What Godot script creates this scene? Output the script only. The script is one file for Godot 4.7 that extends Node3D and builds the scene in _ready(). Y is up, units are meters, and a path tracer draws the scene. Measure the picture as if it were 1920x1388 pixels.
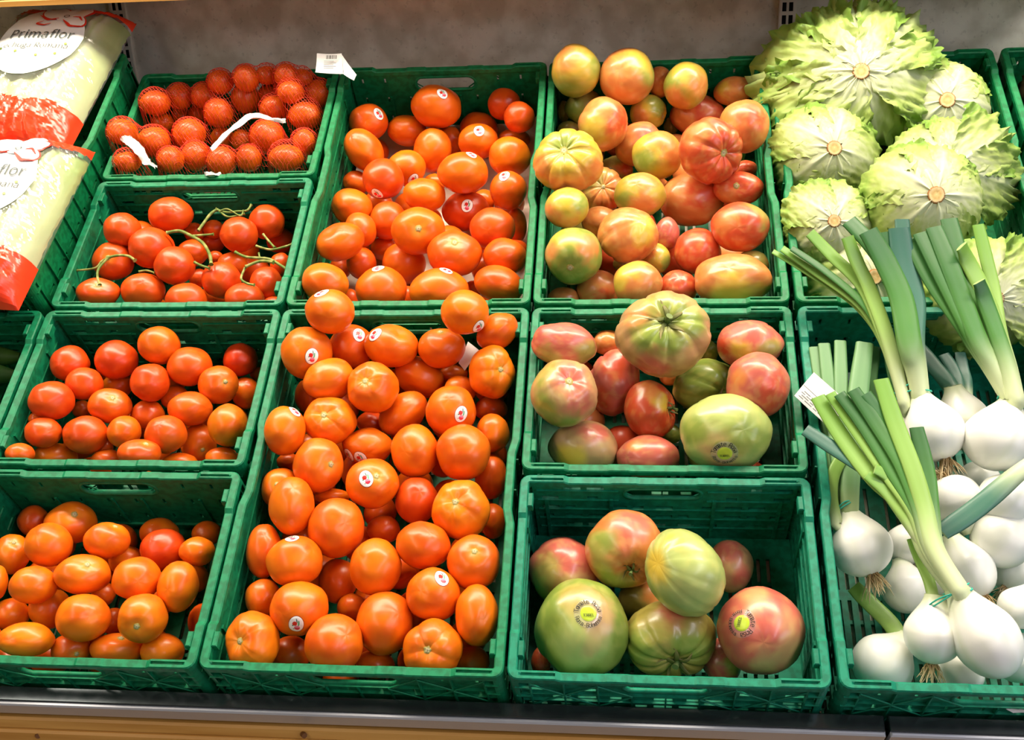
extends Node3D
# A greengrocer's sloping display: crates of tomatoes, lettuces and spring onions on a tilted steel deck.
# Shelf frame: u runs to the right, v down the slope towards the shopper, n out of the slope; the rim plane of the crates is n = 0.

const TILT := 31.0
const RIM_Y := 1.35
const CRATE_H := 0.175

var U := Vector3(1, 0, 0)
var V := Vector3(0, -sin(deg_to_rad(TILT)), cos(deg_to_rad(TILT)))
var N := Vector3(0, cos(deg_to_rad(TILT)), sin(deg_to_rad(TILT)))
var M := {}
var taken := {}
var noise := FastNoiseLite.new()
var rng := RandomNumberGenerator.new()


# ---------------------------------------------------------------- the scene
func _ready() -> void:
	noise.seed = 7
	noise.frequency = 0.01
	rng.seed = 20240
	set_camera_and_light()
	make_materials()
	M.sticker = StandardMaterial3D.new()
	M.sticker.albedo_texture = sticker_picture()
	M.sticker.roughness = 0.35
	M.lime = plain("#b9cf3a", 0.3)
	M.clear_label = StandardMaterial3D.new()
	M.clear_label.albedo_color = Color(1, 1, 1, 0.1)
	M.clear_label.transparency = BaseMaterial3D.TRANSPARENCY_ALPHA
	M.clear_label.roughness = 0.15
	build_shop()
	build_display()
	build_crates()
	for row in TOMATOES:
		tomato(row)
	buried_tomatoes()
	build_rest()

func set_camera_and_light() -> void:
	var cam := Camera3D.new()
	cam.name = "camera"
	add_child(cam)
	cam.position = Vector3(0.20035, 1.61300, 2.13594)
	cam.rotation_degrees = Vector3(-22.6586, 6.8162, -2.6239)
	cam.fov = 37.2610
	cam.near = 0.05
	cam.far = 60.0
	cam.current = true
	var we := WorldEnvironment.new()
	we.name = "environment"
	var e := Environment.new()
	e.background_mode = Environment.BG_COLOR
	e.background_color = Color(0, 0, 0)
	e.tonemap_mode = Environment.TONE_MAPPER_LINEAR
	e.tonemap_exposure = 1.0
	e.sdfgi_enabled = true
	e.ssao_enabled = true
	e.ssil_enabled = true
	we.environment = e
	add_child(we)
	# ceiling luminaires: one row over the display, rows behind the shopper to the left and right, daylight at a shop window
	ceiling_lamp(Vector3(0.1, 3.02, 0.36), Vector2(4.4, 0.42), "#fff2dd", 18.0, "long ceiling lamp above the vegetable display")
	ceiling_lamp(Vector3(-1.9, 3.02, 3.4), Vector2(0.4, 4.4), "#fff0dc", 4.5, "long ceiling lamp over the aisle, left side")
	ceiling_lamp(Vector3(2.2, 3.02, 3.4), Vector2(0.4, 4.4), "#f4f0ff", 7.0, "long ceiling lamp over the aisle, right side")
	shop_window()

func area(at: Vector3, b: Basis, size: Vector2, hex: String, energy: float) -> void:
	var l := AreaLight3D.new()
	l.name = numbered("lamp_light")
	l.area_size = size
	l.light_color = Color.html(hex)
	l.light_energy = energy
	l.shadow_enabled = true
	l.area_range = 14.0
	l.area_attenuation = 2.0
	add_child(l)
	l.transform = Transform3D(b, at)

func glow(hex: String, k: float) -> StandardMaterial3D:
	var m := StandardMaterial3D.new()
	m.albedo_color = Color.html(hex)
	m.emission_enabled = true
	m.emission = Color.html(hex)
	m.emission_energy_multiplier = k
	return m

func ceiling_lamp(at: Vector3, size: Vector2, hex: String, energy: float, label: String) -> void:
	var o := thing("ceiling_lamp", label, "lamp", Transform3D(Basis(), at), "ceiling lamps of the shop")
	var mb := MB.new()
	mb.box(Vector3(-size.x * 0.5 - 0.03, 0.0, -size.y * 0.5 - 0.03), Vector3(size.x * 0.5 + 0.03, 0.18, size.y * 0.5 + 0.03))
	part("housing", mb, plain("#e8e8e6", 0.5), o)
	mb = MB.new()
	mb.box(Vector3(-size.x * 0.5, -0.012, -size.y * 0.5), Vector3(size.x * 0.5, -0.001, size.y * 0.5))
	part("diffuser", mb, glow(hex, 1.5), o)
	area(at + Vector3(0, -0.02, 0), Basis(Vector3(1, 0, 0), -PI * 0.5), size, hex, energy)

func shop_window() -> void:
	# daylight through a shop front on the right
	var mb := MB.new()
	var xf := Transform3D(Basis(Vector3.UP, -PI * 0.5), Vector3(5.0, 0.9, 2.0))
	mb.box(Vector3(0, 0, -0.02), Vector3(3.0, 1.7, 0), xf)
	var w := struct("window_1", mb, glow("#e9f0ff", 2.0))
	w.set_meta("label", "daylit shop window")
	area(Vector3(4.94, 1.75, 3.5), Basis(Vector3.UP, PI * 0.5), Vector2(3.0, 1.7), "#e9f0ff", 2.5)

func build_shop() -> void:
	var mb := MB.new()
	mb.box(Vector3(-5.2, -0.1, -0.6), Vector3(5.2, 0.0, 7.2))
	struct("floor", mb, M.floor)
	mb = MB.new()
	mb.box(Vector3(-5.2, 3.2, -0.6), Vector3(5.2, 3.3, 7.2))
	struct("ceiling", mb, M.plaster)
	for w in [["wall_left", Vector3(-5.2, 0, -0.6), Vector3(-5.1, 3.2, 7.2)], ["wall_right", Vector3(5.1, 0, -0.6), Vector3(5.2, 3.2, 7.2)], ["wall_front", Vector3(-5.1, 0, 7.1), Vector3(5.1, 3.2, 7.2)], ["wall_back", Vector3(-5.1, 0, -0.6), Vector3(5.1, 3.2, -0.5)]]:
		mb = MB.new()
		mb.box(w[1], w[2])
		struct(w[0], mb, M.plaster)

func build_display() -> void:
	var sb := shelf_basis()
	# sloping steel deck under the crates
	var mb := MB.new()
	mb.box(Vector3(-1.2, -0.02, -0.02), Vector3(2.6, 0.0, 1.205))
	solo("display_deck", mb, M.steel, "sloping steel deck carrying all the green crates", "shelf", Transform3D(sb, P(0, 0, -CRATE_H - 0.001)))
	# front lip in two lengths, with a pale nosing
	for k in 2:
		var x0: float = [-1.2, 1.318][k]
		var x1: float = [1.312, 2.6][k]
		var o := thing("front_lip", ["long brushed steel lip along the front edge, left length", "short brushed steel lip at the right end of the front edge"][k], "trim", Transform3D(sb, P(0, 1.2075, -0.073)), "steel lips along the display front")
		mb = MB.new()
		mb.cbox(Vector3(x0, -0.042, 0.0), Vector3(x1, 0.0, 0.0195), 0.001)
		part("ledge", mb, M.lip, o)
		mb = MB.new()
		mb.cbox(Vector3(x0, -0.034, 0.0197), Vector3(x1, -0.001, 0.026), 0.002)
		part("nosing", mb, M.nosing, o)
	# wooden front below the lip: moulded boards
	var face := P(0, 1.236, -0.11)
	var o2 := thing("wooden_front", "honey coloured wooden front boards below the steel lip", "panel", Transform3D(Basis(), Vector3(0, 0, face.z)))
	var y := face.y - 0.004
	for k in 6:
		var hh: float = [0.018, 0.024, 0.1, 0.1, 0.1, 0.1][k]
		mb = MB.new()
		mb.cbox(Vector3(-2.0, y - hh + 0.0015, -0.03), Vector3(1.9, y, 0.0 if k != 1 else 0.005), 0.003)
		part("board", mb, M.wood, o2)
		y -= hh
	mb = MB.new()
	mb.box(Vector3(-2.0, 0.0, -0.06), Vector3(1.9, y + 0.3, -0.03))
	part("carcass", mb, M.wood, o2)
	for k in [[-0.33, 0.031], [-0.24, 0.012], [-0.62, 0.03], [0.1, 0.03]]:
		mb = MB.new()
		mb.tube([Vector3(k[0], face.y - k[1], 0.001), Vector3(k[0] + 0.004, face.y - k[1] + 0.001, 0.0056)], [0.004], 8)
		part("knot", mb, M.knot, o2)
	# back panel of stainless steel, slotted uprights, and the shelf above
	mb = MB.new()
	mb.box(Vector3(-2.0, 0.75, -0.14), Vector3(0.485, 2.4, -0.12))
	solo("back_panel", mb, M.steel, "wide stainless steel back panel behind the tomato crates", "panel")
	mb = MB.new()
	mb.box(Vector3(0.505, 0.75, -0.14), Vector3(1.9, 2.4, -0.12))
	solo("back_panel", mb, M.steel, "stained steel back panel behind the lettuces, right", "panel")
	for k in 2:
		var x: float = [-0.842, 0.495][k]
		var u := thing("slotted_upright", ["slotted shelf upright beside the bagged lettuce", "slotted shelf upright behind the top lettuce"][k], "upright", Transform3D(Basis(), Vector3(x, 0.75, -0.12)), "slotted shelf uprights")
		mb = MB.new()
		var holes := []
		for i in 70:
			for s in 2:
				holes.append(Rect2(0.0045 + s * 0.0125, 0.006 + i * 0.0235, 0.008, 0.0165))
		mb.panel(0.03, 1.65, 0.0025, holes, Transform3D(Basis(), Vector3(-0.015, 0, 0.006)))
		part("face", mb, M.upright, u)
		mb = MB.new()
		mb.box(Vector3(-0.015, 0, 0), Vector3(0.015, 1.65, 0.001))
		part("channel", mb, M.black, u)
		mb = MB.new()
		for s in [-1, 1]:
			mb.box(Vector3(s * 0.0155 - 0.001, 0, 0), Vector3(s * 0.0155 + 0.001, 1.65, 0.008))
		part("flange", mb, M.upright, u)
	mb = MB.new()
	mb.cbox(Vector3(-2.0, 1.489, -0.12), Vector3(1.0, 1.5, 0.10), 0.002)
	solo("upper_shelf", mb, M.wood, "wooden shelf board above the steel back panel", "shelf")
	# crates on that shelf: only their undersides come into the picture
	for k in 3:
		var q := crate_parts(0.2, CRATE_H, 0)
		var c := thing("plastic_crate", ["green crate on the upper shelf, top left corner", "green crate on the upper shelf above the net bags", "green crate on the upper shelf, second from top left"][k], "crate", Transform3D(Basis(), Vector3([-1.62, -0.8, -1.21][k], 1.5005, -0.005)), "green crates on the upper shelf")
		for nm in [["floor", "floor"], ["end0", "end_wall"], ["end1", "end_wall"], ["side0", "side_wall"], ["side1", "side_wall"], ["rim", "rim"]]:
			part(nm[1], q[nm[0]], M.crate1, c)

func build_crates() -> void:
	var z := [0.0, 0.299, 0.599, 0.903, 1.206]
	crate(0.0394, z[0], 0.299, CRATE_H, 0.0, 1, 1, "small green crate holding the red net bags of tomatoes")
	crate(0.0394, z[1] + 0.001, 0.298, CRATE_H, 0.0, 0, 0, "small green crate holding tomatoes on the vine")
	crate(0.0394, z[2] + 0.002, 0.300, CRATE_H, 0.0, 0, 0, "small green crate of red tomatoes, third from the back wall, left")
	crate(0.0394, z[3] + 0.002, 0.300, CRATE_H, 0.0, 1, 0, "small green crate of orange-red tomatoes at the front left")
	crate(0.4405, z[0], 0.598, CRATE_H, 0.0, 1, 1, "long green crate with paper liner and stickered tomatoes against back panel")
	crate(0.4405, z[2] + 0.002, 0.603, CRATE_H, 0.0, 1, 0, "long green crate heaped with orange tomatoes at the front")
	crate(0.8420, z[0], 0.598, CRATE_H, 0.0, 1, 1, "long green crate of yellow, green and orange ribbed tomatoes")
	crate(0.8420, z[2] + 0.002, 0.300, CRATE_H, 0.0, 0, 0, "small green crate of pink and green beefsteak tomatoes, middle")
	crate(0.8420, z[3] + 0.002, 0.300, CRATE_H, 0.0, 0, 2, "half empty green crate of large green tomatoes at the front")
	crate(1.2480, z[0], 0.598, CRATE_H, 0.0, 1, 1, "long green crate filled with lettuce heads")
	crate(1.2480, z[2] + 0.002, 0.603, CRATE_H, 0.0, 1, 2, "long green crate of spring onions at the front right")
	crate(1.6580, z[0], 0.598, CRATE_H, 0.0, 1, 1, "green crate cut off by the right edge, beside the lettuces")
	crate(-0.372, z[0] - 0.005, 0.598, 0.222, 0.047, 1, 1, "taller green crate of bagged romaine lettuce at the left")
	crate(-0.3640, z[2] + 0.002, 0.300, CRATE_H, 0.0, 0, 0, "green crate of dark cucumbers cut off by the left edge")


class MB:
	var v := PackedVector3Array()
	var nr := PackedVector3Array()
	var c := PackedColorArray()
	var uv := PackedVector2Array()
	var ix := PackedInt32Array()
	var col := Color(1, 1, 1)
	func quad(a: Vector3, b: Vector3, cc: Vector3, d: Vector3) -> void:
		var n := -(b - a).cross(cc - a).normalized()
		var k := v.size()
		v.append_array([a, b, cc, d])
		nr.append_array([n, n, n, n])
		c.append_array([col, col, col, col])
		uv.append_array([Vector2(0, 0), Vector2(1, 0), Vector2(1, 1), Vector2(0, 1)])
		ix.append_array([k, k + 1, k + 2, k, k + 2, k + 3])
	func box(lo: Vector3, hi: Vector3, xf := Transform3D()) -> void:
		var p := []
		for i in 8:
			p.append(xf * Vector3(hi.x if i & 1 else lo.x, hi.y if i & 2 else lo.y, hi.z if i & 4 else lo.z))
		for f in [[0, 2, 3, 1], [4, 5, 7, 6], [0, 4, 6, 2], [1, 3, 7, 5], [2, 6, 7, 3], [0, 1, 5, 4]]:
			quad(p[f[0]], p[f[1]], p[f[2]], p[f[3]])
	func cbox(lo: Vector3, hi: Vector3, ch: float, xf := Transform3D()) -> void:
		# a box with chamfered edges along its top (y) face
		box(lo, Vector3(hi.x, hi.y - ch, hi.z), xf)
		var a := [Vector3(lo.x, hi.y - ch, lo.z), Vector3(hi.x, hi.y - ch, lo.z), Vector3(hi.x, hi.y - ch, hi.z), Vector3(lo.x, hi.y - ch, hi.z)]
		var b := [Vector3(lo.x + ch, hi.y, lo.z + ch), Vector3(hi.x - ch, hi.y, lo.z + ch), Vector3(hi.x - ch, hi.y, hi.z - ch), Vector3(lo.x + ch, hi.y, hi.z - ch)]
		for i in 4:
			quad(xf * a[i], xf * b[i], xf * b[(i + 1) % 4], xf * a[(i + 1) % 4])
		quad(xf * b[0], xf * b[3], xf * b[2], xf * b[1])
	func grid(p: PackedVector3Array, cols: PackedColorArray, nu: int, nv: int, wrap := false, uvs := PackedVector2Array()) -> void:
		# nu points across (repeated round when wrap) by nv points along, smooth
		var k := v.size()
		var cnt := nu * nv
		var acc := PackedVector3Array()
		acc.resize(cnt)
		var last := nu if wrap else nu - 1
		var tri := PackedInt32Array()
		for j in nv - 1:
			for i in last:
				var i2 := (i + 1) % nu
				var a := j * nu + i
				var b := j * nu + i2
				var d := (j + 1) * nu + i
				var e := (j + 1) * nu + i2
				var n1 := -(p[b] - p[a]).cross(p[e] - p[a])
				var n2 := -(p[e] - p[a]).cross(p[d] - p[a])
				acc[a] += n1 + n2
				acc[b] += n1
				acc[e] += n1 + n2
				acc[d] += n2
				tri.append_array([k + a, k + b, k + e, k + a, k + e, k + d])
		for i in cnt:
			acc[i] = acc[i].normalized() if acc[i].length_squared() > 0.0 else Vector3.UP
		v.append_array(p)
		nr.append_array(acc)
		if cols.size() == cnt:
			c.append_array(cols)
		else:
			var f := PackedColorArray()
			f.resize(cnt)
			f.fill(col)
			c.append_array(f)
		if uvs.size() == cnt:
			uv.append_array(uvs)
		else:
			var g := PackedVector2Array()
			g.resize(cnt)
			uv.append_array(g)
		ix.append_array(tri)
	func tube(pts: Array, rad: Array, seg := 6, flat := 1.0, up := Vector3.UP, cols := []) -> void:
		# a swept tube; flat < 1 squashes it along `up`
		var p := PackedVector3Array()
		var cc := PackedColorArray()
		var nn := pts.size()
		for j in nn:
			var t: Vector3 = (pts[min(j + 1, nn - 1)] - pts[max(j - 1, 0)]).normalized()
			var s := t.cross(up)
			s = s.normalized() if s.length() > 0.01 else t.cross(Vector3.RIGHT).normalized()
			var w := s.cross(t).normalized()
			var r: float = rad[min(j, rad.size() - 1)]
			for i in seg:
				var a := TAU * i / seg
				p.append(pts[j] + s * cos(a) * r + w * sin(a) * r * flat)
				cc.append(cols[j] if cols.size() == nn else col)
		grid(p, cc, seg, nn, true)
		for e in [0, nn - 1]:
			var k := v.size()
			for i in seg:
				v.append(p[e * seg + i])
				nr.append((pts[e] - pts[1 if e == 0 else nn - 2]).normalized())
				c.append(cc[e * seg + i])
				uv.append(Vector2())
			for i in range(1, seg - 1):
				ix.append_array([k, k + i, k + i + 1] if e else [k, k + i + 1, k + i])
	func panel(w: float, h: float, t: float, holes: Array, xf: Transform3D) -> void:
		# a sheet 0..w by 0..h, t thick, with rectangular openings cut right through
		var xs := [0.0, w]
		var ys := [0.0, h]
		for r in holes:
			xs.append_array([clampf(r.position.x, 0, w), clampf(r.end.x, 0, w)])
			ys.append_array([clampf(r.position.y, 0, h), clampf(r.end.y, 0, h)])
		xs.sort()
		ys.sort()
		var ux := []
		var uy := []
		for x in xs:
			if ux.is_empty() or x - ux[-1] > 1e-5:
				ux.append(x)
		for y in ys:
			if uy.is_empty() or y - uy[-1] > 1e-5:
				uy.append(y)
		var nx := ux.size() - 1
		var ny := uy.size() - 1
		var solid := PackedByteArray()
		solid.resize(nx * ny)
		solid.fill(1)
		for r in holes:
			for j in ny:
				var my: float = (uy[j] + uy[j + 1]) * 0.5
				if my < r.position.y or my > r.end.y:
					continue
				for i in nx:
					var mx: float = (ux[i] + ux[i + 1]) * 0.5
					if mx > r.position.x and mx < r.end.x:
						solid[j * nx + i] = 0
		for j in ny:
			var i := 0
			while i < nx:
				if not solid[j * nx + i]:
					i += 1
					continue
				var s := i
				while i < nx and solid[j * nx + i]:
					i += 1
				var a := Vector3(ux[s], uy[j], 0)
				var b := Vector3(ux[i], uy[j], 0)
				var cc := Vector3(ux[i], uy[j + 1], 0)
				var d := Vector3(ux[s], uy[j + 1], 0)
				var z := Vector3(0, 0, t)
				quad(xf * (a + z), xf * (d + z), xf * (cc + z), xf * (b + z))
				quad(xf * a, xf * b, xf * cc, xf * d)
				quad(xf * a, xf * d, xf * (d + z), xf * (a + z))
				quad(xf * b, xf * (b + z), xf * (cc + z), xf * cc)
			for k in nx:
				if not solid[j * nx + k]:
					continue
				var a := Vector3(ux[k], uy[j], 0)
				var b := Vector3(ux[k + 1], uy[j], 0)
				var z := Vector3(0, 0, t)
				if j == 0 or not solid[(j - 1) * nx + k]:
					quad(xf * a, xf * (a + z), xf * (b + z), xf * b)
				if j == ny - 1 or not solid[(j + 1) * nx + k]:
					var up := Vector3(0, uy[j + 1] - uy[j], 0)
					quad(xf * (a + up), xf * (b + up), xf * (b + up + z), xf * (a + up + z))
	func mesh() -> ArrayMesh:
		var arr := []
		arr.resize(Mesh.ARRAY_MAX)
		arr[Mesh.ARRAY_VERTEX] = v
		arr[Mesh.ARRAY_NORMAL] = nr
		arr[Mesh.ARRAY_COLOR] = c
		arr[Mesh.ARRAY_TEX_UV] = uv
		arr[Mesh.ARRAY_INDEX] = ix
		var m := ArrayMesh.new()
		m.add_surface_from_arrays(Mesh.PRIMITIVE_TRIANGLES, arr)
		return m


# ---------------------------------------------------------------- naming and placing
func numbered(called: String) -> String:
	if not taken.has(called):
		taken[called] = 0
		return called
	taken[called] += 1
	return "%s_%03d" % [called, taken[called]]

func P(u: float, v: float, n: float) -> Vector3:
	return Vector3(-0.8, RIM_Y, 0) + U * u + V * v + N * n

func shelf_basis() -> Basis:
	return Basis(U, N, V)

func tag(o: Node3D, label: String, category: String, group := "") -> Node3D:
	o.set_meta("label", label)
	o.set_meta("category", category)
	if group != "":
		o.set_meta("group", group)
	return o

func thing(called: String, label: String, category: String, xf: Transform3D, group := "") -> Node3D:
	var o := Node3D.new()
	o.name = numbered(called)
	add_child(o)
	o.transform = xf
	return tag(o, label, category, group)

func part(called: String, m, mat: Material, parent: Node3D, xf := Transform3D()) -> MeshInstance3D:
	var o := MeshInstance3D.new()
	o.mesh = m.mesh() if m is MB else m
	o.material_override = mat
	o.name = called
	o.transform = xf
	parent.add_child(o, true)
	return o

func solo(called: String, m, mat: Material, label: String, category: String, xf := Transform3D(), group := "") -> MeshInstance3D:
	var o := part(numbered(called), m, mat, self, xf)
	tag(o, label, category, group)
	return o

func struct(called: String, m, mat: Material, xf := Transform3D()) -> MeshInstance3D:
	var o := part(numbered(called), m, mat, self, xf)
	o.set_meta("kind", "structure")
	return o

func S(hex: String) -> Color:   # an sRGB colour as the linear value that vertex colours carry
	return Color.html(hex).srgb_to_linear()


# ---------------------------------------------------------------- materials
func plain(hex: String, rough: float, metal := 0.0, spec := 0.5) -> StandardMaterial3D:
	var m := StandardMaterial3D.new()
	m.albedo_color = Color.html(hex)
	m.roughness = rough
	m.metallic = metal
	m.metallic_specular = spec
	return m

func vc(rough: float, spec := 0.5) -> StandardMaterial3D:
	var m := StandardMaterial3D.new()
	m.vertex_color_use_as_albedo = true
	m.roughness = rough
	m.metallic_specular = spec
	return m

func ntex(freq: float, lo: Color, hi: Color, sd: int, octaves := 4, size := 512, p0 := 0.0, p1 := 1.0) -> NoiseTexture2D:
	var f := FastNoiseLite.new()
	f.seed = sd
	f.frequency = freq
	f.fractal_octaves = octaves
	var g := Gradient.new()
	g.set_color(0, lo)
	g.set_color(1, hi)
	g.set_offset(0, p0)
	g.set_offset(1, p1)
	var t := NoiseTexture2D.new()
	t.width = size
	t.height = size
	t.seamless = true
	t.noise = f
	t.color_ramp = g
	return t

func make_materials() -> void:
	# crate plastic: three batches of slightly different green, scuffed
	for k in 3:
		var m := StandardMaterial3D.new()
		m.albedo_color = [Color.html("#0a7c51"), Color.html("#097a46"), Color.html("#0b8062")][k]
		m.albedo_texture = ntex(0.02, Color(0.80, 0.84, 0.82), Color(1, 1, 1), 11 + k, 5, 512, 0.3, 0.62)
		m.roughness = 0.55
		m.metallic_specular = 0.4
		m.roughness_texture = ntex(0.03, Color(0.75, 0.75, 0.75), Color(1, 1, 1), 31 + k)
		m.uv1_triplanar = true
		m.uv1_scale = Vector3(6, 6, 6)
		M["crate%d" % k] = m
	M.tomato = vc(0.33, 0.42)
	M.tomato.clearcoat_enabled = true
	M.tomato.clearcoat = 0.2
	M.tomato.clearcoat_roughness = 0.28
	M.beef = vc(0.33, 0.5)
	M.beef.clearcoat_enabled = true
	M.beef.clearcoat = 0.3
	M.beef.clearcoat_roughness = 0.22
	M.scar = vc(0.85, 0.3)
	M.green_stem = vc(0.6, 0.4)
	M.steel = plain("#e2ddcf", 0.42, 0.12)
	M.steel.albedo_texture = ntex(0.012, Color(0.88, 0.87, 0.83), Color(1, 1, 0.98), 5, 5, 512, 0.25, 0.75)
	M.steel.roughness_texture = ntex(0.05, Color(0.55, 0.55, 0.55), Color(1, 1, 1), 6)
	M.steel.uv1_triplanar = true
	M.steel.uv1_scale = Vector3(2.2, 2.2, 2.2)
	M.lip = plain("#5f676b", 0.2, 0.9)
	M.lip.roughness_texture = ntex(0.03, Color(0.6, 0.6, 0.6), Color(1, 1, 1), 8)
	M.lip.uv1_triplanar = true
	M.lip.uv1_scale = Vector3(3, 3, 3)
	M.nosing = plain("#c9ccd4", 0.35, 0.5)
	M.upright = plain("#d9d2c0", 0.45, 0.3)
	M.black = plain("#0b0b0c", 0.8)
	M.wood = StandardMaterial3D.new()
	M.wood.albedo_texture = ntex(0.008, Color.html("#b87f33"), Color.html("#dba75a"), 21, 5)
	M.wood.uv1_triplanar = true
	M.wood.uv1_scale = Vector3(0.6, 9, 9)
	M.wood.roughness = 0.5
	M.knot = plain("#6d4016", 0.6)
	M.paper = plain("#dedcd8", 0.7)
	M.liner = plain("#cdbfae", 0.8)
	M.ink = plain("#20201f", 0.7)
	M.plaster = plain("#8f8b84", 0.9)
	M.floor = plain("#5f5b55", 0.5)
	M.leaf = vc(0.5, 0.4)
	M.leaf.backlight_enabled = true
	M.leaf.backlight = Color(0.10, 0.13, 0.04)
	M.onion = vc(0.32, 0.5)
	M.onionleaf = vc(0.42, 0.5)
	M.film = StandardMaterial3D.new()
	M.film.albedo_color = Color(1, 1, 1, 0.06)
	M.film.transparency = BaseMaterial3D.TRANSPARENCY_ALPHA
	M.film.roughness = 0.12
	M.redfilm = plain("#e8401f", 0.22)
	M.white_print = plain("#e6e8e6", 0.4)
	M.grey_print = plain("#3c4744", 0.5)
	M.red_print = plain("#d8311f", 0.4)
	M.green_print = plain("#8aa63c", 0.4)
	M.net = plain("#e2472a", 0.5)
	M.band = plain("#2fb19a", 0.5)
	M.cucumber = vc(0.4, 0.4)


# ---------------------------------------------------------------- the crates
func ring(mb: MB, w: float, d: float, y0: float, ytop: float, width: float, tall: float, drop: float, dips: float) -> void:
	# the rim: a rounded-rectangle band; corners stand `drop` higher than the runs between them and carry a groove
	var hw := w * 0.5
	var hd := d * 0.5
	var rc := 0.014
	var path := []     # [x, z, nx, nz, raised, groove, inset]
	var corners := [[hw - rc, hd - rc, 0.0], [-hw + rc, hd - rc, 90.0], [-hw + rc, -hd + rc, 180.0], [hw - rc, -hd + rc, 270.0]]
	for k in 4:
		var q: Array = corners[k]
		for i in 5:
			var a := deg_to_rad(q[2] + 90.0 * i / 4.0)
			path.append([q[0] + rc * cos(a), q[1] + rc * sin(a), cos(a), sin(a), 1.0, 0.0, 0.0])
		var nx: Array = corners[(k + 1) % 4]
		var a2 := deg_to_rad(q[2] + 90.0)
		var st := Vector2(q[0] + rc * cos(a2), q[1] + rc * sin(a2))
		var en := Vector2(nx[0] + rc * cos(a2), nx[1] + rc * sin(a2))
		var L := st.distance_to(en)
		var back: bool = k == 2 or k == 0
		var marks := [[0.004, 1.0, 1.0 if back else 0.0, 0.0], [0.046, 1.0, 1.0 if back else 0.0, 0.0], [0.0465, 1.0, 0.0, 0.0], [0.053, 0.0, 0.0, 0.0]]
		var tail := [[L - 0.053, 0.0, 0.0, 0.0], [L - 0.0465, 1.0, 0.0, 0.0], [L - 0.046, 1.0, 1.0 if back else 0.0, 0.0], [L - 0.004, 1.0, 1.0 if back else 0.0, 0.0]]
		var mid := []
		if dips > 0.0 and not back:
			mid = [[L * 0.40, 0.0, 0.0, 0.0], [L * 0.44, 0.0, 0.0, 1.0], [L * 0.6, 0.0, 0.0, 1.0], [L * 0.64, 0.0, 0.0, 0.0]]
		elif back:
			mid = [[L * 0.30, 0.0, 0.0, 0.0], [L * 0.31, 0.35, 0.0, 0.0], [L * 0.40, 0.35, 0.0, 0.0], [L * 0.41, 0.0, 0.0, 0.0], [L * 0.62, 0.0, 0.0, 0.0], [L * 0.63, 0.35, 0.0, 0.0], [L * 0.70, 0.35, 0.0, 0.0], [L * 0.71, 0.0, 0.0, 0.0]]
		for m in marks + mid + tail:
			var s := st.lerp(en, m[0] / L)
			path.append([s.x, s.y, cos(a2), sin(a2), m[1], m[2], m[3]])
	var n := path.size()
	# across: outer foot, outer shoulder, outer top, groove edges, inner top, inner shoulder, inner foot
	var rows := []
	for q in path:
		var h: float = ytop + drop * (q[4] - 1.0)
		var g: float = 0.0035 * q[5]
		var ins: float = dips * q[6]
		var ws := [0.0, 0.0, 0.0016, width * 0.42, width * 0.46, width * 0.70, width * 0.74, width - 0.0016, width, width]
		var hs := [y0, h - 0.0016, h, h, h - g, h - g, h, h, h - 0.0016, y0]
		var row := []
		for i in ws.size():
			var off: float = ws[i] + ins
			row.append(Vector3(q[0] - q[2] * off, hs[i], q[1] - q[3] * off))
		rows.append(row)
	for j in n:
		var a: Array = rows[j]
		var b: Array = rows[(j + 1) % n]
		for i in a.size() - 1:
			mb.quad(a[i], b[i], b[i + 1], a[i + 1])

func handle_holes(cx: float, cy: float, w: float, h: float) -> Array:
	var out := []
	var steps := 9
	for i in steps:
		var y0 := -h * 0.5 + h * i / steps
		var ym := y0 + h * 0.5 / steps
		var dx := sqrt(maxf(0.0, h * h * 0.25 - ym * ym))
		out.append(Rect2(cx - w * 0.5 + h * 0.5 - dx, cy + y0, w - h + 2.0 * dx, h / steps))
	return out

func handle_frame(mb: MB, cx: float, cy: float, w: float, h: float, z: float) -> void:
	var pts := []
	for i in 25:
		var a := TAU * i / 24.0
		var sx := (w - h) * 0.5 * (1.0 if cos(a) > 0 else -1.0)
		pts.append(Vector3(cx + sx + cos(a) * h * 0.5, cy + sin(a) * h * 0.5, z))
	mb.tube(pts, [0.0035], 6, 1.0, Vector3(0, 0, 1))

var crate_cache := {}

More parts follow.
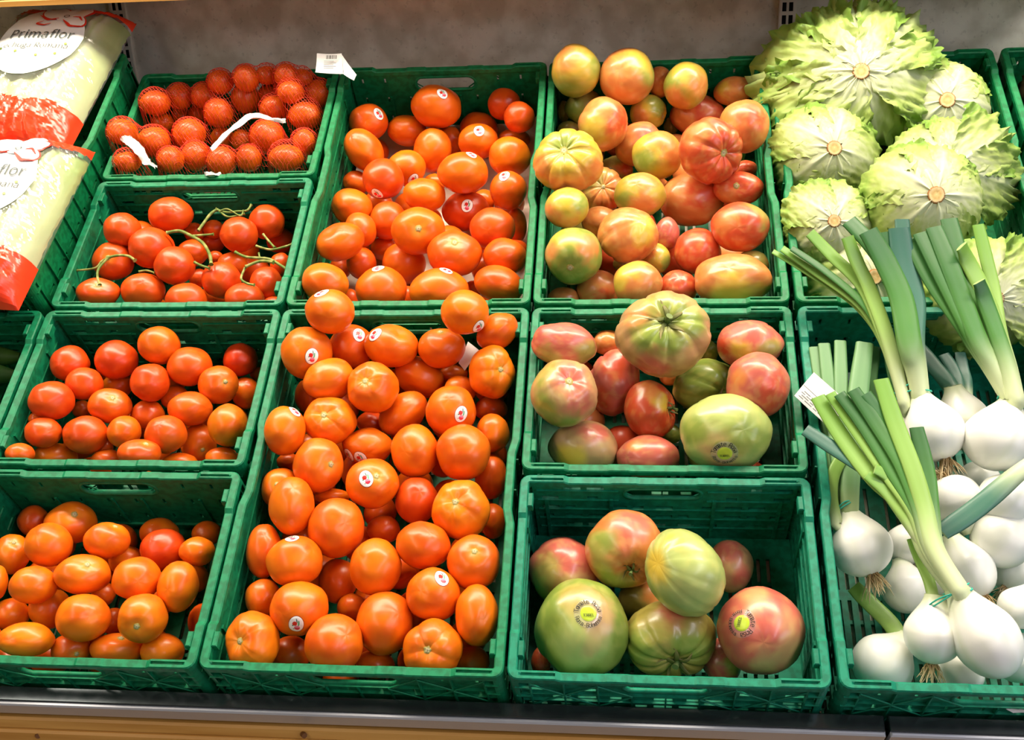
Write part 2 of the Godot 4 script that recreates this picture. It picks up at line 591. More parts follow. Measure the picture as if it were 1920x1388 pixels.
func crate_parts(d: float, h: float, style: int) -> Dictionary:
	var key := "%.3f/%.3f/%d" % [d, h, style]
	if crate_cache.has(key):
		return crate_cache[key]
	var w := 0.397
	var out := {}
	var t := 0.004
	# floor: slatted
	var mb := MB.new()
	var holes := []
	var rows := int(round((d - 0.05) / 0.085))
	for r in rows:
		var z0 := 0.025 + (d - 0.05) * r / rows + 0.008
		for i in 24:
			if i % 6 == 5:
				continue
			holes.append(Rect2(0.03 + i * 0.0141, z0, 0.0055, (d - 0.05) / rows - 0.016))
	mb.panel(w - 0.02, d - 0.02, 0.005, holes, Transform3D(Basis(Vector3(1, 0, 0), Vector3(0, 0, 1), Vector3(0, -1, 0)), Vector3(-w * 0.5 + 0.01, 0.012, -d * 0.5 + 0.01)))
	for i in 5:
		mb.box(Vector3(-w * 0.5 + 0.01, 0.0, -d * 0.5 + 0.012 + (d - 0.032) * i / 4.0), Vector3(w * 0.5 - 0.01, 0.008, -d * 0.5 + 0.018 + (d - 0.032) * i / 4.0))
	out["floor"] = mb.mesh()
	# end walls (across u), with the hand hold
	var wh := h - 0.012
	for e in 2:
		mb = MB.new()
		holes = []
		var W := w - 0.03
		var hy := wh - 0.030
		if style == 0:
			for r in 5:
				var y := wh - 0.020 - r * 0.026
				for i in 11:
					var x := 0.012 + i * 0.0325
					if (r < 2 and x > W * 0.5 - 0.085 and x < W * 0.5 + 0.06) or (i * 7 + r * 5) % 4 == 0:
						continue
					holes.append(Rect2(x, y, 0.024 if (i + r) % 3 else 0.015, 0.0075))
			holes.append_array(handle_holes(W * 0.5, hy, 0.105, 0.024))
		else:
			for r in 3:
				for i in 8:
					if i > 1 and i < 6 and r == 0:
						continue
					holes.append(Rect2(0.02 + i * 0.044, wh - 0.03 - r * 0.045, 0.004, 0.012))
			holes.append_array(handle_holes(W * 0.5, hy - 0.004, 0.115, 0.03))
		var xf := Transform3D(Basis(), Vector3(-W * 0.5, 0.008, -d * 0.5 + 0.006))
		if e == 1:
			xf = Transform3D(Basis(Vector3(-1, 0, 0), Vector3.UP, Vector3(0, 0, -1)), Vector3(W * 0.5, 0.008, d * 0.5 - 0.006))
		mb.panel(W, wh - 0.004, t, holes, xf)
		if style == 0:
			for r in 5:
				var y := wh - 0.0225 - r * 0.026
				mb.box(Vector3(0.006, y, t), Vector3(W - 0.006 if r > 1 else W * 0.5 - 0.062, y + 0.002, t + 0.0022), xf)
				if r <= 1:
					mb.box(Vector3(W * 0.5 + 0.062, y, t), Vector3(W - 0.006, y + 0.002, t + 0.0022), xf)
			for x in [0.016, W - 0.022, W * 0.5 - 0.075, W * 0.5 + 0.07]:
				mb.box(Vector3(x, 0.01, t), Vector3(x + 0.005, wh - 0.045, t + 0.003), xf)
		else:
			for x in [0.07, 0.16, W - 0.07, W - 0.16]:
				mb.box(Vector3(x, 0.01, t), Vector3(x + 0.004, wh * 0.62, t + 0.0025), xf)
			mb.box(Vector3(0.004, 0.02, t), Vector3(W - 0.004, 0.026, t + 0.004), xf)
		# ribs on the outer face: posts, a rail and crossed braces
		for i in 9:
			var x := 0.012 + (W - 0.024) * i / 8.0
			if absf(x - W * 0.5) < 0.055:
				mb.box(Vector3(x - 0.001, 0.0, -0.004), Vector3(x + 0.001, wh - 0.055, 0), xf)
			else:
				mb.box(Vector3(x - 0.001, 0.0, -0.005), Vector3(x + 0.001, wh - 0.004, 0), xf)
		for y in [0.012, 0.05, 0.088, wh - 0.052]:
			mb.box(Vector3(0, y, -0.004), Vector3(W, y + 0.002, 0), xf)
		for i in 8:
			var x0 := 0.012 + (W - 0.024) * i / 8.0
			var x1 := 0.012 + (W - 0.024) * (i + 1) / 8.0
			if i == 3 or i == 4:
				continue
			var ya := wh - 0.05 if i % 2 else wh - 0.016
			var yb := wh - 0.016 if i % 2 else wh - 0.05
			var a := Vector3(x0, ya, -0.0045)
			var b := Vector3(x1, yb, -0.0045)
			mb.tube([xf * a, xf * b], [0.0014], 4)
			mb.tube([xf * Vector3(x0, yb - 0.036, -0.0045), xf * Vector3(x1, ya - 0.036, -0.0045)], [0.0014], 4)
		out["end%d" % e] = mb.mesh()
		var hm2 := MB.new()
		handle_frame(hm2, W * 0.5, hy - (0.0 if style == 0 else 0.004), 0.108 if style == 0 else 0.118, 0.027 if style == 0 else 0.033, t * 0.5)
		var pv := PackedVector3Array()
		for q in hm2.v:
			pv.append(xf * q)
		hm2.v = pv
		var pn := PackedVector3Array()
		for q in hm2.nr:
			pn.append(xf.basis * q)
		hm2.nr = pn
		out["handle%d" % e] = hm2.mesh()
	# side walls (along v)
	for e in 2:
		mb = MB.new()
		holes = []
		var W := d - 0.03
		var cols := int(W / 0.036)
		for r in 4:
			for i in cols:
				if (i * 5 + r * 3) % 5 == 0 or r == 3 and style == 1:
					continue
				holes.append(Rect2(0.014 + i * 0.036, wh - 0.034 - r * 0.031, 0.024, 0.0055))
		var xf := Transform3D(Basis(Vector3(0, 0, 1), Vector3.UP, Vector3(-1, 0, 0)), Vector3(w * 0.5 - 0.006, 0.008, -W * 0.5))
		if e == 1:
			xf = Transform3D(Basis(Vector3(0, 0, -1), Vector3.UP, Vector3(1, 0, 0)), Vector3(-w * 0.5 + 0.006, 0.008, W * 0.5))
		mb.panel(W, wh - 0.004, t, holes, xf)
		for r in 4:
			mb.box(Vector3(0.01, wh - 0.038 - r * 0.031, t), Vector3(W - 0.01, wh - 0.0358 - r * 0.031, t + 0.002), xf)
		mb.box(Vector3(0.05, 0.03, t), Vector3(0.056, wh - 0.02, t + 0.003), xf)
		mb.box(Vector3(W - 0.056, 0.03, t), Vector3(W - 0.05, wh - 0.02, t + 0.003), xf)
		for i in int(W / 0.05) + 1:
			mb.box(Vector3(0.005 + i * 0.05, 0, -0.004), Vector3(0.007 + i * 0.05, wh - 0.01, 0), xf)
		out["side%d" % e] = mb.mesh()
	# rim
	mb = MB.new()
	ring(mb, w, d, h - 0.013, h, 0.0125, 0.013, 0.0042, 0.005 if d > 0.4 else 0.0)
	out["rim"] = mb.mesh()
	# latch tabs along the side rims near the corners
	mb = MB.new()
	mb.cbox(Vector3(0, -0.012, 0), Vector3(0.0075, 0.0012, 0.021), 0.0012)
	out["tab"] = mb.mesh()
	# corner posts
	mb = MB.new()
	var pts := []
	for i in 7:
		var a := PI * 0.5 * i / 6.0
		pts.append(Vector2(cos(a), sin(a)))
	for i in 6:
		var a: Vector2 = pts[i] * 0.014
		var b: Vector2 = pts[i + 1] * 0.014
		var ai: Vector2 = pts[i] * 0.008
		var bi: Vector2 = pts[i + 1] * 0.008
		var top := h - 0.012
		mb.quad(Vector3(a.x, 0, a.y), Vector3(b.x, 0, b.y), Vector3(b.x, top, b.y), Vector3(a.x, top, a.y))
		mb.quad(Vector3(ai.x, 0, ai.y), Vector3(ai.x, top, ai.y), Vector3(bi.x, top, bi.y), Vector3(bi.x, 0, bi.y))
		mb.quad(Vector3(ai.x, 0, ai.y), Vector3(bi.x, 0, bi.y), Vector3(b.x, 0, b.y), Vector3(a.x, 0, a.y))
	for y in [0.03, 0.075, 0.115, h - 0.03]:
		mb.box(Vector3(-0.012, y, 0.006), Vector3(0.006, y + 0.002, 0.0150))
		mb.box(Vector3(0.006, y, -0.012), Vector3(0.0150, y + 0.002, 0.006))
	out["post"] = mb.mesh()
	crate_cache[key] = out
	return out

func crate(u: float, v: float, d: float, h: float, rim_n: float, style: int, mat: int, label: String, yaw := 0.0) -> Node3D:
	# u, v: back left corner of the rim; d: length down the slope
	var xf := Transform3D(shelf_basis() * Basis(Vector3.UP, deg_to_rad(yaw)), P(u + 0.2, v + d * 0.5, rim_n - h))
	var o := thing("plastic_crate", label, "crate", xf, "green plastic crates on the sloping display")
	var dd := d - 0.004
	var q := crate_parts(dd, h, style)
	var m: Material = M["crate%d" % mat]
	part("floor", q["floor"], m, o)
	for e in 2:
		var w := part("end_wall", q["end%d" % e], m, o)
		part("handle", q["handle%d" % e], m, w)
	for e in 2:
		part("side_wall", q["side%d" % e], m, o)
	part("rim", q["rim"], m, o)
	var hx := 0.1985
	for sx in [-1, 1]:
		for sz in [-1, 1]:
			var b := Basis(Vector3.UP, 0.0)
			if sx < 0 and sz > 0:
				b = Basis(Vector3.UP, -PI * 0.5)
			elif sx < 0 and sz < 0:
				b = Basis(Vector3.UP, PI)
			elif sx > 0 and sz < 0:
				b = Basis(Vector3.UP, PI * 0.5)
			part("corner_post", q["post"], m, o, Transform3D(b, Vector3(sx * (hx - 0.014), 0, sz * (dd * 0.5 - 0.014))))
			var z: float = sz * (dd * 0.5 - 0.030) - (0.021 if sz > 0 else 0.0)
			part("latch_tab", q["tab"], m, o, Transform3D(Basis(), Vector3(hx - 0.0195 if sx > 0 else -hx + 0.012, h, z)))
	return o


# ---------------------------------------------------------------- tomatoes
var PAL := {"g": S("#889b40"), "y": S("#d8b840"), "o": S("#d98344"), "p": S("#c86454"), "r": S("#d2512e"), "l": S("#a39446"), "t": S("#c09866"), "w": S("#aebb6a")}

func fruit_r(d: Vector3, q: Dictionary) -> float:
	# radius of the unit fruit towards d; q.pole is the stem end
	var c := clampf(d.dot(q.pole), -1.0, 1.0)
	var th := acos(c)
	var ph := atan2(d.dot(q.t2), d.dot(q.t1))
	var s := sin(th)
	var form: int = q.form
	var r: float = 1.0 + q.lump * noise.get_noise_3dv(d * 55.0 + q.off)
	var dep: float = [0.13, 0.12, 0.22, 0.30, 0.16][form]
	r -= dep * exp(-th * th / (0.30 if form == 3 else 0.16))
	r -= 0.035 * exp(-(PI - th) * (PI - th) / 0.05)
	match form:
		0:
			r += 0.012 * cos(5.0 * ph + q.ph) * s
		1:   # kidney: a broad dent on one flank
			var k := acos(clampf(d.dot(q.dent), -1.0, 1.0))
			r -= 0.20 * exp(-k * k / 0.22)
		2:
			r += 0.035 * cos(5.0 * ph + q.ph + 0.6 * sin(ph)) * s * (0.35 + 0.65 * (0.5 + 0.5 * c))
			r -= 0.05 * pow(1.0 - absf(sin(2.5 * ph + q.ph)), 5.0) * s * (0.5 + 0.5 * c)
		3:
			var e := pow(1.0 - absf(sin(4.5 * ph + q.ph + 0.5 * sin(2.0 * ph))), 3.0)
			r -= 0.13 * e * pow(s, 0.7) * (0.12 + 0.88 * pow(0.5 + 0.5 * c, 1.3))
		4:
			var e := pow(1.0 - absf(sin(5.0 * ph + q.ph)), 3.0)
			r -= 0.035 * e * s
	return r * [1.0, 1.04, 1.035, 1.07, 1.02][form]

func tomato_skin(q: Dictionary) -> MB:
	var nu: int = q.nu
	var nv: int = nu * 5 / 8
	var mb := MB.new()
	var p := PackedVector3Array()
	var cc := PackedColorArray()
	for j in nv + 1:
		var th := PI * pow(float(j) / nv, 1.12)
		var st := sin(th)
		var ct := cos(th)
		for i in nu:
			var ph := TAU * i / nu
			var d: Vector3 = q.t1 * (st * cos(ph)) + q.t2 * (st * sin(ph)) + q.pole * ct
			p.append(d * fruit_r(d, q) * q.rad)
			cc.append(skin_colour(d, th, q))
	mb.grid(p, cc, nu, nv + 1, true)
	return mb

func skin_colour(d: Vector3, th: float, q: Dictionary) -> Color:
	var c: Color = q.base
	var w := noise.get_noise_3dv(d * 90.0 + q.off)
	if q.patches.is_empty():
		c = c.lerp(q.other, clampf(0.35 + 1.4 * w, 0.0, 1.0))
		# the stem end ripens last: a paler yellow collar round the scar
		c = c.lerp(S("#e0b040"), 0.42 * exp(-th * th / 0.09) if q.scar else 0.0)
	else:
		c = c.lerp(c * 0.86, clampf(0.5 + 1.6 * w, 0.0, 1.0))
		for k in q.patches:
			var a := acos(clampf(d.dot(k[0]), -1.0, 1.0)) * (1.0 + 0.9 * w)
			c = c.lerp(k[2], 0.92 * (1.0 - smoothstep(k[1] * 0.45, k[1] * 1.35, a)))
		var streak := noise.get_noise_3dv(d * 260.0 + q.off)
		c = c.lerp(S("#e6d37a"), clampf(streak * 0.5, 0.0, 0.16))
	return c

func on_skin(q: Dictionary, centre: Vector3, x: float, y: float, lift: float) -> Vector3:
	# a point x, y metres from the skin point towards `centre`, along the skin, lifted off it
	var p0: Vector3 = centre * fruit_r(centre, q) * q.rad
	var nrm: Vector3 = (centre / q.rad).normalized()
	var ex := Vector3.UP.cross(nrm).normalized()
	var ey := nrm.cross(ex)
	var pt: Vector3 = p0 + ex * x + ey * y
	var d: Vector3 = (pt / q.rad).normalized()
	var s: Vector3 = d * fruit_r(d, q) * q.rad
	return s + (d / q.rad).normalized() * lift

func sticker(q: Dictionary, at: Vector3, rx: float, ry: float, turn: float, parent: Node3D, called: String, mat: Material, lift := 0.0006) -> MeshInstance3D:
	var mb := MB.new()
	var p := PackedVector3Array()
	var uvs := PackedVector2Array()
	for j in 7:
		for i in 24:
			var a := TAU * i / 24.0
			var k := j / 6.0
			var e := Vector2(cos(a) * k * rx, sin(a) * k * ry).rotated(turn)
			p.append(on_skin(q, at, e.x, e.y, lift if j < 6 else lift * 0.3))
			uvs.append(Vector2(0.5 + 0.5 * cos(a) * k, 0.5 - 0.5 * sin(a) * k))
	mb.grid(p, PackedColorArray(), 24, 7, true, uvs)
	return part(called, mb, mat, parent)

func sticker_picture() -> ImageTexture:
	# white oval with a dark hairline, two red tomatoes, a paler pink one and a green leaf spray
	var w := 128
	var h := 160
	var im := Image.create(w, h, false, Image.FORMAT_RGB8)
	for y in h:
		for x in w:
			var a := (x + 0.5) / w * 2.0 - 1.0
			var b := (y + 0.5) / h * 2.0 - 1.0
			var c := Color(0.97, 0.97, 0.95)
			if a * a + b * b > 0.88:
				c = Color(0.45, 0.05, 0.05)
			if Vector2((a + 0.18) / 0.30, (b + 0.12) / 0.24).length() < 1.0:
				c = Color(0.84, 0.15, 0.10)
			if Vector2((a - 0.12) / 0.36, (b - 0.36) / 0.28).length() < 1.0:
				c = Color(0.86, 0.22, 0.30) if b > 0.34 else Color(0.93, 0.55, 0.66)
			if Vector2((a - 0.30) / 0.12, (b + 0.16) / 0.30).length() < 1.0:
				c = Color(0.45, 0.68, 0.52)
			if Vector2((a - 0.02 - 0.3 * (b + 0.6)) / 0.06, (b + 0.45) / 0.25).length() < 1.0:
				c = Color(0.20, 0.33, 0.22)
			if Vector2((a + 0.42) / 0.09, (b - 0.10) / 0.06).length() < 1.0 or Vector2((a + 0.30) / 0.08, (b - 0.52) / 0.05).length() < 1.0:
				c = Color(0.25, 0.40, 0.25)
			im.set_pixel(x, y, c)
	return ImageTexture.create_from_image(im)

func text_arrays(txt: String, size: float) -> Array:
	var t := TextMesh.new()
	var f := SystemFont.new()
	f.font_names = PackedStringArray(["Droid Sans"])
	t.font = f
	t.text = txt
	t.font_size = 32
	t.pixel_size = size / 32.0
	t.depth = 0.0
	t.curve_step = 2.0
	return t.surface_get_arrays(0) if t.get_surface_count() else []

func add_text(mb: MB, txt: String, size: float, place: Callable) -> void:
	# letters laid on a surface: place(x, y) gives the point for a place in the text's own plane
	var a := text_arrays(txt, size)
	if a.is_empty():
		return
	var k := mb.v.size()
	var src: PackedVector3Array = a[Mesh.ARRAY_VERTEX]
	var nn: Vector3 = (place.call(0.001, 0.0) - place.call(0.0, 0.0)).cross(place.call(0.0, 0.001) - place.call(0.0, 0.0)).normalized()
	for s in src:
		mb.v.append(place.call(s.x, s.y))
		mb.nr.append(nn)
		mb.c.append(Color.WHITE)
		mb.uv.append(Vector2())
	var ii: PackedInt32Array = a[Mesh.ARRAY_INDEX] if a[Mesh.ARRAY_INDEX] != null else PackedInt32Array(range(src.size()))
	for i in ii:
		mb.ix.append(k + i)

func rosa_sticker(q: Dictionary, at: Vector3, parent: Node3D, turn: float, r: float) -> void:
	var s := sticker(q, at, r, r, 0.0, parent, "sticker", M.clear_label, 0.0004)
	s.set_meta("label", "clear round label with black lettering round a lime disc")
	sticker(q, at, r * 0.55, r * 0.55, 0.0, s, "disc", M.lime, 0.0009)
	var mb := MB.new()
	var put := func(txt: String, a0: float, a1: float, rr: float, inward: bool, size: float):
		for i in txt.length():
			if txt[i] == " ":
				continue
			var a := lerpf(a0, a1, (i + 0.5) / txt.length()) + turn
			var c := Vector2(cos(a), sin(a)) * rr
			var up := Vector2(cos(a), sin(a)) * (-1.0 if inward else 1.0)
			var rt := Vector2(up.y, -up.x)
			add_text(mb, txt[i], size, func(x, y): 
				var e: Vector2 = c + rt * x + up * y
				return on_skin(q, at, e.x, e.y, 0.0016))
	put.call("Tomate Rosa", PI * 0.97, PI * 0.03, r * 0.80, false, r * 0.48)
	put.call("Roma-Bohemia", PI * 1.08, PI * 1.92, r * 0.82, true, r * 0.40)
	for i in 6:
		var tx := -0.30 + 0.12 * i
		add_text(mb, "TORREL"[i], r * 0.26, func(x, y):
			var e := Vector2(tx * r + x, -0.14 * r + y).rotated(turn)
			return on_skin(q, at, e.x, e.y, 0.0018))
	part("lettering", mb, M.ink, s)

func stem_scar(q: Dictionary, parent: Node3D, size: float) -> void:
	# corky star left where the stalk was
	var mb := MB.new()
	var p := PackedVector3Array()
	var cc := PackedColorArray()
	for j in 4:
		for i in 15:
			var a := TAU * i / 15.0
			var k := j / 3.0
			var rr := size * k * (1.0 + 0.30 * noise.get_noise_2d(i * 260.0, q.ph * 90.0) * k + (0.12 if i % 3 == 0 else 0.0) * k)
			p.append(on_skin(q, q.pole, cos(a) * rr, sin(a) * rr, [0.0018, 0.0014, 0.0011, 0.0001][j]))
			cc.append([S("#77764e"), S("#c9bd97"), S("#a49a66"), S("#b09a48")][j] * (0.9 + 0.2 * (i % 2)))
	mb.grid(p, cc, 15, 4, true)
	part("stem_scar", mb, M.scar, parent)

func calyx(q: Dictionary, parent: Node3D, size: float, stalk: float) -> void:
	var up: Vector3 = (q.pole / q.rad).normalized()
	var p0: Vector3 = on_skin(q, q.pole, 0, 0, 0.0)
	var mb := MB.new()
	mb.tube([p0 - up * 0.004, p0 + up * stalk * 0.5, p0 + up * stalk + q.t1 * stalk * 0.25], [size * 0.30, size * 0.26, size * 0.34], 8, 1.0, q.t1, [S("#4c5a26"), S("#3f5b2a"), S("#6f7f4a")])
	part("stalk", mb, M.green_stem, parent)
	for i in 5:
		mb = MB.new()
		var a := TAU * i / 5.0 + 0.3
		var pts := []
		var cl := []
		for k in 5:
			var s := k / 4.0
			var rr := size * (0.25 + 1.5 * s)
			pts.append(on_skin(q, q.pole, cos(a + 0.3 * s) * rr, sin(a + 0.3 * s) * rr, 0.003 + 0.004 * sin(s * 5.0 + i)))
			cl.append(S("#4d5c24").lerp(S("#8a7c4c"), s))
		mb.tube(pts, [size * 0.20, size * 0.26, size * 0.2, size * 0.12, size * 0.02], 6, 0.35, up, cl)
		part("sepal", mb, M.green_stem, parent)

func tomato(row: Array) -> Node3D:
	# row: group, form, position, radii (mm), turn (degrees), stem end, has scar, tone or palette, patches, stickers, extra, label
	var rad := Vector3(row[5], row[6], row[7]) * 0.001
	var pole := Vector3(row[11], row[12], row[13]).normalized()
	var t1 := pole.cross(Vector3(0.3, 0.2, 0.93)).normalized()
	var q := {"rad": rad, "pole": pole, "t1": t1, "t2": pole.cross(t1), "form": row[1], "off": Vector3(rng.randf() * 900, rng.randf() * 900, rng.randf() * 900), "ph": rng.randf() * TAU, "lump": 0.07, "scar": row[14] > 0, "dent": Vector3(rng.randf_range(-0.4, 0.4), -0.8 if rng.randf() < 0.5 else 0.8, 0.55).normalized(), "patches": []}
	if row[1] == 3:
		q.lump = 0.12
	q.nu = 64 if row[1] >= 2 else 44
	var beef: bool = row[15] is String
	if beef:
		q.base = PAL[row[15]]
		q.other = q.base
		for k in row[16]:
			q.patches.append([Vector3(k[0], k[1], k[2]).normalized(), k[3], PAL[k[4]]])
		if q.patches.is_empty():
			q.patches.append([Vector3(0.3, 0.5, -0.8).normalized(), 0.8, PAL["o"]])
	else:
		var a := S("#ee8212").lerp(S("#d02f13"), row[15])
		q.base = a
		q.other = a.lerp(S("#e05a0e").lerp(S("#b41e0f"), row[15]), 0.7)
	var o := thing("tomato", row[19], "tomato", Transform3D(Basis.from_euler(Vector3(row[8], row[9], row[10]) * PI / 180.0), Vector3(row[2], row[3], row[4])), row[0])
	part("skin", tomato_skin(q), M.beef if beef else M.tomato, o)
	if row[14] == 1:
		stem_scar(q, o, rad.x * (0.125 if not beef else 0.12))
	elif row[14] == 2:
		calyx(q, o, rad.x * 0.24, rad.x * 0.22)
	elif row[14] == 3:
		calyx(q, o, 0.008, 0.014)
	for k in row[17]:
		var d := Vector3(k[0], k[1], k[2]).normalized()
		if row[18] == "rosa":
			rosa_sticker(q, d, o, 0.0, 0.0195)
		elif row[18] == "rosa2":
			rosa_sticker(q, d, o, -PI * 0.56, 0.0195)
		else:
			sticker(q, d, 0.0106, 0.0136, k[3], o, "sticker", M.sticker).set_meta("label", "white oval sticker with a red tomato emblem")
	return o

func buried_tomatoes() -> void:
	# the bottom of the piles, seen only through gaps: one object
	var mb := MB.new()
	for b in BURIED:
		var base: Color = PAL[b[4]] if b[4] is String else S("#ea7412").lerp(S("#cf3014"), b[4])
		var p := PackedVector3Array()
		var cc := PackedColorArray()
		var up := Vector3(rng.randf_range(-1, 1), rng.randf_range(-1, 1), rng.randf_range(-1, 1)).normalized()
		var t1 := up.cross(Vector3(0.31, 0.2, 0.93)).normalized()
		var t2 := up.cross(t1)
		for j in 13:
			var th := PI * j / 12.0
			for i in 20:
				var a := TAU * i / 20.0
				var d := t1 * (sin(th) * cos(a)) + t2 * (sin(th) * sin(a)) + up * (cos(th) * (0.9 - 0.14 * exp(-th * th / 0.16)))
				p.append(Vector3(b[0], b[1], b[2]) + d * b[3])
				cc.append(base)
		mb.grid(p, cc, 20, 13, true)
	var o := solo("buried_tomatoes", mb, M.tomato, "tomatoes buried at the bottom of the piles, glimpsed through dark gaps", "tomatoes")
	o.set_meta("kind", "stuff")


# ---------------------------------------------------------------- the rest of the produce and the paper things
func build_rest() -> void:
	liners()
	net_bags()
	vine_stems()
	romaine_bags()
	for k in LETTUCES.size():
		lettuce(LETTUCES[k], k)
	for k in ONIONS.size():
		onion(ONIONS[k])
	onion_bands()
	paper_things()
	edge_produce()

func PV(a: Array) -> Vector3:
	return P(a[0], a[1], a[2])

func liners() -> void:
	# crumpled paper sheets under the tomatoes of the two long crates
	for k in 1:
		var mb := MB.new()
		var u0 := 0.4405 + 0.022
		var v0: float = [0.026, 0.628][k]
		var L: float = [0.545, 0.55][k]
		var p := PackedVector3Array()
		var nu := 30
		var nv := 44
		for j in nv:
			for i in nu:
				var x := 0.352 * i / (nu - 1.0)
				var z := L * j / (nv - 1.0)
				var e := minf(x, 0.352 - x)
				var up := 0.022 * exp(-e / 0.007)
				if k == 0:
					up += 0.03 * exp(-z / 0.03)
				p.append(P(u0 + x, v0 + z, -0.1612 + up + 0.0015 * noise.get_noise_2d(x * 3000.0, z * 3000.0) + 0.0015))
		mb.grid(p, PackedColorArray(), nu, nv)
		solo("paper_liner", mb, M.liner, ["creased beige paper liner in the long back crate", "grey paper liner under the front long crate's tomatoes"][k], "liner")

func net_bags() -> void:
	var bags := [[], [], []]
	for row in TOMATOES:
		if not (row[0] as String).ends_with("net-bag crate"):
			continue
		var w := Vector3(row[2], row[3], row[4]) - P(0, 0, 0)
		var q := Vector3(w.dot(U), w.dot(V), w.dot(N))
		var r: float = maxf(row[5], row[6]) * 0.001
		var k := 0 if q.x + 0.25 * q.y < 0.19 else (1 if q.x + 0.35 * (q.y - 0.1) < 0.285 else 2)
		bags[k].append([q, r])
	for k in 3:
		var mb := net_mesh(bags[k])
		solo("net_bag", mb, M.net, ["red net bag of tomatoes, leftmost of three", "red net bag of tomatoes in the middle of the crate", "red net bag of tomatoes with barcode tag, rightmost"][k], "net bag", Transform3D(), "red net bags")

func net_mesh(balls: Array) -> MB:
	# a knotted net pulled over the tomatoes: a taut sheet over the balls, drawn as thin cords
	var lo := Vector2(9, 9)
	var hi := Vector2(-9, -9)
	for b in balls:
		lo = lo.min(Vector2(b[0].x - b[1] - 0.008, b[0].y - b[1] - 0.008))
		hi = hi.max(Vector2(b[0].x + b[1] + 0.008, b[0].y + b[1] + 0.008))
	var st := 0.0026
	var nx := int((hi.x - lo.x) / st) + 2
	var ny := int((hi.y - lo.y) / st) + 2
	var h0 := PackedFloat32Array()
	h0.resize(nx * ny)
	h0.fill(-1.0)
	var near := PackedFloat32Array()
	near.resize(nx * ny)
	near.fill(9.0)
	for b in balls:
		var r: float = b[1] + 0.0022
		var x0 := maxi(0, int((b[0].x - r - 0.022 - lo.x) / st))
		var x1 := mini(nx - 1, int((b[0].x + r + 0.022 - lo.x) / st))
		var y0 := maxi(0, int((b[0].y - r - 0.022 - lo.y) / st))
		var y1 := mini(ny - 1, int((b[0].y + r + 0.022 - lo.y) / st))
		for j in range(y0, y1 + 1):
			for i in range(x0, x1 + 1):
				var d := Vector2(lo.x + i * st - b[0].x, lo.y + j * st - b[0].y).length()
				var k := j * nx + i
				near[k] = minf(near[k], d - r)
				if d < r * 0.985:
					h0[k] = maxf(h0[k], b[0].z + sqrt(r * r - d * d))
	var h := h0.duplicate()
	for k in h.size():
		if h[k] < -0.5:
			h[k] = -0.075
	for it in 14:
		var g := h.duplicate()
		for j in range(1, ny - 1):
			for i in range(1, nx - 1):
				var k := j * nx + i
				var a := (h[k - 1] + h[k + 1] + h[k - nx] + h[k + nx]) * 0.25
				g[k] = maxf(a, h0[k]) if h0[k] > -0.5 else a
		h = g
	var mb := MB.new()
	var gap := 3   # cells between cords
	for dir in [-1, 1]:
		for s in range(-ny, nx + ny, gap):
			var run := []
			for j in ny:
				var i: int = s + dir * j
				var inside: bool = i >= 0 and i < nx and near[j * nx + clampi(i, 0, nx - 1)] < 0.006
				if inside:
					var wob := 0.0008 * sin(j * 1.57 + s)
					run.append(P(lo.x + i * st + wob, lo.y + j * st, h[j * nx + i]))
				if not inside or j == ny - 1:
					if run.size() > 2:
						mb.tube(run, [0.0005], 3, 1.0, N)
					run = []
	return mb

func vine_stems() -> void:
	for row in VINES:
		var at: Vector3 = PV(row[1][0][0][0])
		var o := thing("vine_stem", row[0], "vine stem", Transform3D(Basis(), at), "green vine stems among the vine tomatoes")
		for s in row[1]:
			var pts := smooth_path(s[0], 5)
			var cols := []
			var rad := []
			for i in pts.size():
				pts[i] -= at
				var k := float(i) / pts.size()
				cols.append(S("#5f7430").lerp(S("#a8a15c"), clampf(noise.get_noise_2d(i * 40.0, s[1] * 900.0) * 1.5 + 0.3 * k, 0.0, 1.0)))
				rad.append(s[1] * 0.00125 * (0.85 + 0.35 * absf(noise.get_noise_1d(i * 160.0))))
			rad[0] *= 1.35
			rad[-1] *= 1.5
			var mb := MB.new()
			mb.tube(pts, rad, 7, 1.0, N, cols)
			part("stem", mb, M.green_stem, o)

func smooth_path(raw: Array, sub: int) -> Array:
	var c: Array = []
	for a in raw:
		c.append(PV(a))
	var out := []
	for i in c.size() - 1:
		var p0: Vector3 = c[max(i - 1, 0)]
		var p1: Vector3 = c[i]
		var p2: Vector3 = c[i + 1]
		var p3: Vector3 = c[min(i + 2, c.size() - 1)]
		for k in sub:
			out.append(p1.cubic_interpolate(p2, p0, p3, float(k) / sub))
	out.append(c[-1])
	return out


# ---------------------------------------------------------------- bagged romaine
func bag_h(x: float, z: float, q: Dictionary) -> float:
	var X := absf(x / q.a)
	var Z := absf(z / q.b)
	var base: float = pow(maxf(0.0, 1.0 - pow(X, 3.6)), 0.55) * pow(maxf(0.0, 1.0 - pow(Z, 6.0)), 0.5)
	var w: float = 0.010 * noise.get_noise_2d(x * 900.0 + q.s, z * 420.0) + 0.003 * (1.0 - absf(noise.get_noise_2d(x * 2600.0 + z * 900.0 + q.s, z * 1500.0 - x * 700.0)) * 3.0)
	var taut := smoothstep(0.75, 1.25, Vector2((x + 0.006) / 0.086, (z + q.b * 0.31) / 0.11).length())
	return q.H * base + w * minf(1.0, base * 1.6) * lerpf(0.12, 1.0, taut)

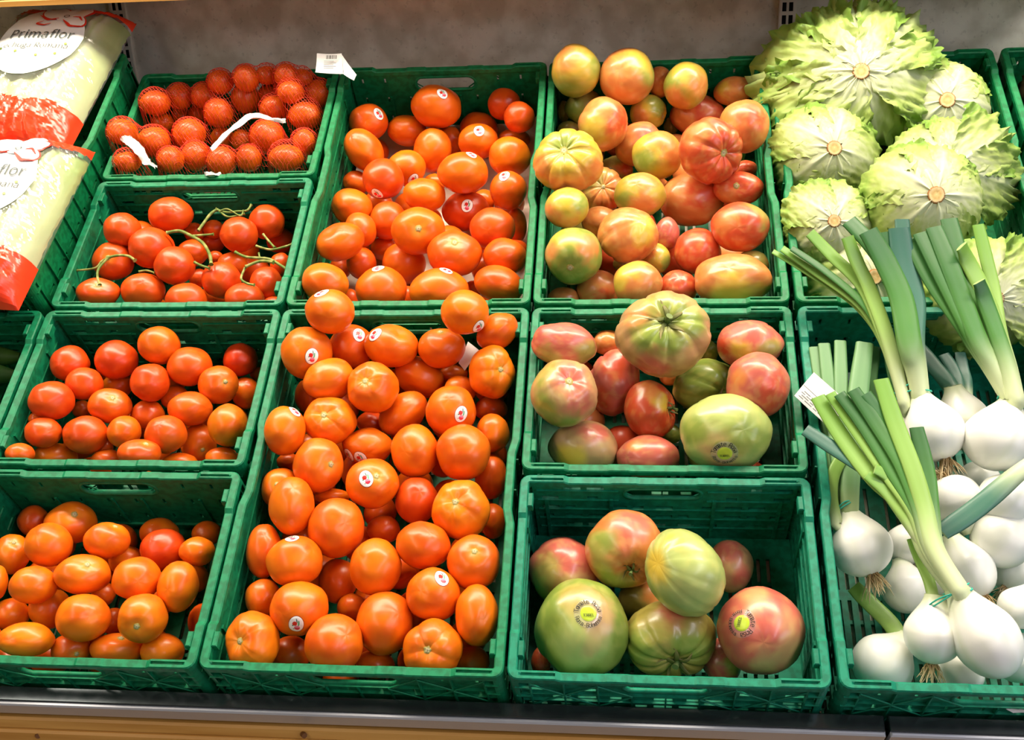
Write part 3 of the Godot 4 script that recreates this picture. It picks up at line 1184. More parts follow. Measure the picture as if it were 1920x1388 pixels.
func bag_sheet(q: Dictionary, keep: Callable, lift: float, mb: MB, nx := 64, nz := 84) -> void:
	# the part of the bag's upper skin for which keep(x, z) holds
	var sx: float = 2.0 * q.a / nx
	var sz: float = 2.0 * q.b / nz
	for j in nz:
		var strip_start := -1
		for i in nx + 1:
			var ok: bool = i < nx and keep.call(-q.a + (i + 0.5) * sx, -q.b + (j + 0.5) * sz)
			if ok and strip_start < 0:
				strip_start = i
			if not ok and strip_start >= 0:
				var p := PackedVector3Array()
				for jj in 2:
					for ii in range(strip_start, i + 1):
						var x: float = -q.a + ii * sx
						var z: float = -q.b + (j + jj) * sz
						p.append(Vector3(x, bag_h(x, z, q) + lift, z))
				mb.grid(p, PackedColorArray(), i - strip_start + 1, 2)
				strip_start = -1

func bag_disc(q: Dictionary, c: Vector2, r: Vector2, lift: float, mb: MB, turn := 0.0, rings := 10, seg := 48) -> void:
	var p := PackedVector3Array()
	for j in rings + 1:
		for i in seg:
			var a := TAU * i / seg
			var e := Vector2(cos(a) * r.x, sin(a) * r.y).rotated(turn) * (float(j) / rings) + c
			p.append(Vector3(e.x, bag_h(e.x, e.y, q) + lift, e.y))
	mb.grid(p, PackedColorArray(), seg, rings + 1, true)

func bag_line(q: Dictionary, pts: Array, w: Array, lift: float, mb: MB) -> void:
	var cu := Curve2D.new()
	for i in pts.size():
		var t: Vector2 = (pts[min(i + 1, pts.size() - 1)] - pts[max(i - 1, 0)]) * 0.18
		cu.add_point(pts[i], -t, t)
	var n := 26
	var p := PackedVector3Array()
	for j in n + 1:
		var s := float(j) / n
		var at := cu.sample_baked(s * cu.get_baked_length())
		var at2 := cu.sample_baked(minf(1.0, s + 0.02) * cu.get_baked_length())
		var at0 := cu.sample_baked(maxf(0.0, s - 0.02) * cu.get_baked_length())
		var nn := (at2 - at0).normalized().orthogonal()
		var ww: float = lerpf(w[0], w[1], sin(PI * s))
		for e in [-1.0, 1.0]:
			var z: Vector2 = at + nn * ww * e
			p.append(Vector3(z.x, bag_h(z.x, z.y, q) + lift, z.y))
	mb.grid(p, PackedColorArray(), 2, n + 1)

func romaine_bags() -> void:
	for k in 2:
		var q := {"a": 0.122, "b": [0.188, 0.178][k], "H": [0.062, 0.06][k], "s": 300.0 * k}
		var at: Array = BAGS[k]
		var xf := Transform3D(shelf_basis() * Basis(Vector3.UP, deg_to_rad([-5.0, -4.0][k])) * Basis(Vector3.RIGHT, deg_to_rad([1.5, 1.5][k])), P(at[0], at[1], at[2] - 0.033))
		# the hearts inside
		var lo := thing("romaine_heart", ["pale green romaine heart inside the upper printed bag", "pale green romaine heart inside the lower printed bag"][k], "lettuce", xf, "bagged romaine hearts")
		for i in 7:
			var xc: float = [-0.085, 0.088, -0.045, 0.05, 0.0, -0.07, 0.075][i]
			var wd: float = [0.06, 0.06, 0.055, 0.055, 0.06, 0.04, 0.04][i]
			var p := PackedVector3Array()
			var cc := PackedColorArray()
			for j in 40:
				for m in 15:
					var t := m / 7.0 - 1.0
					var s := j / 39.0
					var z: float = lerpf(-q.b * 0.86, q.b * 0.86, s)
					var ww: float = wd * (0.62 + 0.38 * sin(PI * clampf(s * 0.9 + 0.1, 0, 1)))
					var x: float = clampf(xc * (1.0 - 0.25 * s) + t * ww, -q.a * 0.95, q.a * 0.95)
					var y: float = bag_h(x, z, q) - 0.0085 - 0.014 * t * t + 0.004 * exp(-t * t / 0.04) + 0.002 * sin(z * 240.0 + t * 5.0 + i) * (1.0 - s) - 0.002 * (i % 3)
					p.append(Vector3(x, y, z))
					var c := S("#b4ba90").lerp(S("#93ae52"), clampf((1.0 - s) * 1.15 - 0.1, 0, 1) * (0.45 + 0.55 * absf(t)))
					c = c.lerp(S("#76983a"), clampf((1.0 - s - 0.62) * 2.0, 0, 1) * 0.75)
					c = c.lerp(S("#c2c7a8"), 0.7 * exp(-t * t / 0.02))
					cc.append(c)
			var mb := MB.new()
			mb.grid(p, cc, 15, 40)
			part("leaf", mb, M.leaf, lo)
		# the printed film
		var o := thing("lettuce_bag", ["clear bag with white round print of a flower, upper left corner", "clear bag with white round print, lower, partly under the other bag"][k], "bag", xf, "printed lettuce bags")
		var mb := MB.new()
		var wav := func(x): return 0.004 * sin(x * 60.0) + 0.006 * sin(x * 23.0)
		var red := func(x, z): return z > q.b * 0.50 + wav.call(x) or (z < -q.b * 0.80 + absf(x + 0.01) * -0.25 + 0.02 and absf(x) > 0.02)
		bag_sheet(q, func(x, z): return not red.call(x, z), 0.0012, mb)
		part("film", mb, M.film, o)
		mb = MB.new()
		bag_sheet(q, func(x, z): return z > 0.0 and red.call(x, z), 0.0012, mb)
		part("red_print", mb, M.redfilm, o)
		for sd in [-1.0, 1.0]:
			mb = MB.new()
			bag_sheet(q, func(x, z): return z < 0.0 and x * sd > 0.0 and red.call(x, z), 0.0012, mb)
			part("corner_print", mb, M.redfilm, o)
		var c := Vector2(-0.006, -q.b * 0.31)
		mb = MB.new()
		bag_disc(q, c, Vector2(0.086, 0.098), 0.0026, mb)
		var disc := part("round_print", mb, M.white_print, o)
		# flower over the disc: red shape, white petals, red outlines
		var fl := c + Vector2(0.028, -0.066)
		mb = MB.new()
		for e in [[-0.022, -0.014, 0.028, 0.021, 0.3], [0.022, -0.014, 0.028, 0.021, -0.5], [0.024, 0.008, 0.026, 0.015, 0.5]]:
			bag_disc(q, fl + Vector2(e[0], e[1]), Vector2(e[2], e[3]) * 1.13, 0.0034, mb, e[4], 4, 24)
		var fo := part("flower", mb, M.red_print, disc)
		mb = MB.new()
		for e in [[-0.022, -0.014, 0.028, 0.021, 0.3], [0.022, -0.014, 0.028, 0.021, -0.5], [0.024, 0.008, 0.026, 0.015, 0.5], [0.0, 0.0, 0.016, 0.014, 0.0]]:
			bag_disc(q, fl + Vector2(e[0], e[1]), Vector2(e[2], e[3]), 0.0042, mb, e[4], 4, 24)
		part("petals", mb, M.white_print, disc)
		mb = MB.new()
		bag_line(q, [fl + Vector2(-0.052, -0.004), fl + Vector2(-0.03, 0.012), fl + Vector2(-0.008, 0.006)], [0.0006, 0.002], 0.005, mb)
		bag_line(q, [fl + Vector2(-0.036, 0.014), fl + Vector2(-0.048, 0.024), fl + Vector2(-0.03, 0.028), fl + Vector2(-0.018, 0.022)], [0.0006, 0.0022], 0.005, mb)
		bag_line(q, [fl + Vector2(0.002, 0.010), fl + Vector2(0.022, 0.028), fl + Vector2(0.044, 0.026)], [0.0006, 0.003], 0.005, mb)
		bag_line(q, [fl + Vector2(0.018, 0.0), fl + Vector2(0.03, -0.002), fl + Vector2(0.042, 0.012)], [0.0006, 0.002], 0.005, mb)
		part("outline", mb, M.red_print, disc)
		mb = MB.new()
		var ring := []
		for i in 13:
			ring.append(fl + Vector2(0.006, 0.0) + Vector2(cos(TAU * i / 12.0) * 0.0055, sin(TAU * i / 12.0) * 0.0038))
		bag_line(q, ring, [0.0008, 0.0008], 0.006, mb)
		part("flower_eye", mb, M.grey_print, disc)
		mb = MB.new()
		var lay := func(cx: float, cz: float, x: float, y: float) -> Vector3:
			var e := Vector2(cx + x, cz - y)
			return Vector3(e.x, bag_h(e.x, e.y, q) + 0.0046, e.y)
		add_text(mb, "Primaflor", 0.031, func(x, y): return lay.call(c.x + 0.004, c.y - 0.012, x, y))
		part("lettering", mb, M.grey_print, disc)
		mb = MB.new()
		add_text(mb, "Lechuga Romana", 0.0185, func(x, y): return lay.call(c.x + 0.0, c.y + 0.02, x, y))
		part("lettering", mb, plain("#4a4f45", 0.6), disc)
		mb = MB.new()
		for e in [[-0.066, 0.026], [-0.03, 0.036], [0.016, 0.046], [0.052, 0.04], [0.062, 0.012]]:
			bag_disc(q, c + Vector2(e[0], e[1]), Vector2(0.003, 0.003), 0.004, mb, 0.0, 2, 12)
		part("dots", mb, M.green_print, disc)


# ---------------------------------------------------------------- lettuces
func lettuce(row: Array, idx: int) -> void:
	var R: float = row[1]
	var loose: float = row[2]
	var g := RandomNumberGenerator.new()
	g.seed = 900 + row[3]
	var axis: Vector3 = (N * 0.80 + V * 0.60 + U * g.randf_range(-0.12, 0.12) + V * g.randf_range(-0.1, 0.1)).normalized()
	var ex := axis.cross(V).normalized()
	var b := Basis(ex, axis, ex.cross(axis))
	var stump: Vector3 = PV(row[0])
	var o := thing("lettuce", row[4], "lettuce", Transform3D(b, stump - axis * R * 1.0), "lettuce heads in the long crate")
	var off := Vector3(g.randf(), g.randf(), g.randf()) * 800.0
	# tight heart
	var p := PackedVector3Array()
	var cc := PackedColorArray()
	for j in 23:
		var th := PI * j / 22.0
		for i in 36:
			var ph := TAU * i / 36.0
			var d := Vector3(sin(th) * cos(ph), cos(th), sin(th) * sin(ph))
			var r := R * (0.93 + 0.05 * noise.get_noise_3dv(d * 120.0 + off))
			p.append(d * r * Vector3(1, 1.12 if d.y < 0 else 0.98, 1))
			cc.append(S("#b9c486").lerp(S("#8cac40"), clampf(th / 2.4 + noise.get_noise_3dv(d * 300.0 + off) * 0.5, 0, 1)))
	var mb := MB.new()
	mb.grid(p, cc, 36, 23, true)
	part("heart", mb, M.leaf, o)
	# cut stump
	mb = MB.new()
	p = PackedVector3Array()
	cc = PackedColorArray()
	var sr := R * 0.17
	for j in 6:
		for i in 20:
			var a := TAU * i / 20.0
			var rr: float = [0.0, 0.45, 0.8, 1.0, 1.05, 1.05][j] * sr * (1.0 + 0.08 * noise.get_noise_2d(i * 130.0, idx * 77.0))
			p.append(Vector3(cos(a) * rr, R * (1.03 + [0.006, 0.0, 0.01, 0.004, -0.02, -0.14][j]), sin(a) * rr))
			cc.append([S("#d9c48a"), S("#c9a76a"), S("#d8bf8e"), S("#8a5528"), S("#9a7040"), S("#e4dcae")][j] * (0.86 + 0.3 * g.randf()))
	mb.grid(p, cc, 20, 6, true)
	part("stump", mb, M.scar, o).set_meta("label", "brown cut stump")
	# wrapper leaves
	var nl := 9
	for k in nl:
		var outer := k < 5
		var phi := TAU * k / 5.0 + (0.0 if outer else 0.6) + g.randf_range(-0.2, 0.2)
		var lay := 0.015 * (nl - k) / nl + 0.008
		var th1 := g.randf_range(1.35, 1.75) if outer else g.randf_range(1.15, 1.5)
		var flare := (g.randf_range(0.25, 0.6) * loose + 0.10) if outer else 0.06
		part("leaf", lettuce_leaf(R, phi, th1, g.randf_range(0.62, 0.80), lay, flare, loose, g), M.leaf, o)
	if idx == 0:
		# the biggest head has long leaves flopping outwards
		for e in [[2.75, 1.5, 1.05], [3.35, 1.6, 1.25], [3.9, 1.5, 0.95], [4.7, 1.4, 0.9], [5.5, 1.45, 0.9], [2.2, 1.4, 0.75], [0.1, 1.4, 0.75]]:
			part("leaf", lettuce_leaf(R, e[0], e[1], 0.62, 0.03, e[2], 1.6, g), M.leaf, o)
	elif idx == 3 or idx == 7:
		for e in [[0.2, 1.4, 0.8], [-0.6, 1.4, 0.7]]:
			part("leaf", lettuce_leaf(R, e[0], e[1], 0.6, 0.03, e[2], 1.5, g), M.leaf, o)

func lettuce_leaf(R: float, phi: float, th1: float, w0: float, lay: float, flare: float, frill: float, g: RandomNumberGenerator) -> MB:
	# a leaf laid over the head from the stump: white rib, branching veins, ruffled margin
	var nt := 41
	var ns := 34
	var off := Vector3(g.randf(), g.randf(), g.randf()) * 700.0
	var p := PackedVector3Array()
	var cc := PackedColorArray()
	var fr := 0.35 + 0.65 * frill
	for j in ns:
		var s := j / (ns - 1.0)
		for i in nt:
			var t := 2.0 * i / (nt - 1.0) - 1.0
			var at := absf(t)
			# the blade is shorter at its sides, with a toothed outline
			var tooth := 0.05 * noise.get_noise_2d(t * 900.0 + off.x, 0.0) + 0.025 * noise.get_noise_2d(t * 2600.0 + off.y, 50.0)
			var reach := s * (1.0 - 0.22 * pow(at, 2.2) + tooth * 2.6 * pow(s, 4.0))
			var th := 0.13 + th1 * reach
			var wid := w0 * (0.22 + 0.95 * pow(s, 0.55)) * (1.0 + 0.10 * noise.get_noise_2d(s * 700.0, off.z) * at)
			var az := wid * t / maxf(0.42, sin(minf(th, 1.5)))
			var edge := maxf(pow(at, 3.0) * pow(s, 1.3), pow(s, 5.0))
			var ruff := sin(t * 15.0 + s * 17.0 + off.x) * 0.5 + sin(s * 31.0 * at + t * 9.0 + off.y) * 0.5 + 1.6 * noise.get_noise_2d(t * 500.0 + off.z, s * 500.0)
			var fine := noise.get_noise_2d(t * 1700.0 + off.y, s * 1700.0 + off.x)
			var rr := R * (1.0 + lay + flare * pow(s, 2.3) * (1.0 - 0.25 * at * at))
			rr += R * (0.060 * fr * ruff * edge + 0.035 * fr * fine * edge)
			rr += R * 0.035 * exp(-t * t / 0.010) * (1.0 - s) * (1.0 - s * 0.5)                     # rib
			var vein := pow(absf(sin(9.0 * (s - 0.45 * at) + off.z)), 8.0)
			rr += R * 0.008 * vein * (1.0 - at) + R * 0.016 * s * noise.get_noise_2d(t * 420.0, s * 420.0 + off.x)
			var d := Vector3(sin(th) * cos(phi + az), cos(th), sin(th) * sin(phi + az))
			p.append(d * rr + Vector3(0, R * 0.05 * ruff * edge * fr, 0))
			# colour: blanched at the base and along the rib, greener to the margin
			var k := clampf(pow(s, 1.15) * 0.72 + 0.42 * pow(at, 1.8) * s + 0.20 * edge - 0.10 + 0.30 * noise.get_noise_2d(t * 600.0 + off.x, s * 600.0), 0.0, 1.0)
			var c := S("#c4c9a2").lerp(S("#a3b562"), clampf(k * 2.0, 0.0, 1.0)).lerp(S("#71943a"), clampf(k * 2.0 - 1.0, 0.0, 1.0))
			c = c.lerp(S("#cdd2b4"), 0.75 * exp(-t * t / 0.008) * (1.0 - s * 0.8) + 0.25 * vein * (1.0 - at) * (1.0 - s))
			cc.append(c)
	var mb := MB.new()
	mb.grid(p, cc, nt, ns)
	return mb


# ---------------------------------------------------------------- spring onions
func onion(row: Array) -> void:
	var c: Vector3 = PV(row[0])
	var R: float = row[1]
	var neck: Vector3 = PV(row[2])
	var el: float = row[3]
	var ax := (neck - c).normalized()
	var len_n := (neck - c).length()
	var o := thing("spring_onion", row[5], "onion", Transform3D(Basis(), c), "spring onions in the front right crate")
	# bulb and neck: a lathe along the axis
	var side := ax.cross(V if absf(ax.dot(V)) < 0.9 else U).normalized()
	var oth := ax.cross(side)
	var prof := []
	var yn := maxf(len_n * 1.03, R * el * 1.3)
	for i in 27:
		if i < 11:
			var a := PI * 0.5 * i / 10.0
			prof.append(Vector2(sin(a) * R, -cos(a) * R * 0.95 * el))
		else:
			var k := (i - 10) / 16.0
			prof.append(Vector2(R * 0.34 + R * 0.66 * pow(0.5 + 0.5 * cos(PI * k), 0.85), yn * k))
	prof[0].x = 0.0005
	var p := PackedVector3Array()
	var cc := PackedColorArray()
	var off := rng.randf() * 500.0
	for q in prof:
		for i in 28:
			var a := TAU * i / 28.0
			var rr: float = q.x * (1.0 + 0.012 * cos(i * 2.0 + off) + 0.03 * noise.get_noise_2d(a * 60.0 + off, q.y * 1500.0))
			p.append(ax * q.y + side * cos(a) * rr + oth * sin(a) * rr)
			var k := clampf((q.y - R * 0.75) / maxf(0.01, len_n * 0.7), 0.0, 1.0)
			var col := S("#ecece6").lerp(S("#ccd8a4"), k)
			col = col.lerp(S("#c0cc98"), clampf(noise.get_noise_2d(a * 400.0 + off, q.y * 300.0) * 0.5, 0.0, 0.25))
			cc.append(col)
	var mb := MB.new()
	mb.grid(p, cc, 28, prof.size(), true)
	part("bulb", mb, M.onion, o)
	if row[4]:
		mb = MB.new()
		for k in 56:
			var d := (-ax + side * rng.randf_range(-0.75, 0.75) + oth * rng.randf_range(-0.75, 0.75)).normalized()
			var st := -ax * R * 0.93 * el + (side * rng.randf_range(-1, 1) + oth * rng.randf_range(-1, 1)) * R * 0.16
			var L := R * rng.randf_range(0.3, 0.75)
			var pts := []
			for i in 5:
				var s := i / 4.0
				pts.append(st + d * L * s + Vector3(0, -0.25 * L * s * s, 0) + side * sin(s * 5.0 + k) * 0.0016)
			mb.tube(pts, [0.0009, 0.0009, 0.0008, 0.0006, 0.0003], 4, 1.0, U, [S("#a58a5e"), S("#b89b6c"), S("#c9b084"), S("#d4bf95"), S("#d9c8a4")])
		part("root_tuft", mb, M.scar, o).set_meta("kind", "stuff")
	# leaves
	var first := true
	for lf in row[6]:
		var raw: Array = lf[0]
		var pts := smooth_path(raw, 6)
		if (pts[0] - neck).length() < R:
			pts.push_front(c + (neck - c) * 0.6)   # the leaf bases run down into the neck
		var n := pts.size()
		var w: float = lf[1] * 0.001
		var kind: String = lf[2]
		var tip: Color = {"d": S("#2c5c2a"), "l": S("#6a9639"), "b": S("#2e5a4c"), "g": S("#5f8a58"), "p": S("#cfc98a")}[kind]
		var mid: Color = {"d": S("#467a34"), "l": S("#88ab54"), "b": S("#3b6b58"), "g": S("#6d9763"), "p": S("#9dbf58")}[kind]
		var base: Color = S("#cbd6a8") if kind != "g" else S("#a9bd82")
		p = PackedVector3Array()
		cc = PackedColorArray()
		var seg := 14
		var bp: float = 0.5 if raw.size() > 4 else 0.3
		for j in n:
			var s := float(j) / (n - 1)
			var t: Vector3 = (pts[min(j + 1, n - 1)] - pts[max(j - 1, 0)]).normalized()
			var sd := t.cross(N).normalized()
			var upv := sd.cross(t).normalized()
			var ww := lerpf(minf(w, R * 0.30), w, smoothstep(0.0, 0.45, s)) * (1.0 - 0.12 * smoothstep(0.8, 1.0, s))
			if kind == "p":
				ww *= 1.0 - 0.8 * smoothstep(0.75, 1.0, s)
			var fl := lerpf(0.75, 0.30 if kind != "g" else 0.5, smoothstep(0.1, 0.7, s))
			for i in seg:
				var a := TAU * i / seg
				var crease := -0.35 * exp(-pow((a - PI * 0.5) / 0.5, 2.0)) * smoothstep(0.2, 0.6, s)
				p.append(pts[j] - c + sd * cos(a) * ww + upv * (sin(a) * ww * fl + crease * ww * fl))
				var col: Color = base.lerp(mid, smoothstep(0.05, bp, s)).lerp(tip, smoothstep(bp, 1.0, s))
				col = col.lerp(col * 1.22, clampf(0.5 + noise.get_noise_2d(a * 420.0 + off, s * 40.0) * 1.5, 0.0, 1.0) * 0.5)
				cc.append(col)
		mb = MB.new()
		mb.grid(p, cc, seg, n, true)
		# hollow cut end
		var k0 := mb.v.size()
		for i in seg:
			mb.v.append(p[(n - 1) * seg + i])
			mb.nr.append((pts[n - 1] - pts[n - 2]).normalized())
			mb.c.append(S("#8fae6a"))
			mb.uv.append(Vector2())
		for i in range(1, seg - 1):
			mb.ix.append_array([k0, k0 + i, k0 + i + 1])
		part("leaf", mb, M.onionleaf, o)
		first = false

func onion_bands() -> void:
	# teal rubber bands round the necks of the bunches
	for e in [[0, 1, "teal rubber band round the upper left onion bunch"], [3, 3, "teal rubber band round the onion bunch at the right edge"], [12, 11, "teal rubber band round the front onion bunch"], [8, 8, "teal rubber band round the shaded onion neck by the crate wall"]]:
		var a: Vector3 = PV(ONIONS[e[0]][2])
		var b: Vector3 = PV(ONIONS[e[1]][2])
		var ctr := (a + b) * 0.5 + N * 0.002
		var axis: Vector3 = (a - PV(ONIONS[e[0]][0])).normalized()
		var wide := (a - b)
		wide -= axis * wide.dot(axis)
		var sd := wide.normalized() if wide.length() > 0.004 else axis.cross(N).normalized()
		var up := axis.cross(sd).normalized()
		var rn: float = ONIONS[e[0]][1] * 0.36 + 0.0022
		var rx := wide.length() * 0.5 + rn
		var o := thing("rubber_band", e[2], "rubber band", Transform3D(Basis(), ctr), "teal rubber bands on the onions")
		for k in 2:
			var pts := []
			for i in 33:
				var an := TAU * i / 32.0
				pts.append(sd * cos(an) * rx + up * sin(an) * (rn + 0.001) + axis * (0.004 * (k * 2 - 1) * cos(an * (1.0 if k else 2.0)) + (0.012 if e[0] == 0 and k else 0.0)))
			var mb := MB.new()
			mb.tube(pts, [0.0011], 6, 1.0, axis)
			part("loop", mb, M.band, o)


# ---------------------------------------------------------------- paper tags and cards
func sheet(corners: Array, bend: float, th := 0.0004, nn := 9) -> MB:
	# a thin sheet spanning four corners, gently buckled
	var c: Array = []
	for a in corners:
		c.append(PV(a))
	var nrm: Vector3 = (c[1] - c[0]).cross(c[3] - c[0]).normalized()
	var mb := MB.new()
	for f in 2:
		var p := PackedVector3Array()
		for j in nn:
			for i in nn:
				var s := i / (nn - 1.0)
				var t := j / (nn - 1.0)
				var q: Vector3 = c[0].lerp(c[1], s).lerp(c[3].lerp(c[2], s), t)
				p.append(q + nrm * (bend * sin(PI * s) + th * (f - 0.5) + 0.5 * bend * sin(4.0 * t + 2.0 * s)))
		mb.grid(p, PackedColorArray(), nn, nn)
	return mb

func ribbon(raw: Array, w: float) -> MB:
	var pts := smooth_path(raw, 5)
	var mb := MB.new()
	for f in 2:
		var p := PackedVector3Array()
		for j in pts.size():
			var t: Vector3 = (pts[min(j + 1, pts.size() - 1)] - pts[max(j - 1, 0)]).normalized()
			var sd := t.cross(N).normalized()
			var s := float(j) / (pts.size() - 1)
			var ww := w * (0.45 + 0.55 * sin(PI * clampf(s * 1.1, 0, 1))) * (1.0 + 0.5 * noise.get_noise_1d(j * 170.0))
			for i in 5:
				var e := i / 4.0 - 0.5
				p.append(pts[j] + sd * e * ww + N * (0.004 * cos(e * 6.0 + j * 0.7) + 0.0004 * f))
		mb.grid(p, PackedColorArray(), 5, pts.size())
	return mb

func paper_things() -> void:
	for t in NET_TAGS:
		solo("paper_tag", ribbon(t[1][0], t[1][1]), M.paper, t[0], "tag", Transform3D(), "white paper tags on the net bags")
	var o := thing("barcode_tag", "white barcode tag standing at the back corner of the net bags", "tag", Transform3D(), "white paper tags on the net bags")
	part("sheet", sheet(BARCODE_TAG, 0.003), M.paper, o)
	part("tail", sheet(BARCODE_TAIL, 0.003), M.paper, o)
	var a: Vector3 = PV(BARCODE_TAG[0])
	var ex: Vector3 = PV(BARCODE_TAG[1]) - a
	var ey: Vector3 = PV(BARCODE_TAG[3]) - a
	var nn := -ex.cross(ey).normalized() * -0.0042
	if nn.dot(N) < 0:
		nn = -nn
	var mb := MB.new()
	var x := 0.42
	for i in 11:
		var w: float = [0.016, 0.03, 0.012, 0.022, 0.04, 0.012, 0.03, 0.016, 0.022, 0.012, 0.03][i]
		var q := a + ex * x + ey * 0.14 + nn
		mb.quad(q, q + ex * w, q + ex * w + ey * 0.2, q + ey * 0.2)
		x += w + 0.018
	for i in 5:
		var q := a + ex * 0.34 + ey * (0.44 + 0.09 * i) + nn
		mb.quad(q, q + ex * (0.5 if i % 2 else 0.4), q + ex * (0.5 if i % 2 else 0.4) + ey * 0.02, q + ey * 0.02)
	part("print", mb, M.ink, o)
	solo("paper_tag", sheet(HANGING_TAG, 0.002), M.paper, "white tag hanging in the hand hold above the vine tomatoes", "tag", Transform3D(), "white paper tags on the net bags")
	o = thing("price_card", "white printed card tucked between the crate wall and onion leaves", "card", Transform3D())
	part("sheet", sheet(PRICE_CARD, 0.0012), M.paper, o)
	a = PV(PRICE_CARD[0])
	ey = PV(PRICE_CARD[3]) - a
	ex = PV(PRICE_CARD[1]) - a
	nn = ex.cross(ey).normalized() * 0.0026
	if nn.dot(N) < 0:
		nn = -nn
	mb = MB.new()
	var q0 := a + ex * 0.42 + nn
	mb.quad(q0, q0 + ey, q0 + ey + ex * 0.016, q0 + ex * 0.016)
	for i in 4:
		var q := a + ex * (0.06 + 0.075 * i) + ey * (0.10 if i % 2 else 0.06) + nn
		for k in 4:
			var l: float = [0.13, 0.2, 0.1, 0.17][(k + i) % 4]
			mb.quad(q, q + ey * l, q + ey * l + ex * 0.02, q + ex * 0.02)
			q += ey * (l + 0.04)
	part("print", mb, M.ink, o)
	solo("paper_slip", sheet(WHITE_CARD, 0.0008), M.paper, "small white paper slip between orange tomatoes, long front crate", "paper")
	solo("torn_label", sheet(TORN_LABEL, 0.0006), M.paper, "torn white label on the onion crate's front edge", "label")

func edge_produce() -> void:
	# dark cucumbers at the left edge, knobbly roots at the right edge
	for k in CUKES.size():
		var c: Vector3 = PV(CUKES[k]) - U * 0.062 + N * 0.004 + V * 0.02
		var pts := []
		var rad := []
		var cols := []
		for i in 15:
			var s := i / 14.0
			pts.append(U * (s - 0.5) * 0.24 + N * 0.012 * sin(PI * s) + V * 0.01 * k * sin(2.0 * s))
			rad.append(0.024 * pow(maxf(0.02, sin(PI * clampf(s, 0.02, 0.98))), 0.4))
			cols.append(S("#24431c").lerp(S("#4c6e2c"), clampf(0.4 + noise.get_noise_1d(i * 90.0 + k * 400.0), 0, 1)))
		var mb := MB.new()
		mb.tube(pts, rad, 16, 1.0, N, cols)
		solo("cucumber", mb, M.cucumber, ["dark cucumber at the left edge, nearest the crate middle", "dark cucumber at the left edge, front one", "dark cucumber at the left edge, against the crate back"][k], "cucumber", Transform3D(Basis(), c), "cucumbers at the left edge")
	for k in ROOT_VEG.size():
		var p := PackedVector3Array()
		var cc := PackedColorArray()
		for j in 17:
			var th := PI * j / 16.0
			for i in 24:
				var d := Vector3(sin(th) * cos(TAU * i / 24.0), cos(th), sin(th) * sin(TAU * i / 24.0))
				p.append(d * 0.042 * (1.0 + 0.35 * noise.get_noise_3dv(d * 190.0 + Vector3(k * 300, 0, 0))))
				cc.append(S("#30261a").lerp(S("#5e4f34"), clampf(0.4 + 1.4 * noise.get_noise_3dv(d * 380.0), 0, 1)))
		var mb := MB.new()
		mb.grid(p, cc, 24, 17, true)
		solo("root_vegetable", mb, M.scar, ["brown knobbly root in the right edge crate, back", "brown knobbly root in the right edge crate, nearer"][k], "vegetable", Transform3D(Basis(), PV(ROOT_VEG[k]) + U * 0.034 + V * (0.03 + 0.012 * k)), "roots in the right edge crate")


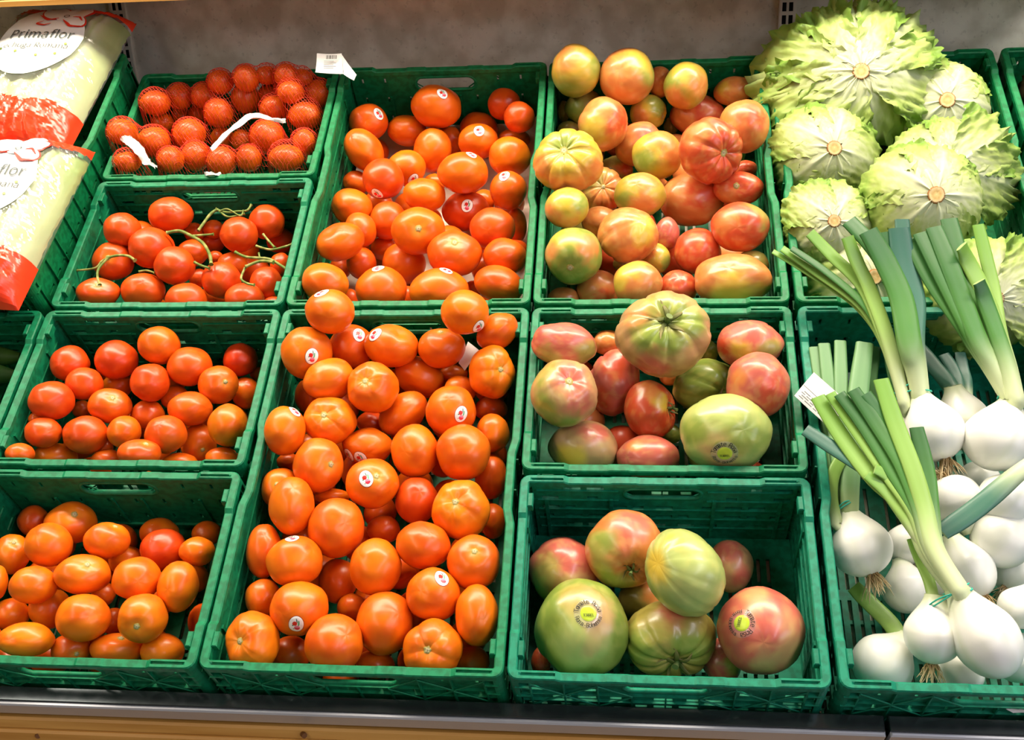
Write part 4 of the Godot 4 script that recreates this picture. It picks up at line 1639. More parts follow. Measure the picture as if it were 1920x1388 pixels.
# ---------------------------------------------------------------- where the other produce lies (shelf frame)
var ONIONS := [
	[[1.420,0.826,-0.012],0.0418,[1.403,0.769,0.004],1.00,1,"large white spring onion with roots, tied below the tall green fan of leaves",[[[[1.403,0.769,0.004],[1.397,0.738,0.023],[1.391,0.711,0.042],[1.387,0.642,0.062],[1.362,0.576,0.081],[1.320,0.523,0.100]],15.7,"d"],[[[1.402,0.775,0.012],[1.397,0.745,0.033],[1.389,0.719,0.053],[1.383,0.652,0.074],[1.364,0.599,0.094],[1.341,0.558,0.115]],17.9,"d"],[[[1.404,0.774,0.010],[1.399,0.743,0.030],[1.394,0.711,0.050],[1.400,0.649,0.070],[1.391,0.595,0.090],[1.387,0.549,0.110]],17.9,"b"],[[[1.403,0.765,0.008],[1.398,0.717,0.032],[1.391,0.668,0.056],[1.374,0.608,0.081],[1.363,0.553,0.105]],15.7,"d"],[[[1.407,0.766,0.004],[1.404,0.714,0.028],[1.397,0.664,0.052],[1.396,0.593,0.076],[1.397,0.522,0.100]],12.3,"b"]]],
	[[1.398,0.828,-0.050],0.0290,[1.386,0.773,-0.010],1.00,0,"slim white onion stalk beside the tied large onion",[[[[1.386,0.782,-0.008],[1.373,0.729,0.011],[1.358,0.685,0.029],[1.329,0.640,0.048],[1.270,0.594,0.066],[1.221,0.563,0.085]],7.8,"l"],[[[1.387,0.779,-0.012],[1.373,0.721,0.006],[1.357,0.680,0.025],[1.323,0.636,0.043],[1.263,0.595,0.062],[1.208,0.564,0.080]],5.6,"l"],[[[1.384,0.784,-0.004],[1.373,0.732,0.015],[1.359,0.689,0.034],[1.335,0.644,0.052],[1.284,0.598,0.071],[1.234,0.567,0.090]],6.7,"d"],[[[1.383,0.787,0.000],[1.373,0.736,0.020],[1.360,0.689,0.040],[1.337,0.620,0.060],[1.293,0.574,0.080],[1.261,0.546,0.100]],11.2,"l"],[[[1.382,0.790,0.004],[1.373,0.739,0.024],[1.361,0.687,0.044],[1.343,0.624,0.065],[1.326,0.590,0.085],[1.313,0.560,0.105]],11.2,"l"]]],
	[[1.474,0.775,-0.050],0.0371,[1.465,0.745,-0.030],1.00,0,"round white onion half hidden behind the tied large onion",[[[[1.472,0.742,-0.045],[1.460,0.716,-0.040],[1.444,0.691,-0.035],[1.426,0.660,-0.030]],13.4,"b"],[[[1.478,0.738,-0.050],[1.478,0.712,-0.047],[1.473,0.690,-0.043],[1.464,0.667,-0.040]],10.1,"b"],[[[1.487,0.738,-0.050],[1.491,0.710,-0.048],[1.490,0.687,-0.047],[1.490,0.660,-0.045]],9.0,"b"]]],
	[[1.498,0.841,-0.004],0.0456,[1.525,0.787,0.012],1.00,0,"white spring onion at the right edge, tied under the second leaf fan",[[[[1.525,0.787,0.012],[1.502,0.743,0.030],[1.479,0.709,0.047],[1.460,0.685,0.065],[1.430,0.630,0.082],[1.403,0.561,0.100]],14.6,"d"],[[[1.524,0.790,0.018],[1.501,0.748,0.036],[1.480,0.715,0.054],[1.463,0.681,0.072],[1.442,0.627,0.090],[1.417,0.557,0.108]],14.6,"d"],[[[1.523,0.792,0.022],[1.502,0.751,0.040],[1.482,0.718,0.058],[1.468,0.674,0.076],[1.454,0.620,0.094],[1.436,0.550,0.112]],14.6,"d"],[[[1.524,0.791,0.020],[1.505,0.749,0.038],[1.487,0.706,0.055],[1.477,0.652,0.073],[1.469,0.597,0.090],[1.461,0.530,0.108]],14.6,"d"],[[[1.520,0.797,0.028],[1.502,0.753,0.040],[1.480,0.714,0.053],[1.471,0.675,0.065],[1.468,0.646,0.078],[1.467,0.623,0.090]],7.8,"p"],[[[1.526,0.794,0.022],[1.516,0.751,0.041],[1.508,0.680,0.059],[1.495,0.637,0.078],[1.478,0.602,0.096],[1.467,0.590,0.115]],13.4,"l"],[[[1.531,0.790,0.016],[1.525,0.747,0.034],[1.516,0.695,0.053],[1.514,0.631,0.071],[1.507,0.586,0.090],[1.500,0.542,0.108]],10.1,"l"],[[[1.524,0.800,0.028],[1.517,0.755,0.046],[1.506,0.703,0.064],[1.494,0.660,0.082],[1.485,0.644,0.100]],12.3,"d"]]],
	[[1.441,0.914,-0.045],0.0367,[1.456,0.944,-0.060],1.00,1,"white onion with brown roots upward, below the tied large onion",[]],
	[[1.501,0.919,-0.030],0.0347,[1.529,0.897,-0.010],1.00,1,"white onion behind the crossing dark leaf at the right edge",[[[[1.522,0.902,0.035],[1.496,0.921,0.029],[1.458,0.953,0.024],[1.428,0.975,0.018],[1.398,0.994,0.012]],13.4,"b"]]],
	[[1.495,0.966,-0.060],0.0404,[1.526,0.928,-0.050],1.00,1,"white onion with tangled brown roots under the dark leaf",[]],
	[[1.448,1.009,-0.065],0.0328,[1.432,0.965,-0.060],1.25,1,"white onion lying sideways, roots pointing to the right",[]],
	[[1.307,0.986,-0.050],0.0419,[1.290,0.933,-0.040],1.00,1,"white onion with pale roots beside the left crate wall",[[[[1.291,0.938,-0.040],[1.281,0.878,-0.027],[1.275,0.788,-0.013],[1.268,0.684,0.000]],10.1,"g"],[[[1.292,0.940,-0.036],[1.285,0.880,-0.022],[1.283,0.791,-0.008],[1.281,0.682,0.006]],10.1,"g"],[[[1.293,0.940,-0.036],[1.292,0.881,-0.021],[1.296,0.793,-0.005],[1.304,0.680,0.010]],10.1,"g"],[[[1.294,0.942,-0.032],[1.299,0.884,-0.016],[1.315,0.796,0.000],[1.337,0.689,0.016]],14.6,"g"],[[[1.275,0.968,-0.030],[1.270,0.924,-0.020],[1.278,0.888,-0.010],[1.305,0.850,0.000]],9.0,"l"]]],
	[[1.380,0.955,-0.100],0.0284,[1.401,0.920,-0.100],1.00,0,"small white onion behind the thick leaf stalk",[]],
	[[1.373,1.021,-0.105],0.0336,[1.371,0.984,-0.105],1.00,0,"shaded grey-white onion deep in the onion crate",[]],
	[[1.377,1.117,-0.030],0.0363,[1.380,1.083,-0.012],1.06,1,"oval white onion with root tuft hanging over the crate front",[[[[1.380,1.085,-0.012],[1.377,1.054,-0.008],[1.369,1.026,-0.004],[1.362,0.998,0.000]],7.8,"l"]]],
	[[1.433,1.129,-0.008],0.0408,[1.404,1.079,0.012],1.32,0,"long white onion under the big leaf fan at the front",[[[[1.404,1.080,0.012],[1.372,1.029,0.022],[1.357,0.976,0.031],[1.316,0.934,0.041],[1.280,0.874,0.050],[1.252,0.815,0.060]],12.3,"l"],[[[1.403,1.083,0.020],[1.372,1.033,0.030],[1.358,0.981,0.040],[1.326,0.923,0.050],[1.294,0.863,0.060],[1.267,0.816,0.070]],9.0,"l"],[[[1.404,1.082,0.018],[1.374,1.032,0.029],[1.362,0.981,0.041],[1.336,0.924,0.052],[1.307,0.865,0.064],[1.278,0.820,0.075]],10.1,"d"],[[[1.403,1.082,0.022],[1.375,1.030,0.034],[1.365,0.976,0.045],[1.349,0.919,0.057],[1.321,0.860,0.068],[1.296,0.817,0.080]],11.2,"d"],[[[1.405,1.081,0.020],[1.378,1.029,0.032],[1.369,0.974,0.043],[1.360,0.918,0.055],[1.335,0.858,0.066],[1.312,0.822,0.078]],10.1,"d"],[[[1.404,1.083,0.024],[1.378,1.031,0.036],[1.371,0.977,0.047],[1.362,0.928,0.059],[1.346,0.861,0.070],[1.334,0.801,0.082]],12.3,"l"],[[[1.408,1.081,0.016],[1.384,1.025,0.023],[1.384,0.975,0.030],[1.385,0.931,0.038],[1.382,0.895,0.045],[1.378,0.859,0.052]],11.2,"d"],[[[1.374,1.030,0.024],[1.367,0.978,0.029],[1.350,0.946,0.034],[1.317,0.925,0.040],[1.266,0.887,0.045],[1.232,0.862,0.050]],11.2,"b"],[[[1.372,1.026,0.026],[1.345,0.977,0.034],[1.327,0.951,0.042],[1.305,0.932,0.050]],9.0,"l"],[[[1.376,1.033,0.030],[1.361,0.980,0.038],[1.336,0.937,0.047],[1.315,0.926,0.055]],9.0,"l"]]],
	[[1.325,1.132,-0.095],0.0404,[1.354,1.099,-0.100],1.00,0,"round white onion in the front left corner of the onion crate",[[[[1.354,1.101,-0.100],[1.343,1.075,-0.097],[1.318,1.047,-0.093],[1.299,1.025,-0.090]],12.3,"l"]]],
	[[1.423,1.139,-0.100],0.0290,[1.437,1.112,-0.100],1.00,0,"pale onion under the front onion roots",[]],
	[[1.500,0.847,-0.110],0.0325,[1.516,0.815,-0.110],1.00,0,"shaded onion glimpsed between the upper right bulbs",[]],
	[[1.424,0.898,-0.120],0.0307,[1.443,0.865,-0.120],1.00,0,"shaded onion glimpsed left of the root-up bulb",[]],
	[[1.525,0.988,-0.115],0.0323,[1.549,0.959,-0.115],1.00,1,"shaded onion glimpsed below the tangled roots",[]],
	[[1.427,0.994,-0.125],0.0312,[1.414,0.965,-0.125],1.00,0,"shaded onion glimpsed under the sideways onion",[]],
	[[1.400,0.841,-0.115],0.0313,[1.389,0.808,-0.110],1.00,0,"shaded onion under the big leaf fan",[[[[1.391,0.815,-0.110],[1.369,0.760,-0.097],[1.360,0.691,-0.083],[1.373,0.629,-0.070]],12.3,"d"],[[[1.388,0.815,-0.110],[1.359,0.786,-0.100],[1.331,0.745,-0.090],[1.326,0.673,-0.080]],12.3,"b"],[[[1.396,0.812,-0.110],[1.399,0.762,-0.093],[1.398,0.695,-0.077],[1.391,0.637,-0.060]],11.2,"d"]]],
	[[1.492,1.121,-0.090],0.0317,[1.517,1.095,-0.090],1.00,0,"onion at the right edge behind the long white onion",[]],
	[[1.496,1.069,-0.050],0.0275,[1.517,1.043,-0.040],1.00,0,"white onion cut off by the right picture edge",[]],
]
var LETTUCES := [
	[[1.386,0.151,0.075],0.0835,1.00,4,"large loose-leaved lettuce on top, leaves spilling over the crate edge"],
	[[1.533,0.177,0.030],0.0782,0.25,9,"lettuce head with pale stump in the back right corner"],
	[[1.332,0.295,0.035],0.0725,0.45,17,"lettuce head with round stump, left side below the largest"],
	[[1.506,0.361,0.050],0.0731,0.35,23,"lettuce head with brown stump, right side, middle of the crate"],
	[[1.463,0.447,0.075],0.0753,0.40,31,"lettuce head with reddish brown stump just above the onion leaves"],
	[[1.316,0.456,0.030],0.0589,0.60,37,"ragged small lettuce with cut stump above the left onion leaves"],
	[[1.377,0.530,-0.020],0.0711,0.60,43,"lettuce mostly hidden behind the onion leaves"],
	[[1.531,0.617,0.030],0.0674,0.50,51,"crisp veined lettuce at the right edge behind the onion leaves"],
]
var VINES := [
	["twisted green vine stem across the middle vine tomatoes",[[[[0.194,0.421,-0.012],[0.216,0.417,-0.012],[0.240,0.429,-0.012],[0.265,0.446,-0.012],[0.284,0.473,-0.012],[0.292,0.496,-0.012]],2.60],[[[0.239,0.427,-0.014],[0.257,0.426,-0.014],[0.279,0.424,-0.014]],1.80],[[[0.240,0.400,-0.030],[0.245,0.384,-0.030],[0.253,0.360,-0.030],[0.263,0.348,-0.030]],2.40],[[[0.266,0.354,-0.025],[0.285,0.361,-0.025],[0.303,0.359,-0.025],[0.321,0.357,-0.025],[0.326,0.343,-0.025]],1.70],[[[0.266,0.353,-0.025],[0.287,0.371,-0.025],[0.305,0.370,-0.025],[0.319,0.365,-0.025]],1.50],[[[0.273,0.360,-0.022],[0.287,0.356,-0.022],[0.313,0.373,-0.022],[0.316,0.360,-0.022]],1.20]]],
	["tangle of dry green vine stems at the right vine tomatoes",[[[[0.329,0.470,-0.010],[0.349,0.481,-0.010],[0.370,0.484,-0.010],[0.394,0.488,-0.010],[0.428,0.511,-0.010]],2.20],[[[0.359,0.449,-0.018],[0.386,0.458,-0.018],[0.409,0.452,-0.018],[0.422,0.446,-0.018]],1.80],[[[0.365,0.420,-0.020],[0.378,0.436,-0.020],[0.392,0.452,-0.020]],1.80],[[[0.354,0.506,-0.010],[0.352,0.529,-0.010],[0.364,0.540,-0.010],[0.378,0.544,-0.010]],1.80],[[[0.356,0.507,-0.006],[0.379,0.495,-0.006],[0.403,0.498,-0.006]],2.40],[[[0.370,0.471,-0.012],[0.377,0.486,-0.012],[0.391,0.490,-0.012]],1.40]]],
	["short vine stem with straw-coloured stub, left vine tomatoes",[[[[0.050,0.499,-0.020],[0.082,0.494,-0.020],[0.089,0.479,-0.020],[0.099,0.470,-0.020]],1.60],[[[0.100,0.474,-0.016],[0.118,0.469,-0.016],[0.137,0.471,-0.016],[0.152,0.481,-0.016]],2.20],[[[0.102,0.474,-0.016],[0.092,0.498,-0.016],[0.095,0.517,-0.016],[0.105,0.536,-0.016]],2.00]]],
	["thin vine stem between two front vine tomatoes",[[[[0.257,0.483,-0.020],[0.271,0.491,-0.020],[0.287,0.497,-0.020]],2.00],[[[0.157,0.494,-0.030],[0.171,0.492,-0.030],[0.187,0.498,-0.030]],1.60]]],
]
var NET_TAGS := [
	["crumpled white paper tag on the left net bag",[[[0.046,0.172,0.030],[0.064,0.201,0.025],[0.082,0.221,0.025],[0.110,0.248,0.020],[0.125,0.266,0.010],[0.139,0.269,0.000]],0.0190]],
	["folded white paper tag across the middle net bag",[[[0.243,0.247,0.020],[0.271,0.211,0.025],[0.297,0.174,0.030],[0.335,0.176,0.028],[0.371,0.181,0.025]],0.0140]],
	["small white tag poking out under the front net tomatoes",[[[0.235,0.287,0.000],[0.252,0.292,-0.000],[0.263,0.283,-0.005]],0.0080]],
]
var BARCODE_TAG := [[0.417,0.048,0.070],[0.464,0.050,0.070],[0.469,0.085,0.050],[0.415,0.078,0.050]]
var BARCODE_TAIL := [[0.464,0.052,0.070],[0.492,0.081,0.045],[0.488,0.092,0.040],[0.469,0.084,0.048]]
var PRICE_CARD := [[1.226,0.792,0.030],[1.257,0.751,0.030],[1.306,0.785,0.000],[1.274,0.825,0.000]]
var WHITE_CARD := [[0.742,0.648,-0.030],[0.761,0.665,-0.030],[0.739,0.694,-0.045],[0.728,0.679,-0.045]]
var TORN_LABEL := [[1.459,1.197,-0.066],[1.485,1.191,-0.066],[1.484,1.199,-0.070],[1.468,1.200,-0.070]]
var HANGING_TAG := [[0.225,0.298,-0.020],[0.263,0.299,-0.020],[0.257,0.302,-0.035],[0.227,0.301,-0.035]]
var BAGS := [[-0.110,0.098,0.085],[-0.081,0.458,0.085]]
var LOOSE_LEAVES := [[1.488,0.650,-0.030],[1.273,0.557,-0.020],[1.407,0.566,-0.030]]
var ROOT_VEG := [[1.696,0.045,-0.040],[1.695,0.127,-0.050]]
var CUKES := [[-0.075,0.666,-0.075],[-0.060,0.739,-0.080],[-0.093,0.598,-0.090]]


# ---------------------------------------------------------------- where each tomato lies
# group, form, x, y, z, radii (mm), turn (degrees), stem end, scar, tone, patches, stickers, sticker kind, label
var TOMATOES := [
	["tomatoes in the long back crate", 0, -0.3069, 1.2501, 0.0409, 37.5, 34.8, 35.4, -9.6, 13.6, -3.7, 0.12, -0.08, -0.99, 0, 0.5, [], [[0.56, 0.46, 0.69, 0.12]], "", "orange-red tomato with oval sticker, first from left in first row, long back crate"],
	["tomatoes in the long back crate", 0, -0.2373, 1.2278, 0.0161, 39.2, 29.8, 33.5, -10.1, 11.7, -11.4, 0.39, 0.21, -0.6, 0, 0.2, [], [], "", "orange tomato, second from left in first row, long back crate"],
	["tomatoes in the long back crate", 0, -0.1743, 1.2738, 0.0293, 49.2, 41.2, 44.1, -9.0, 10.1, -13.1, 0.71, 0.14, -0.6, 0, 0.4, [], [[0.15, 0.64, 0.75, 0.42]], "", "orange-red tomato with oval sticker, third from left in first row, long back crate"],
	["tomatoes in the long back crate", 0, -0.0454, 1.2728, 0.0096, 32.0, 30.7, 30.7, -9.0, 6.6, -2.5, -0.75, -0.25, -0.6, 0, 0.7, [], [], "", "red tomato, fifth from left in first row, long back crate"],
	["tomatoes in the long back crate", 0, -0.0122, 1.2545, 0.0550, 29.3, 29.3, 28.7, -9.7, 5.8, -2.4, 0.71, 0.01, -0.6, 0, 0.7, [], [], "", "red tomato, sixth from left in first row, long back crate"],
	["tomatoes in the long back crate", 0, -0.1008, 1.2219, -0.0134, 38.1, 32.7, 34.6, -10.2, 8.0, -2.8, 0.64, -0.74, -0.6, 0, 0.5, [], [], "", "orange-red tomato half hidden, fourth from left in first row, long back crate"],
	["tomatoes in the long back crate", 0, -0.0923, 1.2110, 0.0567, 38.4, 34.4, 35.6, -10.8, 8.0, -2.8, -0.05, -0.55, -0.6, 0, 0.3, [], [[0.03, 0.62, 0.79, 0.04]], "", "orange-red tomato with oval sticker, fifth from left in second row, long back crate"],
	["tomatoes in the long back crate", 0, -0.3020, 1.2114, 0.1142, 33.9, 43.0, 37.4, -10.9, 14.0, 31.0, 0.12, -0.88, -0.6, 0, 0.3, [], [], "", "orange-red tomato, first from left in second row, long back crate"],
	["tomatoes in the long back crate", 0, -0.1810, 1.1968, 0.0621, 35.9, 42.6, 38.3, -11.2, 10.4, -13.3, 0.77, -0.08, -0.64, 0, 0.35, [], [], "", "orange-red tomato, third from left in second row, long back crate"],
	["tomatoes in the long back crate", 0, -0.1594, 1.2013, 0.0000, 30.0, 30.0, 29.4, -10.8, 9.6, -3.1, -0.45, -0.51, -0.6, 0, 0.5, [], [], "", "orange-red tomato half hidden, fourth from left in second row, long back crate"],
	["tomatoes in the long back crate", 0, -0.0294, 1.1883, 0.0943, 39.1, 37.8, 37.7, -11.7, 6.4, -2.5, 0.67, 0.17, -0.6, 0, 0.25, [], [], "", "orange tomato, sixth from left in second row, long back crate"],
	["tomatoes in the long back crate", 0, -0.0294, 1.2043, 0.0095, 31.0, 21.6, 25.3, -10.8, 6.2, -2.4, -0.54, 0.22, -0.6, 0, 0.6, [], [], "", "red tomato half hidden, seventh from left in second row, long back crate"],
	["tomatoes in the long back crate", 0, -0.1028, 1.1834, 0.2005, 45.4, 37.4, 40.4, -12.4, 8.9, -3.0, -0.58, -0.04, -0.6, 0, 0.35, [], [[0.33, 0.87, 0.37, -0.37]], "", "orange-red tomato with oval sticker, fifth from left in third row, long back crate"],
	["tomatoes in the long back crate", 0, -0.2214, 1.1770, 0.1205, 36.5, 33.9, 34.5, -12.0, 11.8, -3.6, -0.8, 0.32, -0.6, 0, 0.25, [], [[0.32, -0.62, 0.72, -0.29]], "", "orange tomato with oval sticker, second from left in second row, long back crate"],
	["tomatoes in the long back crate", 0, -0.2535, 1.1718, 0.1867, 37.6, 37.0, 36.6, -12.4, 13.1, -4.0, -0.46, 0.48, -0.6, 0, 0.7, [], [[-0.3, -0.72, 0.62, 0.37]], "", "red tomato with oval sticker, second from left in third row, long back crate"],
	["tomatoes in the long back crate", 0, -0.0214, 1.1530, 0.2114, 33.6, 34.8, 33.5, -13.4, 6.6, -2.5, -0.34, 0.45, -0.6, 0, 0.5, [], [[-0.22, 0.75, 0.62, 0.04]], "", "orange-red tomato with oval sticker, seventh from left in third row, long back crate"],
	["tomatoes in the long back crate", 0, -0.1730, 1.1486, 0.2188, 38.0, 29.5, 32.8, -13.4, 11.0, -8.6, 0.28, -0.61, -0.6, 0, 0.25, [], [], "", "orange tomato, third from left in third row, long back crate"],
	["tomatoes in the long back crate", 0, -0.3197, 1.1519, 0.1294, 24.9, 23.1, 23.5, -12.5, 14.5, -4.3, 0.71, 0.07, -0.6, 0, 0.5, [], [], "", "orange-red tomato half hidden, first from left in third row, long back crate"],
	["tomatoes in the long back crate", 0, -0.3066, 1.1304, 0.2240, 37.8, 32.8, 34.5, -13.7, 14.9, -14.5, 0.75, 0.35, -0.6, 0, 0.3, [], [], "", "orange-red tomato, first from left in fourth row, long back crate"],
	["tomatoes in the long back crate", 0, -0.1042, 1.1094, 0.1857, 43.8, 37.0, 39.4, -14.3, 8.9, -3.1, -0.32, -0.39, -0.6, 0, 0.75, [], [[0.05, 0.28, 0.96, -0.33]], "", "red tomato with oval sticker, fifth from left in fourth row, long back crate"],
	["tomatoes in the long back crate", 0, -0.0786, 1.1137, 0.1321, 22.1, 22.1, 21.7, -13.9, 7.9, -2.9, -0.57, -0.81, -0.6, 0, 0.5, [], [], "", "orange-red tomato half hidden, sixth from left in third row, long back crate"],
	["tomatoes in the long back crate", 0, -0.1727, 1.1444, 0.1092, 21.0, 18.4, 19.3, -12.8, 10.4, -3.4, -0.32, -0.06, -0.6, 0, 0.4, [], [], "", "orange-red tomato half hidden, fourth from left in third row, long back crate"],
	["tomatoes in the long back crate", 0, -0.2409, 1.1057, 0.2308, 34.0, 35.2, 33.9, -14.5, 13.0, -4.2, -0.79, 0.05, -0.6, 0, 0.6, [], [], "", "red tomato, third from left in fourth row, long back crate"],
	["tomatoes in the long back crate", 1, -0.3020, 1.0992, 0.3447, 41.2, 31.2, 35.1, -15.4, 15.7, 13.0, -0.26, -0.47, -0.6, 0, 0.4, [], [], "", "orange-red tomato with dented side, first from left in fifth row, long back crate"],
	["tomatoes in the long back crate", 0, -0.2822, 1.1009, 0.2765, 28.4, 32.1, 29.6, -14.9, 14.5, -4.6, 0.51, -0.23, -0.6, 0, 0.45, [], [], "", "orange-red tomato, second from left in fourth row, long back crate"],
	["tomatoes in the long back crate", 0, -0.1711, 1.1062, 0.3056, 46.5, 41.6, 43.1, -15.2, 11.5, -3.8, 0.0, 0.12, 0.99, 1, 0.3, [], [], "", "orange-red tomato showing its stem scar, fourth from left in fourth row, long back crate"],
	["tomatoes in the long back crate", 0, -0.0436, 1.1052, 0.2909, 39.9, 36.3, 37.3, -15.3, 7.5, -2.8, 0.21, 0.1, -0.97, 0, 0.65, [], [], "", "red tomato, sixth from left in fourth row, long back crate"],
	["tomatoes in the long back crate", 0, -0.0112, 1.0855, 0.2072, 20.2, 32.8, 25.2, -15.2, 6.3, -2.5, -0.29, -0.23, -0.6, 0, 0.5, [], [], "", "orange-red tomato half hidden, seventh from left in fourth row, long back crate"],
	["tomatoes in the long back crate", 0, -0.2529, 1.0541, 0.2324, 24.1, 21.6, 22.4, -15.9, 13.4, -4.4, 0.33, -0.82, -0.6, 0, 0.4, [], [], "", "orange-red tomato half hidden, fourth from left in fifth row, long back crate"],
	["tomatoes in the long back crate", 0, -0.2786, 1.0474, 0.3036, 27.1, 29.6, 27.8, -16.6, 14.6, 15.1, 0.76, -0.87, -0.6, 0, 0.6, [], [], "", "red tomato, third from left in fifth row, long back crate"],
	["tomatoes in the long back crate", 0, -0.2068, 1.0404, 0.2828, 39.2, 37.3, 37.5, -16.8, 12.4, -4.2, 0.4, 0.28, -0.6, 0, 0.35, [], [], "", "orange-red tomato, fifth from left in fifth row, long back crate"],
	["tomatoes in the long back crate", 0, -0.1028, 1.0769, 0.3487, 47.0, 39.9, 42.5, -16.5, 9.6, -3.4, 0.0, 0.54, 0.84, 1, 0.5, [], [], "", "orange-red tomato showing its stem scar, sixth from left in fifth row, long back crate"],
	["tomatoes in the long back crate", 0, -0.0174, 1.0698, 0.3448, 37.5, 32.0, 33.9, -16.8, 6.9, -2.6, -0.77, 0.2, -0.6, 0, 0.55, [], [], "", "orange-red tomato, seventh from left in fifth row, long back crate"],
	["tomatoes in the long back crate", 1, -0.0219, 1.0393, 0.4030, 39.9, 29.7, 33.7, -18.2, 7.3, -20.8, -0.21, -0.09, -0.6, 0, 0.5, [], [], "", "orange-red tomato with dented side, ninth from left in sixth row, long back crate"],
	["tomatoes in the long back crate", 0, -0.3049, 1.0601, 0.4508, 39.4, 33.2, 35.5, -17.4, 16.7, -13.6, -0.79, -0.83, -0.6, 0, 0.25, [], [], "", "orange tomato, first from left in sixth row, long back crate"],
	["tomatoes in the long back crate", 0, -0.2218, 1.0336, 0.4101, 43.3, 39.8, 40.7, -18.1, 13.7, -4.8, -0.51, 0.44, -0.6, 0, 0.4, [], [[-0.11, 0.92, 0.37, -0.3]], "", "orange-red tomato with oval sticker, fourth from left in sixth row, long back crate"],
	["tomatoes in the long back crate", 0, -0.1218, 1.0325, 0.4129, 50.0, 38.4, 42.9, -18.3, 10.6, -3.8, 0.41, 0.4, -0.6, 0, 0.3, [], [[0.23, 0.89, 0.39, 0.44]], "", "orange-red tomato with oval sticker, sixth from left in sixth row, long back crate"],
	["tomatoes in the long back crate", 0, -0.3223, 1.0345, 0.2857, 20.0, 20.0, 19.6, -16.7, 15.8, -5.2, -0.25, -0.4, -0.6, 0, 0.7, [], [], "", "red tomato half hidden, second from left in fifth row, long back crate"],
	["tomatoes in the long back crate", 0, -0.2655, 1.0533, 0.5714, 37.6, 34.4, 35.3, -18.9, 16.6, -5.8, 0.04, 0.19, -0.6, 0, 0.25, [], [[-0.36, 0.86, 0.37, -0.39]], "", "orange tomato with oval sticker, second from left in sixth row, long back crate"],
	["tomatoes in the long back crate", 0, -0.0543, 1.0518, 0.5739, 37.1, 33.9, 34.8, -19.5, 9.3, -3.4, 0.4, 0.22, -0.6, 0, 0.2, [], [[0.57, -0.66, 0.49, 0.36]], "", "orange tomato with oval sticker, seventh from left in sixth row, long back crate"],
	["tomatoes in the long back crate", 0, -0.2917, 0.9973, 0.3540, 14.6, 19.5, 16.5, -18.4, 15.4, -5.4, -0.74, 0.42, -0.6, 0, 0.6, [], [], "", "red tomato half hidden, third from left in sixth row, long back crate"],
	["tomatoes in the long back crate", 0, -0.0762, 1.0093, 0.3341, 16.9, 14.5, 15.4, -18.3, 8.7, -3.2, -0.65, -0.42, -0.6, 0, 0.6, [], [], "", "red tomato half hidden, eighth from left in sixth row, long back crate"],
	["tomatoes in the long back crate", 0, -0.1905, 0.9984, 0.3521, 19.4, 21.8, 20.1, -18.6, 12.4, -4.4, 0.18, 0.39, -0.6, 0, 0.55, [], [], "", "orange-red tomato half hidden, fifth from left in sixth row, long back crate"],
	["tomatoes in the long front crate", 0, -0.3042, 0.9933, 0.5920, 40.2, 40.2, 39.4, -20.9, 18.2, -6.8, 0.22, -0.32, -0.92, 0, 0.25, [], [[0.19, -0.15, 0.97, -0.16]], "", "orange tomato with oval sticker, first from left in first row, long front crate"],
	["tomatoes in the long front crate", 0, -0.2464, 0.9829, 0.5391, 36.0, 34.8, 34.7, -20.8, 15.6, -5.8, 0.68, -0.14, -0.6, 0, 0.55, [], [[0.31, 0.52, 0.8, -0.19]], "", "orange-red tomato with oval sticker, second from left in first row, long front crate"],
	["tomatoes in the long front crate", 1, -0.1768, 0.9914, 0.5594, 40.5, 32.5, 35.6, -21.0, 13.5, -9.0, -0.29, -0.65, -0.6, 0, 0.3, [], [[-0.64, 0.47, 0.61, -0.42]], "", "orange-red tomato with oval sticker, third from left in first row, long front crate"],
	["tomatoes in the long front crate", 0, -0.0982, 0.9860, 0.5557, 37.2, 31.8, 33.7, -21.3, 10.7, -4.0, -0.05, 0.87, 0.48, 1, 0.5, [], [], "", "orange-red tomato showing its stem scar, fourth from left in first row, long front crate"],
	["tomatoes in the long front crate", 0, -0.0095, 1.0113, 0.5508, 34.5, 27.5, 30.2, -20.6, 7.5, 35.1, -0.56, 0.06, -0.6, 0, 0.35, [], [], "", "orange-red tomato, fifth from left in first row, long front crate"],
	["tomatoes in the long front crate", 2, -0.0159, 0.9619, 0.5954, 34.6, 39.6, 36.3, -22.7, 8.0, -3.1, 0.5, 0.12, 0.86, 1, 0.15, [], [], "", "orange tomato showing its stem scar, seventh from left in second row, long front crate"],
	["tomatoes in the long front crate", 0, -0.2615, 0.9642, 0.6306, 39.5, 32.6, 35.1, -22.4, 17.1, 13.4, 0.79, -0.67, -0.6, 0, 0.2, [], [], "", "orange tomato, second from left in second row, long front crate"],
	["tomatoes in the long front crate", 2, -0.1912, 0.9566, 0.6443, 38.2, 37.5, 37.1, -23.1, 14.7, 14.2, -0.22, 0.44, 0.87, 1, 0.25, [], [], "", "orange tomato showing its stem scar, third from left in second row, long front crate"],
	["tomatoes in the long front crate", 1, -0.1389, 0.9329, 0.5483, 39.5, 30.7, 34.1, -22.7, 12.1, -29.7, -0.72, 0.48, -0.6, 0, 0.35, [], [], "", "orange-red tomato with dented side, fourth from left in second row, long front crate"],
	["tomatoes in the long front crate", 0, -0.0725, 0.9225, 0.6532, 38.9, 38.4, 37.9, -24.6, 10.4, -4.1, 0.05, -0.33, -0.6, 0, 0.35, [], [[0.39, -0.12, 0.91, -0.26]], "", "orange-red tomato with oval sticker, fifth from left in third row, long front crate"],
	["tomatoes in the long front crate", 0, -0.0682, 0.9276, 0.5864, 25.7, 22.2, 23.4, -23.5, 9.8, -3.8, 0.15, 0.26, -0.6, 0, 0.2, [], [], "", "orange tomato, sixth from left in second row, long front crate"],
